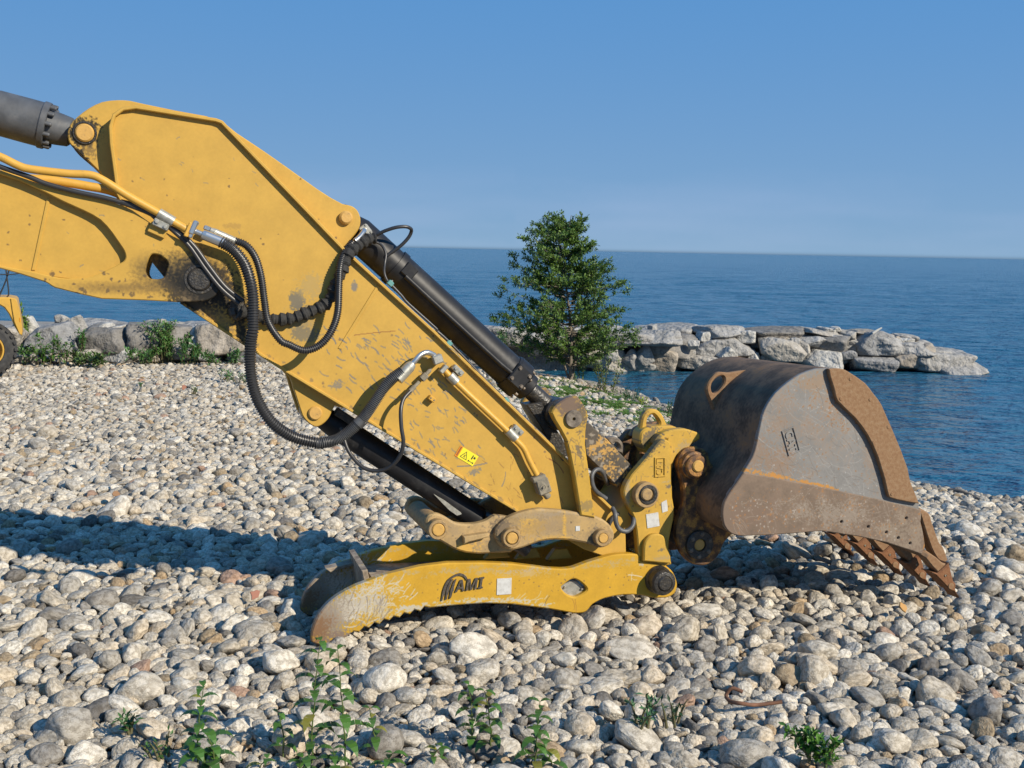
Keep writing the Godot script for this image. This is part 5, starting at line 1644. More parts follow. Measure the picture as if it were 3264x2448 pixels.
	mb = MB.new()
	mb.lathe(a0 - ad * 0.9, ad, [Vector2(0, 0), Vector2(0, 0.083), Vector2(0.88, 0.083), Vector2(0.905, 0.088), Vector2(1.02, 0.0895), Vector2(1.067, 0.0895), Vector2(1.067, 0.0)], 40)
	obj("barrel", mb, M.grey_paint, sc)
	mb = MB.new()
	mb.lathe(a0, ad, [Vector2(0.167, 0.0), Vector2(0.167, 0.092), Vector2(0.171, 0.095), Vector2(0.189, 0.094), Vector2(0.193, 0.09), Vector2(0.193, 0.0)], 40)
	obj("head_flange", mb, M.grey_paint, sc)
	mb = MB.new()
	mb.lathe(a0, ad, [Vector2(0.193, 0.07), Vector2(0.235, 0.066), Vector2(0.278, 0.060), Vector2(0.283, 0.055), Vector2(0.287, 0.046), Vector2(0.287, 0.0)], 10)
	obj("gland", mb, M.grey_paint, sc)
	mb = MB.new()
	mb.lathe(a0, ad, [Vector2(0.285, 0.042), Vector2(0.30, 0.045), Vector2(0.31, 0.036), Vector2(0.37, 0.034)], 28)
	obj("rod", mb, M.worn_steel, sc)
	var sx := ad.cross(Vector3.BACK).normalized()
	for k in 12:
		var o := sx * cos(TAU * k / 12) + ad.cross(sx) * sin(TAU * k / 12)
		bolt(sc, M.grey_paint, a0 + ad * 0.192 + o * 0.081, ad, 0.0095, 0.024)
	mb = MB.new()
	mb.pin(Vector3(ax.x, ax.y, 0), -0.275, -0.147, 0.058, 0.006)
	obj("rod_eye", mb, M.worn_steel, sc)

	# ---- bucket cylinder (black, on top of the stick)
	var bc := group_of("bucket_cylinder", ex, "black hydraulic cylinder along the top of the stick")
	var b0 := Vector3(0.1688, 1.8264, -0.21)
	var b1 := Vector3(1.1694, 0.9466, -0.21)
	var bd := (b1 - b0).normalized()
	var bl := b0.distance_to(b1)
	mb = MB.new()
	mb.lathe(b0, bd, [Vector2(0.02, 0.0), Vector2(0.02, 0.055), Vector2(0.09, 0.076), Vector2(0.3, 0.076), Vector2(0.31, 0.079), Vector2(1.02, 0.079), Vector2(1.02, 0.0)], 44)
	obj("barrel", mb, M.black_paint, bc)
	mb = MB.new()
	mb.lathe(b0, bd, [Vector2(1.02, 0.0), Vector2(1.02, 0.084), Vector2(1.035, 0.09), Vector2(1.10, 0.09), Vector2(1.105, 0.07), Vector2(1.15, 0.066), Vector2(1.16, 0.05), Vector2(1.16, 0.0)], 36)
	obj("head", mb, M.black_paint, bc)
	mb = MB.new()
	mb.lathe(b0, bd, [Vector2(1.15, 0.042), Vector2(bl, 0.042)], 28)
	mb.pin(Vector3(b1.x, b1.y, 0), -0.29, -0.13, 0.075, 0.008)
	obj("rod", mb, M.oily, bc)
	mb = MB.new()
	mb.pin(Vector3(b0.x, b0.y, 0), -0.275, -0.148, 0.062, 0.006)
	obj("base_eye", mb, M.black_paint, bc)
	var bn := Vector3(-bd.y, bd.x, 0)
	var bb := Basis(bd, bn, Vector3.BACK)
	mb = MB.new()   # clamp band near the base and its bracket
	mb.box(b0 + bd * 0.36 + Vector3(0, 0, 0.074) + bn * 0.02, Vector3(0.03, 0.03, 0.016), bb, 0.004)
	mb.lathe(b0, bd, [Vector2(0.30, 0.079), Vector2(0.30, 0.084), Vector2(0.33, 0.084), Vector2(0.33, 0.079)], 44)
	obj("clamp_band", mb, M.black_paint, bc)
	mb = MB.new()   # steel tube along the barrel
	mb.tube(PackedVector3Array([b0 + bd * 0.36 + Vector3(0, 0, 0.088) - bn * 0.01, b0 + bd * 0.95 + Vector3(0, 0, 0.088) - bn * 0.015, b0 + bd * 1.03 + Vector3(0, 0, 0.082) - bn * 0.01]), 0.011, 10)
	obj("side_tube", mb, M.black_paint, bc)
	mb = MB.new()
	mb.box(b0 + bd * 1.06 + Vector3(0, 0, 0.075), Vector3(0.045, 0.05, 0.025), bb, 0.006)
	obj("port_block", mb, M.black_paint, bc)
	for q in [[0.03, 0.03], [-0.03, 0.03], [0.03, -0.03], [-0.03, -0.03]]:
		bolt(bc, M.worn_steel, b0 + bd * (1.06 + q[0]) + bn * q[1] + Vector3(0, 0, 0.10), Vector3.BACK, 0.008, 0.008)
	for k in 10:
		var o := bn * cos(TAU * k / 10) + Vector3.BACK * sin(TAU * k / 10)
		bolt(bc, M.worn_steel, b0 + bd * 1.104 + o * 0.079, bd, 0.008, 0.014)
	# added dark plate, standing in for shade on the rod and far link
	slab("rod_shade_plate", bc, M.oily, pv([1.0088,0.9947,1.0339,0.9583,1.0592,0.9218,1.0889,0.877,1.1103,0.8283,1.1959,0.7285,1.201,0.7362,1.2066,0.7438,1.211,0.7517,1.2126,0.7602,1.2088,0.7797,1.2006,0.803,1.1906,0.8255,1.1476,0.8912,1.1133,0.9522,1.0835,1.0047]), -0.26, -0.16, 0.004)
	# flange and elbow at the base port
	mb = MB.new()
	var fl := Vector3(0.2584, 1.7757, -0.125)
	mb.xf = Transform3D(Basis(Vector3.BACK, -0.9), fl)
	mb.plate(pv([-0.026, -0.012, -0.018, -0.022, 0.018, -0.022, 0.026, -0.012, 0.026, 0.012, 0.018, 0.022, -0.018, 0.022, -0.026, 0.012]), -0.02, 0.006, 0.003)
	obj("port_flange", mb, M.zinc, bc)
	for q in [[-0.019, 0.014], [0.019, 0.014], [-0.019, -0.014], [0.019, -0.014]]:
		bolt(bc, M.zinc, fl + Basis(Vector3.BACK, -0.9) * Vector3(q[0], q[1], 0.006), Vector3.BACK, 0.0045, 0.005)
	hose("elbow", bc, M.silver, pv3([0.2539,1.7778,-0.12,0.2453,1.7711,-0.09,0.2331,1.7555,-0.075,0.216,1.7376,-0.06,0.1975,1.7247,-0.05]), 0.0115)

	# ---- thumb cylinder (black, under the stick)
	var tcyl := group_of("thumb_cylinder", ex, "black hydraulic cylinder under the stick")
	var t0 := Vector3(0.0295, 0.9912, -0.2)
	var t1 := Vector3(0.7794, 0.4698, -0.2)
	var td := (t1 - t0).normalized()
	mb = MB.new()
	mb.lathe(t0, td, [Vector2(0.03, 0.0), Vector2(0.03, 0.045), Vector2(0.10, 0.054), Vector2(0.14, 0.058), Vector2(0.92, 0.058), Vector2(0.935, 0.05), Vector2(0.935, 0.0)], 36)
	obj("barrel", mb, M.black_paint, tcyl)
	mb = MB.new()
	mb.lathe(t0, td, [Vector2(0.93, 0.033), Vector2(1.22, 0.033), Vector2(1.22, 0.0)], 20)
	obj("rod", mb, M.worn_steel, tcyl)
	mb = MB.new()
	var tn := Vector3(-td.y, td.x, 0)
	mb.box(t0 + td * 0.13 + tn * 0.055 + Vector3(0, 0, 0.04), Vector3(0.05, 0.018, 0.022), Basis(td, tn, Vector3.BACK), 0.004)
	mb.pin(t0, -0.26, -0.125, 0.052, 0.005)
	obj("base_eye", mb, M.oily, tcyl)
	slab("torn_foil", tcyl, M.zinc, pv([0.5635,0.6025,0.5741,0.5951,0.6163,0.5686,0.6588,0.5349,0.6691,0.527,0.6802,0.5187,0.6896,0.511,0.6944,0.5049,0.6938,0.5018,0.69,0.4997,0.6844,0.4984,0.6783,0.4972,0.6731,0.4956,0.6376,0.5221,0.6022,0.5589]), -0.1395, -0.1375, 0.0004)

	# ---- pipes and hoses
	var hy := group_of("hydraulic_line", ex, "hoses, pipes and fittings carried along the arm")
	hose("boom_pipe", hy, M.pipe, pv3([-1.6962,2.2009,0.07,-1.2424,2.0384,0.07,-1.1473,2.0065,0.07,-1.0866,1.9769,0.07,-1.0444,1.9652,0.07,-0.9189,1.9539,0.07,-0.8382,1.952,0.07,-0.7911,1.9352,0.07,-0.6965,1.8756,0.07,-0.5932,1.8167,0.07,-0.474,1.7468,0.07]), 0.0155, 14)
	hose("boom_pipe", hy, M.pipe, pv3([-1.7489,2.2169,-0.12,-1.2444,1.9794,-0.12,-0.9869,1.9438,-0.12,-0.8686,1.9273,-0.12,-0.7625,1.907,-0.12,-0.6483,1.8515,-0.12]), 0.018, 14)
	hose("boom_hose", hy, M.rubber, pv3([-1.7012,2.1832,0.055,-1.2145,1.9949,0.055,-1.1507,1.971,0.055,-1.0538,1.9382,0.055,-0.9884,1.9122,0.055,-0.8886,1.8871,0.055,-0.7802,1.8661,0.055,-0.698,1.8425,0.055,-0.6009,1.8014,0.055,-0.5242,1.7382,0.055,-0.4715,1.6835,0.055,-0.4152,1.5982,0.055,-0.3545,1.5196,0.055,-0.2854,1.4591,0.055]), 0.0095)
	hose("boom_hose", hy, M.rubber, pv3([-0.7254,1.8541,0.055,-0.6424,1.831,0.055,-0.5732,1.7741,0.055,-0.5099,1.7386,0.055,-0.4535,1.6838,0.055,-0.397,1.6022,0.055,-0.3361,1.5235,0.055,-0.2667,1.4691,0.055]), 0.0105)
	mb = MB.new()
	var c0 := Vector3(-0.5876, 1.8132, 0.07)
	var c1 := Vector3(-0.5318, 1.7801, 0.07)
	mb.lathe(c0, c1 - c0, [Vector2(0, 0.016), Vector2(0, 0.0215), Vector2(c0.distance_to(c1), 0.0215), Vector2(c0.distance_to(c1), 0.016)], 24)
	mb.box(Vector3(-0.5789, 1.7692, 0.06), Vector3(0.031, 0.015, 0.022), Basis(Vector3.BACK, -0.42), 0.003)
	obj("pipe_clamp", mb, M.zinc, hy)
	bolt(hy, M.zinc, Vector3(-0.5937, 1.7792, 0.082), Vector3.BACK, 0.0085, 0.007)
	bolt(hy, M.zinc, Vector3(-0.5631, 1.7594, 0.082), Vector3.BACK, 0.0085, 0.007)
	mb = MB.new()
	mb.box(Vector3(-0.5917, 1.7483, 0.045), Vector3(0.034, 0.022, 0.014), Basis(Vector3.BACK, -0.42), 0.003)
	obj("clamp_base", mb, M.paint, hy)
	var pb := Basis(Vector3.BACK, -0.40)
	mb = MB.new()
	mb.box(Vector3(-0.4768, 1.7504, 0.07), Vector3(0.008, 0.03, 0.024), pb, 0.003)
	obj("pipe_flange", mb, M.pipe, hy)
	mb = MB.new()
	mb.box(Vector3(-0.4566, 1.7595, 0.075), Vector3(0.010, 0.028, 0.024), pb, 0.004)
	mb.box(Vector3(-0.4449, 1.7755, 0.085), Vector3(0.008, 0.008, 0.010), pb, 0.003)
	mb.box(Vector3(-0.4687, 1.7268, 0.085), Vector3(0.008, 0.008, 0.010), pb, 0.003)
	obj("flange_clamp", mb, M.silver, hy)
	mb = MB.new()
	c0 = Vector3(-0.4525, 1.7462, 0.075)
	c1 = Vector3(-0.3379, 1.6998, 0.085)
	mb.lathe(c0, c1 - c0, [Vector2(0, 0.011), Vector2(0.03, 0.011), Vector2(0.032, 0.0195), Vector2(0.045, 0.021), Vector2(c0.distance_to(c1), 0.0215), Vector2(c0.distance_to(c1), 0.0)], 24)
	obj("crimp_sleeve", mb, M.silver, hy)
	mb = MB.new()
	mb.box(Vector3(-0.4005, 1.7606, 0), Vector3(0.018, 0.010, 0.010), pb, 0.004)
	obj("flange_clamp", mb, M.silver, hy)
	mb = MB.new()
	c0 = Vector3(-0.3941, 1.7533, 0.04)
	c1 = Vector3(-0.2952, 1.7106, 0.03)
	mb.lathe(c0, c1 - c0, [Vector2(0, 0.012), Vector2(0.02, 0.016), Vector2(c0.distance_to(c1), 0.0165), Vector2(c0.distance_to(c1), 0.0)], 20)
	obj("crimp_sleeve", mb, M.zinc, hy)
	ribbed("ribbed_hose", hy, M.rubber, pv3([-0.3524,1.7047,0.085,-0.3095,1.6775,0.095,-0.2667,1.6218,0.1,-0.2447,1.5542,0.11,-0.234,1.4788,0.11,-0.2356,1.3651,0.11,-0.2427,1.3164,0.1,-0.2474,1.2236,0.08,-0.239,1.138,0.07,-0.2133,1.055,0.06,-0.1606,0.9704,0.05,-0.075,0.9059,0.03,0.0275,0.8746,0.02,0.0512,0.8762,0.02]), 0.0245)
	ribbed("ribbed_hose", hy, M.rubber_worn, pv3([0.0196,0.8749,0.02,0.0512,0.8762,0.02,0.1163,0.8887,0.01,0.2036,0.9576,0.02,0.2613,1.0375,0.04,0.3224,1.125,0.04,0.3881,1.1733,0.03]), 0.0248, 0.0072)
	ribbed("ribbed_hose", hy, M.rubber, pv3([-0.3026,1.7143,0.03,-0.2551,1.6958,0.04,-0.2191,1.6466,0.05,-0.1984,1.5704,0.06,-0.1869,1.4711,0.07,-0.1737,1.387,0.08,-0.1287,1.3142,0.09,-0.0915,1.2934,0.09,-0.0308,1.2696,0.09,0.032,1.2903,0.08,0.0803,1.3444,0.07,0.1109,1.4222,0.05,0.1213,1.5323,0.02,0.1294,1.6115,0,0.1515,1.6721,-0.03,0.1908,1.7214,-0.05]), 0.0165, 0.0088)
	# rubbed grey cover at the lower run of the big hose
	mb = MB.new()
	mb.tube(path(pv3([0.1955,0.9481,0.02,0.2154,0.968,0.022]), 0.01), 0.0262, 16)
	obj("hose_guard", mb, M.rubber_worn, hy)
	mb = MB.new()
	var sp := path(pv3([-0.2794,1.4285,-0.01,-0.2188,1.4114,-0.015,-0.1577,1.3956,-0.018,-0.0805,1.3971,-0.018,-0.0023,1.4248,-0.018,0.0771,1.4646,-0.02,0.1174,1.5483,-0.02,0.1457,1.6122,-0.02,0.1755,1.6765,-0.03,0.2205,1.7104,-0.06,0.2605,1.7362,-0.08,0.2908,1.7414,-0.09]), 0.006)
	var sr := PackedFloat32Array()
	for i in sp.size():
		sr.append(0.024 + 0.0035 * sin(i * 1.15) + 0.003 * sin(i * 0.43 + 1.0) + 0.002 * sin(i * 2.3))
	mb.tube_r(sp, sr, 16, true, true)
	obj("cloth_sleeve", mb, M.cloth, hy)
	mb = MB.new()
	mb.box(Vector3(-0.286, 1.4359, -0.03), Vector3(0.034, 0.042, 0.03), Basis(Vector3.BACK, 0.4), 0.012)
	mb.box(Vector3(-0.3091, 1.4283, -0.02), Vector3(0.016, 0.022, 0.03), Basis(Vector3.BACK, 0.2), 0.008)
	obj("greasy_clamp", mb, M.oily, hy)
	hose("thin_hose", hy, M.rubber, pv3([0.2779,1.7413,-0.11,0.296,1.7534,-0.1,0.3321,1.7726,-0.08,0.3779,1.7883,-0.06,0.4201,1.793,-0.06,0.4445,1.7869,-0.07,0.4536,1.776,-0.09,0.4431,1.7493,-0.1,0.4123,1.7147,-0.11,0.379,1.6898,-0.12,0.3523,1.6698,-0.125]), 0.0078)
	hose("thin_hose", hy, M.rubber, pv3([0.2877,1.7293,-0.11,0.3174,1.7201,-0.11,0.3329,1.7005,-0.1,0.341,1.6709,-0.09,0.334,1.6339,-0.08,0.3278,1.5969,-0.06,0.3357,1.5652,-0.05,0.3496,1.5482,-0.045]), 0.0058)
	hose("thin_hose", hy, M.rubber, pv3([0.3496,1.5482,-0.045,0.399,1.4974,-0.045,0.4303,1.4616,-0.045,0.5562,1.3505,-0.045,0.5524,1.345,-0.045,0.6069,1.2983,-0.045,0.8158,1.0869,-0.045,0.8798,1.0242,-0.045,1.0685,0.8462,-0.045,1.1535,0.7463,-0.045]), 0.0062)
	for q in [Vector3(0.3499, 1.5482, -0.04), Vector3(0.6092, 1.2878, -0.04), Vector3(0.8726, 1.0303, -0.04)]:
		mb = MB.new()
		mb.box(q, Vector3(0.013, 0.011, 0.013), Basis(Vector3.BACK, -0.72), 0.003)
		obj("line_clip", mb, M.teal, hy)
		bolt(hy, M.zinc, q + Vector3(0.008, 0.010, 0), Vector3(0.65, 0.75, 0), 0.004, 0.004)
	# pipe down the stick
	hose("stick_pipe", hy, M.pipe, pv3([0.5726,1.1874,-0.015,0.6272,1.1267,-0.015,0.8644,0.9037,-0.015,0.9145,0.8521,-0.015,0.9504,0.813,-0.015,0.9811,0.7498,-0.015,1.0148,0.6895,-0.015]), 0.0135, 14)
	for q in [[Vector3(0.6067, 1.1503, -0.015), Vector3(0.6375, 1.1185, -0.015), Vector3(0.6447, 1.169, -0.025)], [Vector3(0.8751, 0.8979, -0.015), Vector3(0.913, 0.859, -0.015), Vector3(0.9223, 0.8965, -0.025)]]:
		mb = MB.new()
		c0 = q[0]
		c1 = q[1]
		var l: float = c0.distance_to(c1)
		mb.lathe(c0, c1 - c0, [Vector2(0, 0.013), Vector2(0, 0.0205), Vector2(0.003, 0.0215), Vector2(l, 0.0215), Vector2(l, 0.013)], 24)
		var ub := Basis(Vector3.BACK, -0.75)
		mb.box(q[2], Vector3(0.028, 0.013, 0.018), ub, 0.003)
		obj("pipe_clamp", mb, M.zinc, hy)
		bolt(hy, M.zinc, q[2] + ub * Vector3(-0.016, 0.0, 0.018), Vector3.BACK, 0.0075, 0.008)
		bolt(hy, M.zinc, q[2] + ub * Vector3(0.014, 0.0, 0.018), Vector3.BACK, 0.0075, 0.008)
	mb = MB.new()
	mb.box(Vector3(0.5498, 1.2211, -0.01), Vector3(0.022, 0.020, 0.022), Basis(Vector3.BACK, 0.35), 0.005)
	mb.box(Vector3(0.5769, 1.1777, -0.01), Vector3(0.010, 0.020, 0.020), Basis(Vector3.BACK, -0.75), 0.003)
	obj("elbow_block", mb, M.zinc, hy)
	hose("elbow", hy, M.silver, pv3([0.421,1.1906,0.02,0.4442,1.2164,0.02,0.4719,1.2431,0.015,0.5041,1.2514,0.005,0.5377,1.2377,-0.01]), 0.0125, 16)
	mb = MB.new()
	c0 = Vector3(0.3814, 1.1529, 0.03)
	c1 = Vector3(0.4349, 1.2047, 0.02)
	mb.lathe(c0, c1 - c0, [Vector2(-0.02, 0.0), Vector2(-0.02, 0.0255), Vector2(c0.distance_to(c1) * 0.75, 0.0245), Vector2(c0.distance_to(c1), 0.0175), Vector2(c0.distance_to(c1), 0.0)], 24)
	obj("crimp_sleeve", mb, M.zinc, hy)
	hose("small_hose", hy, M.rubber, pv3([0.4282,1.0842,0,0.3943,1.052,0.02,0.3791,1.0055,0.04,0.3795,0.9349,0.05,0.3879,0.8694,0.05,0.3766,0.8079,0.03,0.3411,0.7585,0,0.2935,0.7372,-0.03,0.2375,0.747,-0.05,0.1947,0.7868,-0.07,0.1651,0.8381,-0.09,0.1466,0.9202,-0.12]), 0.0088)
	mb = MB.new()
	c0 = Vector3(0.4279, 1.0824, -0.005)
	c1 = Vector3(0.4827, 1.1342, -0.02)
	mb.lathe(c0, c1 - c0, [Vector2(-0.03, 0.0), Vector2(-0.03, 0.0105), Vector2(0.03, 0.011), Vector2(0.032, 0.008), Vector2(0.06, 0.009)], 12)
	mb.box(Vector3(0.4927, 1.1432, -0.02), Vector3(0.017, 0.014, 0.014), Basis(Vector3.BACK, 0.75), 0.004)
	mb.lathe(Vector3(0.4995, 1.1517, -0.02), c1 - c0, [Vector2(0, 0.009), Vector2(0.03, 0.009), Vector2(0.036, 0.005), Vector2(0.045, 0.0)], 10)
	obj("test_fitting", mb, M.valve, hy)
	# valve block at the foot of the pipe
	var vb := Basis(Vector3.BACK, 0.33)
	mb = MB.new()
	var vq := Vector3(1.0374, 0.6404, -0.012)
	mb.box(vq, Vector3(0.030, 0.036, 0.032), vb, 0.005)
	mb.box(vq + vb * Vector3(-0.006, 0.04, 0), Vector3(0.032, 0.012, 0.026), vb, 0.004)
	mb.lathe(vq + Vector3(-0.004, -0.003, 0.03), Vector3.BACK, [Vector2(0, 0.0155), Vector2(0.004, 0.0155), Vector2(0.004, 0.011), Vector2(0.001, 0.011), Vector2(0.001, 0.006), Vector2(0.012, 0.005), Vector2(0.012, 0.0)], 20)
	mb.lathe(vq + vb * Vector3(0.0, -0.03, 0), vb * Vector3(0.35, -1, 0), [Vector2(0, 0.020), Vector2(0.012, 0.020), Vector2(0.013, 0.0165), Vector2(0.034, 0.0165), Vector2(0.037, 0.013), Vector2(0.037, 0.0)], 8)
	obj("valve_block", mb, M.valve, hy)
	bolt(hy, M.valve, vq + vb * Vector3(0.022, -0.006, 0.032), Vector3.BACK, 0.004, 0.004)
	bolt(hy, M.valve, vq + vb * Vector3(-0.022, 0.026, 0.032), Vector3.BACK, 0.004, 0.004)
	# loose hoses at the coupler
	hose("coupler_hose", hy, M.rubber_worn, pv3([1.3646,0.5581,-0.04,1.3305,0.5798,-0.03,1.2967,0.6071,-0.01,1.2789,0.6375,0,1.2751,0.6733,0,1.2913,0.6966,-0.01,1.3162,0.7019,-0.02,1.3476,0.6816,-0.05,1.375,0.6496,-0.09,1.4092,0.6085,-0.13]), 0.0105)
	hose("coupler_hose", hy, M.rubber_worn, pv3([1.3794,0.4324,-0.04,1.394,0.4608,-0.035,1.4258,0.4802,-0.05,1.4729,0.4798,-0.1]), 0.0095)
	hose("coupler_hose", hy, M.rubber_worn, pv3([1.3933,0.5123,-0.03,1.3939,0.4922,0,1.3946,0.4542,0.01,1.4101,0.4223,0.015,1.4444,0.4101,0.015,1.4763,0.4293,0.01,1.4931,0.4604,-0.01,1.4929,0.4785,-0.05,1.4817,0.4793,-0.1,1.4674,0.4887,-0.16]), 0.0115)

	# ---- linkage between stick, cylinder and coupler
	var idler := pv([1.0662,0.9753,1.0714,0.9881,1.0781,0.9999,1.0929,1.0138,1.111,1.0267,1.131,1.0373,1.1515,1.045,1.1701,1.0477,1.1891,1.0488,1.2091,1.0236,1.2201,1.0085,1.2301,0.9921,1.2354,0.9807,1.2397,0.9688,1.2421,0.9569,1.24,0.9395,1.2359,0.9221,1.2314,0.8873,1.2297,0.8328,1.237,0.7779,1.2451,0.7306,1.2542,0.6754,1.2644,0.5962,1.2826,0.4847,1.2125,0.5005,1.1947,0.5997,1.1805,0.6787,1.1674,0.7378,1.1544,0.7967,1.1374,0.8516,1.1125,0.895,1.0836,0.9402])
	for w in [0.03, -0.40]:
		var lk := group_of("idler_link", ex)
		slab("arm", lk, M.coupler, idler, w - 0.05, w, 0.006)
		var lp := Vector2(1.1694, 0.9466)
		ringed("pin_end", lk, M.worn_steel, lp, w - 0.03, w + 0.014, 0.007, 0.0402)
		pinned("pin_core", lk, M.oily, lp, w - 0.03, w - 0.01, 0.008, 0.001)
	slab("power_link", ex, M.flaked, pv([1.2522,0.9243,1.2969,0.9063,1.3335,0.8708,1.3854,0.8274,1.4511,0.7604,1.5175,0.6929,1.4408,0.5975,1.3881,0.6507,1.3359,0.7014,1.2755,0.76]), -0.33, -0.08, 0.006)
	slab("link_lug", ex, M.worn_steel, pv([1.4259,0.8168,1.428,0.821,1.4336,0.8237,1.4412,0.8253,1.4493,0.826,1.4566,0.8261,1.465,0.8251,1.4738,0.8228,1.4823,0.8193,1.49,0.8146,1.4997,0.8052,1.5085,0.7935,1.5149,0.7826,1.5173,0.7766,1.5187,0.7701,1.5192,0.7636,1.5189,0.7576,1.5166,0.7505,1.5128,0.7438,1.509,0.7372,1.4574,0.7764,1.4501,0.785,1.4418,0.7941,1.434,0.8029,1.4282,0.8107]), -0.225, -0.19, 0.006, [pv([1.4616,0.7928,1.4634,0.7948,1.4669,0.7961,1.4712,0.7967,1.4755,0.7965,1.4792,0.7955,1.4825,0.7935,1.4858,0.7903,1.4888,0.7866,1.4913,0.7827,1.4928,0.7793,1.4932,0.7761,1.493,0.7725,1.492,0.7692,1.4905,0.7665,1.4886,0.7649,1.4857,0.7647,1.482,0.7655,1.4779,0.7671,1.4739,0.7692,1.4707,0.7718,1.4679,0.7754,1.4652,0.7801,1.4629,0.7851,1.4615,0.7896])])

	# ---- coupler
	var cp := group_of("quick_coupler", ex, "yellow quick coupler with a lifting eye")
	var cheek := pv([1.4363,0.5901,1.4367,0.5968,1.4382,0.6034,1.4402,0.6099,1.4444,0.6216,1.4501,0.6334,1.4626,0.6539,1.4785,0.6761,1.5165,0.7145,1.5588,0.7609,1.5969,0.8067,1.6051,0.8153,1.6138,0.8232,1.6226,0.8287,1.6277,0.8303,1.6331,0.831,1.6386,0.831,1.6439,0.8303,1.6487,0.829,1.6534,0.8271,1.658,0.8245,1.6622,0.8212,1.6657,0.8174,1.6683,0.813,1.6714,0.8014,1.6728,0.787,1.6736,0.7725,1.6766,0.6511,1.6814,0.5698,1.6881,0.5384,1.6945,0.5079,1.6955,0.4791,1.6935,0.4508,1.6822,0.3984,1.6742,0.358,1.6713,0.3311,1.6709,0.305,1.6741,0.2936,1.6791,0.2826,1.6831,0.2713,1.6871,0.232,1.632,0.2236,1.5156,0.2563,1.5148,0.299,1.5094,0.3602,1.5044,0.4011,1.4925,0.4623,1.482,0.4843,1.4708,0.504,1.4574,0.5328,1.4491,0.5473,1.4419,0.5617,1.4379,0.5763])
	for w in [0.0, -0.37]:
		slab("cheek_plate", cp, M.coupler if w == 0.0 else M.ear, cheek, w - 0.05, w, 0.006)  # far cheek darker: the near cheek's shade is put into its colour
	var hook := pv([1.6726,0.8214,1.6556,0.816,1.6374,0.8098,1.6215,0.8051,1.6114,0.8041,1.6089,0.8072,1.6103,0.8132,1.6142,0.8206,1.6192,0.828,1.6239,0.8341,1.6325,0.842,1.6431,0.8489,1.6543,0.8545,1.6752,0.8623,1.6982,0.8677,1.7314,0.8715,1.7648,0.8721,1.788,0.8676,1.8098,0.8605,1.8196,0.8573,1.8297,0.8538,1.8387,0.8498,1.8452,0.845,1.8482,0.8403,1.85,0.8348,1.8506,0.8288,1.8498,0.8231,1.8476,0.8182,1.8419,0.8134,1.8333,0.8093,1.8241,0.8056,1.8165,0.8017,1.81,0.7967,1.8041,0.7911,1.7989,0.7851,1.7968,0.781,1.7952,0.7765,1.7938,0.772,1.7918,0.7679,1.7886,0.765,1.7838,0.7634,1.7777,0.7631,1.7711,0.7631,1.7644,0.7628,1.7583,0.7612,1.7479,0.7555,1.7375,0.7478,1.7285,0.7386,1.721,0.7278,1.7148,0.7155,1.7106,0.7025,1.7067,0.6735,1.7057,0.6413,1.711,0.5179,1.6169,0.5228])
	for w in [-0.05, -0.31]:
		slab("hook_plate", cp, M.coupler if w > -0.1 else M.ear, hook, w - 0.06, w, 0.008)  # far hook coloured darker too, for the shade that falls on it
	slab("cross_body", cp, M.coupler, pv([1.5617,0.8017,1.5625,0.819,1.5633,0.8363,1.5665,0.8505,1.5701,0.8564,1.5749,0.8615,1.5807,0.8658,1.587,0.8693,1.5935,0.8721,1.6182,0.8779,1.6464,0.8807,1.6855,0.8818,1.7223,0.8804,1.7302,0.8792,1.7385,0.8772,1.7463,0.8747,1.753,0.8716,1.7576,0.8682,1.76,0.8639,1.761,0.8586,1.7605,0.8531,1.7586,0.8481,1.7554,0.8443,1.7362,0.8353,1.7093,0.8255,1.6834,0.8138,1.5957,0.7513]), -0.21, -0.11, 0.008)
	slab("lifting_eye", cp, M.coupler, pv([1.5782,0.7956,1.5816,0.8572,1.5887,0.9064,1.5919,0.9177,1.5961,0.9286,1.6014,0.9381,1.6059,0.9437,1.6111,0.9487,1.6169,0.9529,1.6233,0.956,1.6305,0.958,1.6386,0.9589,1.6468,0.959,1.6545,0.958,1.6618,0.9561,1.6688,0.9532,1.6755,0.9495,1.6816,0.9449,1.694,0.9312,1.7047,0.9154,1.7188,0.886,1.7338,0.8607,1.7295,0.8068]), -0.195, -0.15, 0.008, [pv([1.6149,0.883,1.6148,0.8893,1.6158,0.8978,1.6175,0.9065,1.6197,0.9137,1.6215,0.9175,1.6238,0.9212,1.6266,0.9246,1.6296,0.9275,1.6327,0.9298,1.636,0.9315,1.6396,0.9327,1.6433,0.9334,1.647,0.9334,1.6505,0.9326,1.6552,0.93,1.66,0.926,1.6646,0.9213,1.6687,0.9164,1.6732,0.9105,1.6778,0.9038,1.6815,0.8971,1.6836,0.8912,1.6837,0.8875,1.683,0.8838,1.6814,0.8802,1.6791,0.8772,1.6763,0.8749,1.6704,0.8727,1.6627,0.8713,1.6546,0.8706,1.6473,0.8704,1.6392,0.8714,1.6313,0.8734,1.6248,0.8756,1.6224,0.8766,1.6198,0.8777,1.6175,0.879,1.6158,0.8808])])
	slab("lower_lug", cp, M.coupler, pv([1.5302,0.2648,1.5303,0.3052,1.5302,0.3214,1.5315,0.3374,1.5341,0.3485,1.5379,0.3594,1.5434,0.369,1.549,0.3751,1.5557,0.3806,1.5632,0.3851,1.5712,0.3882,1.5804,0.3901,1.5907,0.3908,1.601,0.3902,1.6103,0.3882,1.617,0.3856,1.6235,0.3821,1.6294,0.3777,1.6347,0.3727,1.6391,0.367,1.6478,0.3454,1.6545,0.3213,1.6677,0.2797,1.6711,0.2427]), -0.005, 0.028, 0.006)
	var sp2 := Vector2(1.5335, 0.5807)
	ringed("pin_washer", cp, M.dusty_pin, sp2, -0.01, 0.045, 0.03, 0.06)
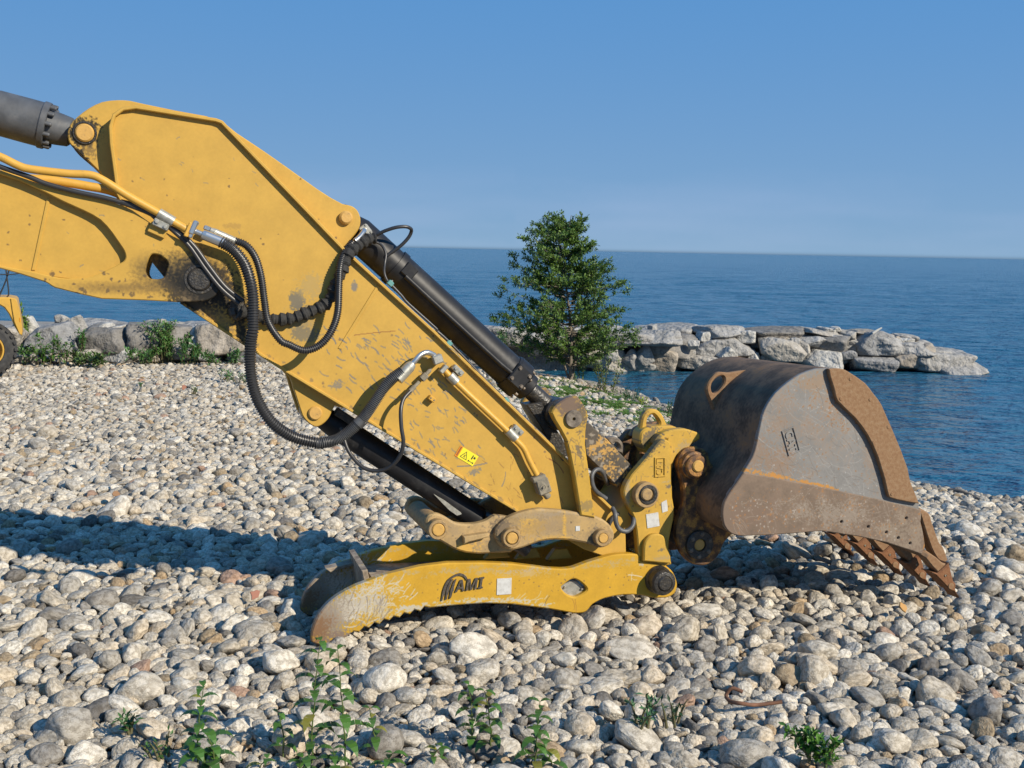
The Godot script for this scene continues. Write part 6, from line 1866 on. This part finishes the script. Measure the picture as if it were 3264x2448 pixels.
	ringed("pin_seal", cp, M.oily, sp2 + Vector2(0.006, 0.002), 0.0, 0.050, 0.028, 0.0465)
	pinned("pin_head", cp, M.dusty_pin, Vector2(1.5271, 0.5866), -0.42, 0.062, 0.0285, 0.005)
	logo_frame(cp, Vector3(1.6159, 0.7024, 0.001), PI / 2 + 0.02, Vector2(0.047, 0.028), M.coupler)
	mb = MB.new()
	mb.xf = Transform3D(Basis(Vector3.BACK, 0.12), Vector3(1.5842, 0.4516, 0.002))
	mb.box(Vector3.ZERO, Vector3(0.0315, 0.0335, 0.0012), Basis.IDENTITY, 0.0004)
	obj("sticker", mb, M.sticker, cp, "blank white square sticker on the coupler cheek")
	slab("torn_sticker", cp, M.sticker, pv([1.6268,0.5323,1.6363,0.5379,1.6537,0.5451,1.6586,0.5185,1.6614,0.4919,1.633,0.4841,1.629,0.5079]), 0.0005, 0.0025, 0.0004)

	# ---- thumb links
	var la := pv([0.5132,0.5307,0.5191,0.5334,0.5264,0.5356,0.5345,0.537,0.5428,0.5374,0.5506,0.5368,0.5644,0.5326,0.5786,0.5256,0.5924,0.5179,0.6129,0.5036,0.6345,0.4906,0.6593,0.4845,0.6852,0.4818,0.7113,0.4808,0.7363,0.4822,0.7579,0.4859,0.779,0.4922,0.7895,0.4975,0.7999,0.5042,0.8105,0.5102,0.8219,0.5133,0.8549,0.5092,0.8913,0.5009,0.9709,0.3859,0.8923,0.3401,0.7411,0.3435,0.6856,0.3522,0.6556,0.3619,0.6263,0.3746,0.5758,0.407,0.5541,0.42,0.534,0.4345,0.5225,0.4468,0.5123,0.4605,0.5049,0.4735,0.5021,0.4816,0.5006,0.4903,0.5002,0.4989,0.5008,0.5067,0.5019,0.5121,0.5035,0.5176,0.5059,0.5228,0.5091,0.5272])
	var lb := pv([0.8093,0.445,0.8121,0.4548,0.8169,0.4644,0.8233,0.4733,0.8305,0.4813,0.843,0.4914,0.8578,0.5004,0.8734,0.5081,0.9023,0.5195,0.9339,0.5282,0.9758,0.5358,1.0212,0.5395,1.1096,0.5287,1.2443,0.5042,1.288,0.4908,1.3264,0.4738,1.3437,0.4616,1.3591,0.447,1.371,0.4323,1.3757,0.4246,1.3797,0.4162,1.3826,0.4075,1.3843,0.3989,1.3845,0.3907,1.3831,0.3828,1.3803,0.3749,1.3762,0.3673,1.371,0.3604,1.3648,0.3547,1.3551,0.349,1.3431,0.3446,1.3306,0.3416,1.3192,0.3403,1.3068,0.342,1.2946,0.3465,1.2826,0.3514,1.237,0.369,1.1648,0.3856,1.0933,0.3935,1.0573,0.3931,1.0225,0.3895,0.9613,0.3723,0.9314,0.364,0.9021,0.3593,0.8879,0.3601,0.8736,0.3625,0.8601,0.3663,0.8484,0.3712,0.8391,0.3772,0.8308,0.3848,0.8237,0.3934,0.8181,0.4026,0.8145,0.4104,0.8116,0.419,0.8096,0.4279,0.8088,0.4367])
	var p1 := Vector2(0.5455, 0.4748)
	var p2 := Vector2(0.876, 0.4225)
	var p3 := Vector2(1.3127, 0.3951)
	for w in [0.0, -0.40]:
		var g1 := group_of("thumb_link", ex)
		slab("arm", g1, M.dusty, la, w - 0.06, w - 0.012, 0.008)
		slab("stop_lug", g1, M.dusty, pv([0.6624,0.4357,0.775,0.4454,0.7785,0.4268,0.6877,0.4109,0.665,0.4024]), w - 0.02, w + 0.028, 0.004)
		ringed("pin_boss", g1, M.dusty_pin, p1, w - 0.10, w + 0.035, 0.03, 0.0441)
		pinned("pin", g1, M.pin, p1, w - 0.05, w + 0.037, 0.0283, 0.004)
		var g2 := group_of("thumb_link", ex)
		slab("arm", g2, M.dusty, lb, w - 0.03, w + 0.02, 0.009)
		ringed("pin_boss", g2, M.dusty_pin, p2, w, w + 0.058, 0.03, 0.0424)
		pinned("pin", g2, M.pin, p2, w - 0.03, w + 0.062, 0.0264, 0.004)
		ringed("pin_boss", g2, M.dusty_pin, p3, w, w + 0.058, 0.024, 0.0387)
		pinned("pin", g2, M.pin, p3, w - 0.03, w + 0.062, 0.023, 0.004)
		if w == 0.0:
			mb = MB.new()
			mb.xf = Transform3D(Basis(Vector3.BACK, 0.02), Vector3(1.2011, 0.4395, 0.022))
			mb.box(Vector3.ZERO, Vector3(0.0105, 0.0115, 0.001), Basis.IDENTITY, 0.0003)
			obj("sticker", mb, M.sticker, g2, "small white sticker on the dusty link")
	mb = MB.new()
	mb.pin(Vector3(p1.x, p1.y, 0), -0.46, -0.01, 0.046, 0.006)
	obj("link_cross_tube", mb, M.dusty_pin, ex)
	mb = MB.new()
	mb.pin(Vector3(p2.x, p2.y, 0), -0.43, -0.03, 0.04, 0.006)
	obj("link_cross_tube", mb, M.oily, ex)

	# ---- thumb
	var th := group_of("hydraulic_thumb", ex, "yellow two tined hydraulic thumb with worn steel tips")
	var tine := pv([-0.0064,0.0179,-0.0057,0.033,-0.0027,0.0528,0.002,0.0722,0.0123,0.1001,0.026,0.1268,0.0424,0.1499,0.0617,0.1707,0.0843,0.1895,0.1093,0.2058,0.1468,0.2253,0.189,0.2434,0.318,0.2828,0.4736,0.3086,0.5987,0.3155,0.7685,0.3045,0.8983,0.2903,1.0127,0.2686,1.075,0.2565,1.1377,0.2494,1.1649,0.249,1.1918,0.2516,1.2642,0.2725,1.374,0.2963,1.4063,0.2989,1.4389,0.2989,1.4717,0.2976,1.5044,0.2936,1.5377,0.2854,1.5707,0.2741,1.6054,0.2586,1.6379,0.2411,1.6641,0.2239,1.6865,0.2047,1.6967,0.1916,1.705,0.1771,1.7114,0.1627,1.7149,0.1526,1.7176,0.1422,1.7191,0.1317,1.719,0.1218,1.7178,0.1142,1.7157,0.1066,1.7127,0.0993,1.7086,0.0928,1.7034,0.0872,1.6966,0.0825,1.6884,0.0785,1.6793,0.0753,1.6698,0.073,1.6604,0.0718,1.6225,0.0739,1.5839,0.0797,1.5601,0.0871,1.5363,0.0942,1.492,0.1003,1.4421,0.1034,1.3936,0.1012,1.3493,0.095,1.3278,0.089,1.307,0.0806,1.2898,0.0718,1.2796,0.0628,1.2708,0.052,1.2627,0.0434,1.258,0.0402,1.2528,0.0376,1.2474,0.0357,1.2418,0.0346,1.2196,0.0337,1.1944,0.036,1.0769,0.0667,0.8996,0.1029,0.7693,0.1186,0.6412,0.1207,0.5151,0.1185,0.4901,0.1256,0.4718,0.1055,0.4453,0.116,0.4254,0.0961,0.3991,0.105,0.3793,0.0851,0.3531,0.094,0.3335,0.0758,0.3107,0.0844,0.2895,0.0631,0.2685,0.0732,0.2441,0.0507,0.2232,0.0591,0.2006,0.0365,0.1766,0.0419,0.1477,0.02,0.1078,0.004,0.0952,-0.002,0.0823,-0.0067,0.0693,-0.0082,0.0544,-0.0087,0.0405,-0.0076,0.0282,-0.0044,0.0164,0.0005,0.0068,0.0053,0.0034,0.0071,0,0.0092,-0.0031,0.0116,-0.0053,0.0145])
	var port := pv([1.1328,0.1655,1.1351,0.1688,1.1389,0.1719,1.1437,0.1749,1.1488,0.1778,1.1534,0.1807,1.1658,0.189,1.1783,0.1956,1.1836,0.1971,1.1891,0.1981,1.1946,0.1981,1.2,0.1972,1.2092,0.1931,1.2192,0.187,1.2287,0.1802,1.2425,0.168,1.2534,0.1562,1.2553,0.1536,1.2571,0.1507,1.2585,0.1477,1.2591,0.1446,1.2586,0.1417,1.2568,0.1389,1.2537,0.136,1.2499,0.1332,1.2459,0.1305,1.242,0.1281,1.2277,0.1205,1.2127,0.1144,1.2074,0.1132,1.2019,0.1126,1.1963,0.1128,1.1909,0.1137,1.1817,0.1169,1.1716,0.1217,1.1624,0.1272,1.1545,0.1332,1.1472,0.1401,1.1414,0.1468,1.1387,0.1503,1.136,0.1541,1.1338,0.158,1.1325,0.1619])
	slab("tine", th, M.thumb, tine, -0.045, 0.0, 0.006, [port])
	slab("tine", th, M.thumb, tine, -0.475, -0.43, 0.006)
	slab("port_cover", th, M.zinc, pv([1.1353,0.1611,1.1388,0.1641,1.1444,0.1667,1.1513,0.1689,1.1583,0.171,1.1644,0.173,1.1769,0.1778,1.1895,0.1811,1.1959,0.1818,1.2024,0.1819,1.2088,0.1812,1.2148,0.1792,1.2278,0.1694,1.2404,0.1571,1.2455,0.1528,1.2511,0.1484,1.2564,0.1439,1.2603,0.1395,1.2618,0.1353,1.2605,0.1312,1.2569,0.1271,1.2518,0.1232,1.2462,0.1196,1.2409,0.1167,1.2294,0.111,1.216,0.1059,1.2031,0.1035,1.1942,0.1041,1.1855,0.1064,1.1771,0.1099,1.1693,0.1142,1.1596,0.122,1.1508,0.1315,1.1439,0.1404,1.141,0.1444,1.138,0.1488,1.1356,0.1532,1.1345,0.1575]), -0.038, -0.028, 0.002)
	bolt(th, M.zinc, Vector3(1.1576, 0.156, -0.028), Vector3.BACK, 0.006, 0.010)
	bolt(th, M.zinc, Vector3(1.2419, 0.1414, -0.028), Vector3.BACK, 0.006, 0.010)
	var tp := Vector2(1.6178, 0.1655)
	mb = MB.new()
	mb.lathe(Vector3(tp.x, tp.y, 0), Vector3.BACK, [Vector2(-0.01, 0.0688), Vector2(0.012, 0.0665), Vector2(0.022, 0.0618), Vector2(0.062, 0.0608), Vector2(0.075, 0.0538), Vector2(0.078, 0.0377), Vector2(0.06, 0.0362)], 40)
	obj("pin_boss", mb, M.oily, th)
	pinned("pin", th, M.oily, tp, -0.50, 0.083, 0.0353, 0.006)
	pinned("pin_boss", th, M.oily, tp, -0.53, -0.40, 0.055, 0.006)
	mb = MB.new()
	mb.pin(Vector3(tp.x, tp.y, 0), -0.43, -0.045, 0.058, 0.004)
	obj("cross_tube", mb, M.coupler, th)
	# plates between the tines
	var q0 := Vector2(0.2326, 0.2969)
	slab("cross_plate", th, M.deck, PackedVector2Array([q0 + Vector2(-0.012, 0), q0 + Vector2(0.013, 0.003), q0 + Vector2(0.045, -0.17), q0 + Vector2(0.02, -0.17)]), -0.43, -0.045, 0.003)
	var q1 := Vector2(0.3603, 0.2215)
	var q2 := Vector2(0.7957, 0.2111)
	slab("deck_plate", th, M.deck, PackedVector2Array([q1 + Vector2(-0.07, -0.03), q1 + Vector2(-0.07, 0.0), q1, q2, q2 + Vector2(0.2, -0.03), q2 + Vector2(0.2, -0.06), q2 + Vector2(0, -0.03), q1 + Vector2(0, -0.03)]), -0.43, -0.045, 0.003)
	slab("inner_shelf", th, M.deck, pv([0.1047,0.2313,0.236,0.2522,0.2377,0.2396,0.1234,0.2142]), -0.43, -0.36, 0.003)
	for k in 3:
		var gx := Vector2(0.8387, 0.2524) + Vector2(0.14 * k, 0)
		slab("gusset", th, M.coupler, PackedVector2Array([gx, gx + Vector2(0.13, 0), gx + Vector2(0.10, 0.05), gx + Vector2(0.04, 0.05)]), -0.30 + 0.05 * k, -0.26 + 0.05 * k, 0.004)
	# cast maker's mark on the near tine: three sweeping bars running into raised capitals
	for b in [pv([0.5635,0.1472,0.5667,0.1675,0.5706,0.189,0.577,0.2103,0.5847,0.2277,0.595,0.2423,0.608,0.2516,0.6209,0.2584,0.6391,0.2654,0.652,0.2664,0.6677,0.2614,0.6808,0.2488,0.686,0.2381,0.6795,0.2309,0.673,0.243,0.6638,0.2514,0.6521,0.2555,0.6391,0.2558,0.6287,0.2514,0.6183,0.247,0.608,0.2388,0.5976,0.2267,0.5899,0.2093,0.5835,0.188,0.5796,0.1742,0.5745,0.1656,0.5706,0.1479]),
			pv([0.5816,0.1502,0.5848,0.1712,0.5873,0.1877,0.5912,0.2067,0.6002,0.2265,0.6106,0.2386,0.6209,0.2417,0.6106,0.2206,0.6041,0.2057,0.6003,0.1867,0.5938,0.1679,0.5913,0.1527]),
			pv([0.6003,0.1545,0.6042,0.1799,0.608,0.1977,0.6158,0.2189,0.6235,0.2363,0.6352,0.2419,0.6287,0.2231,0.6236,0.2042,0.6223,0.1914,0.6171,0.1815,0.612,0.1626,0.6055,0.1541])]:
		slab("logo_bar", th, M.logo, b, -0.003, 0.007, 0.001)
	lettering(th, "AMI", Transform3D(Basis(Vector3(1, 0.07, 0), Vector3(0.16, 1, 0), Vector3.BACK), Vector3(0.6961, 0.2107, 0.001)), 0.051, 0.007, M.logo, 0.128)
	mb = MB.new()
	mb.xf = Transform3D(Basis(Vector3.BACK, -0.02), Vector3(0.8574, 0.1903, 0.002))
	mb.box(Vector3.ZERO, Vector3(0.0345, 0.0375, 0.0012), Basis.IDENTITY, 0.0004)
	obj("sticker", mb, M.sticker, th, "blank white square sticker on the thumb tine")

	# ---- bucket
	var bk := group_of("bucket", ex, "rusty brown digging bucket with grey worn side plate")
	var side := pv([2.3633,1.1734,2.2803,1.1724,2.2364,1.1625,2.1945,1.1479,2.1597,1.13,2.1271,1.109,2.0966,1.0872,2.0689,1.0635,2.0467,1.0383,2.0281,1.0117,2.0147,0.9864,2.0044,0.9596,1.9895,0.8923,1.9786,0.8323,1.9706,0.8019,1.9593,0.7726,1.911,0.699,1.8626,0.6333,1.8413,0.6038,1.8242,0.5748,1.8189,0.5579,1.8162,0.5402,1.8156,0.5224,1.8165,0.5041,1.8195,0.4857,1.8253,0.4688,1.832,0.4572,1.8404,0.4463,1.8503,0.4366,1.8615,0.4287,1.8789,0.4212,1.8988,0.4164,1.919,0.4137,2.0465,0.4096,2.1759,0.4094,2.3339,0.4115,2.3634,0.4077,2.3875,0.4027,2.3912,0.4013,2.3946,0.3992,2.3983,0.3978,2.5352,0.3716,2.6949,0.3313,2.8585,0.2755,2.898,0.2595,2.9048,0.2727,2.9116,0.2859,2.9145,0.2998,2.9059,0.3442,2.894,0.3884,2.8832,0.4273,2.8687,0.5121,2.8121,0.6191,2.8034,0.6513,2.7952,0.6837,2.7541,0.7727,2.7037,0.8693,2.6342,0.9967,2.6113,1.0258,2.5865,1.0523,2.564,1.0772,2.5395,1.0998,2.4909,1.1329,2.4388,1.1616,2.4017,1.1697])
	var bolts := []
	for q in [Vector2(2.4312, 0.4498), Vector2(2.5795, 0.4174), Vector2(2.6817, 0.3843), Vector2(2.7497, 0.3529), Vector2(2.8183, 0.322), Vector2(2.7911, 0.4465)]:
		bolts.append(circle(q, 0.0065, 10))
	slab("side_plate", bk, M.bucket_side, side, 0.222, 0.25, 0.003, bolts)
	slab("side_plate", bk, M.shell, side, -0.65, -0.622, 0.003)
	var low := pv([1.9107,0.707,2.2477,0.6368,2.6077,0.5519,2.8795,0.4817,2.8747,0.4234,2.8852,0.3915,2.8971,0.3479,2.9056,0.3031,2.9028,0.2891,2.896,0.2757,2.8892,0.2623,2.849,0.2783,2.6858,0.334,2.5266,0.3742,2.3901,0.4003,2.3795,0.4027,2.3259,0.4122,2.1684,0.4102,2.0394,0.4104,1.9122,0.4145,1.8914,0.4173,1.871,0.422,1.8532,0.4296,1.842,0.4376,1.8322,0.4474,1.8238,0.4585,1.8171,0.4703,1.811,0.4877,1.8077,0.5067,1.8066,0.5253,1.8073,0.5431,1.8103,0.5607,1.816,0.5775,1.8337,0.6071,1.8559,0.6372])
	slab("wear_plate", bk, M.wear, low, 0.25, 0.264, 0.004, bolts)
	var cutter := pv([2.3285,1.1724,2.3792,1.174,2.3944,1.1718,2.4093,1.1682,2.4236,1.1626,2.4745,1.1353,2.5254,1.1034,2.549,1.081,2.5704,1.0562,2.5959,1.0299,2.6197,1.0009,2.6888,0.8741,2.739,0.7781,2.7799,0.6895,2.7885,0.6573,2.7977,0.6252,2.8531,0.5156,2.7759,0.5308,2.7278,0.5414,2.6872,0.5537,2.682,0.5575,2.6781,0.5628,2.6751,0.5691,2.6727,0.5757,2.6703,0.5822,2.6511,0.6462,2.6103,0.7501,2.5832,0.8029,2.5518,0.8536,2.5162,0.8991,2.4766,0.9412,2.4252,0.9833,2.3805,1.0221,2.3702,1.0406,2.3642,1.0615,2.358,1.0821,2.3349,1.1397])
	slab("side_cutter", bk, M.rust, cutter, 0.25, 0.276, 0.004)
	slab("side_cutter", bk, M.rust, cutter, -0.676, -0.65, 0.004)
	for q in [Vector3(2.3968, 1.032, 0.276), Vector3(2.4445, 1.1229, 0.276), Vector3(2.5836, 0.8219, 0.276), Vector3(2.6945, 0.5699, 0.276), Vector3(2.5553, 1.0245, 0.276), Vector3(2.6603, 0.8935, 0.276)]:
		var pl := MB.new()
		pl.pin(Vector3(q.x, q.y, 0), 0.27, 0.279, 0.0085, 0.002)
		obj("plug_weld", pl, M.rust, bk)
	# wrapped shell: back, heel and floor
	var prof := pv([2.3633,1.1734,2.2803,1.1724,2.1945,1.1479,2.1271,1.109,2.0689,1.0635,2.0281,1.0117,2.0044,0.9596,1.9895,0.8923,1.9786,0.8323,1.9593,0.7726,1.911,0.699,1.8626,0.6333,1.8242,0.5748,1.8156,0.5224,1.8253,0.4688,1.8615,0.4287,1.919,0.4137,2.0465,0.4096,2.1759,0.4094,2.3339,0.4115,2.4416,0.3931,2.5352,0.3716,2.6949,0.3313,2.8585,0.2755,2.9423,0.2313])
	var dense := PackedVector2Array()
	for i in prof.size() - 1:
		for k in 4:
			dense.append(prof[i].cubic_interpolate(prof[i + 1], prof[maxi(i - 1, 0)], prof[mini(i + 2, prof.size() - 1)], k / 4.0))
	dense.append(prof[prof.size() - 1])
	slab("shell", bk, M.shell, strip(dense, 0.022), -0.64, 0.236, 0.003)
	var lipbar := pv([2.9361,0.4728,2.9707,0.4561,3.0002,0.4374,3.0104,0.422,3.017,0.4041,3.0235,0.3861,3.0669,0.2904,3.0763,0.2785,3.0875,0.2678,3.0973,0.2561,3.1267,0.1928,3.0928,0.1753,3.0573,0.2084,3.0387,0.2347,3.021,0.2647,2.9929,0.3273,2.9646,0.3967])
	slab("side_bar", bk, M.rust, lipbar, 0.10, 0.165, 0.006)
	slab("side_bar", bk, M.rust, lipbar, -0.62, -0.56, 0.006)
	var tooth := pv([2.9734,0.1624,3.0044,0.1552,3.0359,0.1756,3.07,0.2023,3.0835,0.1587,3.0997,0.1112,3.1035,0.1056,3.1085,0.1006,3.1132,0.0956,3.1163,0.0903,3.1171,0.0823,3.1158,0.0738,3.1146,0.0654,3.1342,0.0198,3.1046,0.0544,3.1002,0.057,3.0952,0.0586,3.0901,0.0601,3.0854,0.0623,3.0634,0.0818,3.0219,0.1205,2.9916,0.1469])
	var adapter := pv([2.9115,0.2589,2.9376,0.273,3.0037,0.2315,3.0427,0.2004,3.0757,0.1928,3.0482,0.1734,3.0193,0.1516,2.981,0.187,2.9461,0.2248])
	for k in 5:
		var w := 0.24 - 0.215 * k
		slab("tooth_tip", bk, M.tooth, tooth, w - 0.085, w, 0.006)
		slab("tooth_adapter", bk, M.rust, adapter, w - 0.075, w - 0.012, 0.006)
		var rp := Vector2(3.0501, 0.1411)
		ringed("retainer_ring", bk, M.rust, rp, w - 0.01, w + 0.004, 0.0045, 0.0085)
		pinned("retainer_pin", bk, M.zinc, rp, w - 0.02, w + 0.0015, 0.0045, 0.001)
		pinned("tooth_wear_cap", bk, M.rust, Vector2(3.0846, 0.0858), w - 0.07, w + 0.004, 0.0165, 0.002)
	# lifting eye on the back
	slab("lifting_eye", bk, M.rust, pv([2.0005,0.9335,1.985,0.9749,1.9739,0.9957,1.9641,1.0162,1.961,1.0258,1.9584,1.0357,1.9571,1.0456,1.9577,1.0555,1.9605,1.0658,1.9652,1.0764,1.9713,1.0866,1.9783,1.0959,1.9869,1.1051,1.9968,1.1142,2.0079,1.1218,2.02,1.127,2.0386,1.128,2.0591,1.1252,2.0792,1.1236,2.1338,1.1309,2.187,1.1367,2.144,1.0946,2.1176,1.054,2.1002,1.0215,2.0556,0.9814]), -0.235, -0.2, 0.006, [pv([1.9815,1.0404,1.9808,1.0461,1.9807,1.0527,1.9813,1.0597,1.9828,1.0666,1.9852,1.0729,1.9901,1.0807,1.9968,1.0885,2.0043,1.0955,2.0116,1.101,2.0173,1.1041,2.0237,1.1065,2.0302,1.1082,2.0362,1.109,2.0413,1.1087,2.0456,1.1071,2.0494,1.1043,2.0526,1.1007,2.055,1.0965,2.0563,1.0921,2.0565,1.087,2.0557,1.0812,2.054,1.0751,2.0517,1.0691,2.0489,1.0635,2.0415,1.0528,2.032,1.0418,2.0224,1.033,2.0174,1.0294,2.0116,1.0262,2.0057,1.0237,2.0002,1.0222,1.9955,1.0221,1.9916,1.0237,1.9881,1.0269,1.9851,1.031,1.9829,1.0357])])
	logo_frame(bk, Vector3(2.1551, 0.8398, 0.251), -PI / 2 + 0.33, Vector2(0.062, 0.033), M.bucket_side)
	# hinge ears
	var ear := pv([1.7224,0.694,1.7223,0.7103,1.7243,0.7265,1.7282,0.741,1.7322,0.7502,1.7373,0.7589,1.7435,0.7667,1.7507,0.7732,1.7591,0.778,1.7687,0.7816,1.7789,0.7842,1.7891,0.7859,1.8033,0.7872,1.818,0.787,1.8323,0.7843,1.8551,0.7731,1.8781,0.7588,1.8829,0.7392,1.8877,0.7196,1.897,0.7025,1.9141,0.6894,1.9358,0.6788,1.9575,0.6681,2.1693,0.7396,2.1813,0.3412,2.019,0.3553,1.9962,0.3352,1.9756,0.3135,1.9666,0.2955,1.9595,0.2761,1.9505,0.2585,1.9378,0.2432,1.9231,0.2296,1.9073,0.2194,1.8949,0.2145,1.8817,0.2115,1.8682,0.2101,1.8548,0.2102,1.8413,0.2114,1.8277,0.214,1.8144,0.2183,1.802,0.2244,1.7846,0.2373,1.7676,0.254,1.7532,0.2718,1.7385,0.3004,1.7286,0.3293,1.7229,0.3532,1.7207,0.3776,1.7229,0.4053,1.7281,0.4328,1.7443,0.4795,1.7516,0.4988,1.7564,0.5186,1.7559,0.5577,1.752,0.598,1.745,0.6223,1.7363,0.6461,1.728,0.6701])
	for w in [-0.02, -0.33]:
		slab("hinge_ear", bk, M.ear, ear, w - 0.05, w, 0.008)
	var e1 := Vector2(1.7931, 0.7037)
	mb = MB.new()
	mb.lathe(Vector3(e1.x, e1.y, 0), Vector3.BACK, [Vector2(-0.03, 0.0671), Vector2(0.012, 0.0656), Vector2(0.016, 0.0549), Vector2(0.03, 0.0534), Vector2(0.036, 0.0473), Vector2(0.036, 0.0)], 36)
	obj("hinge_boss", mb, M.ear, bk)
	pinned("hinge_pin", bk, M.pin, Vector2(1.7949, 0.7045), -0.40, 0.046, 0.0289, 0.006)
	var e2 := Vector2(1.8367, 0.3151)
	ringed("hinge_boss", bk, M.oily, e2, -0.04, 0.0, 0.03, 0.0705)
	pinned("hinge_pin", bk, M.pin, e2, -0.40, -0.008, 0.0291, 0.004)
	for k in 6:
		var o := Vector2.from_angle(TAU * k / 6 + 0.4) * 0.0537
		bolt(bk, M.worn_steel, Vector3(e2.x + o.x, e2.y + o.y, 0.0), Vector3.BACK, 0.010, 0.010)
	mb = MB.new()
	mb.pin(Vector3(e1.x, e1.y, 0), -0.33, -0.07, 0.05, 0.004)
	mb.pin(Vector3(e2.x, e2.y, 0), -0.33, -0.07, 0.05, 0.004)
	obj("hinge_tube", mb, M.oily, bk)
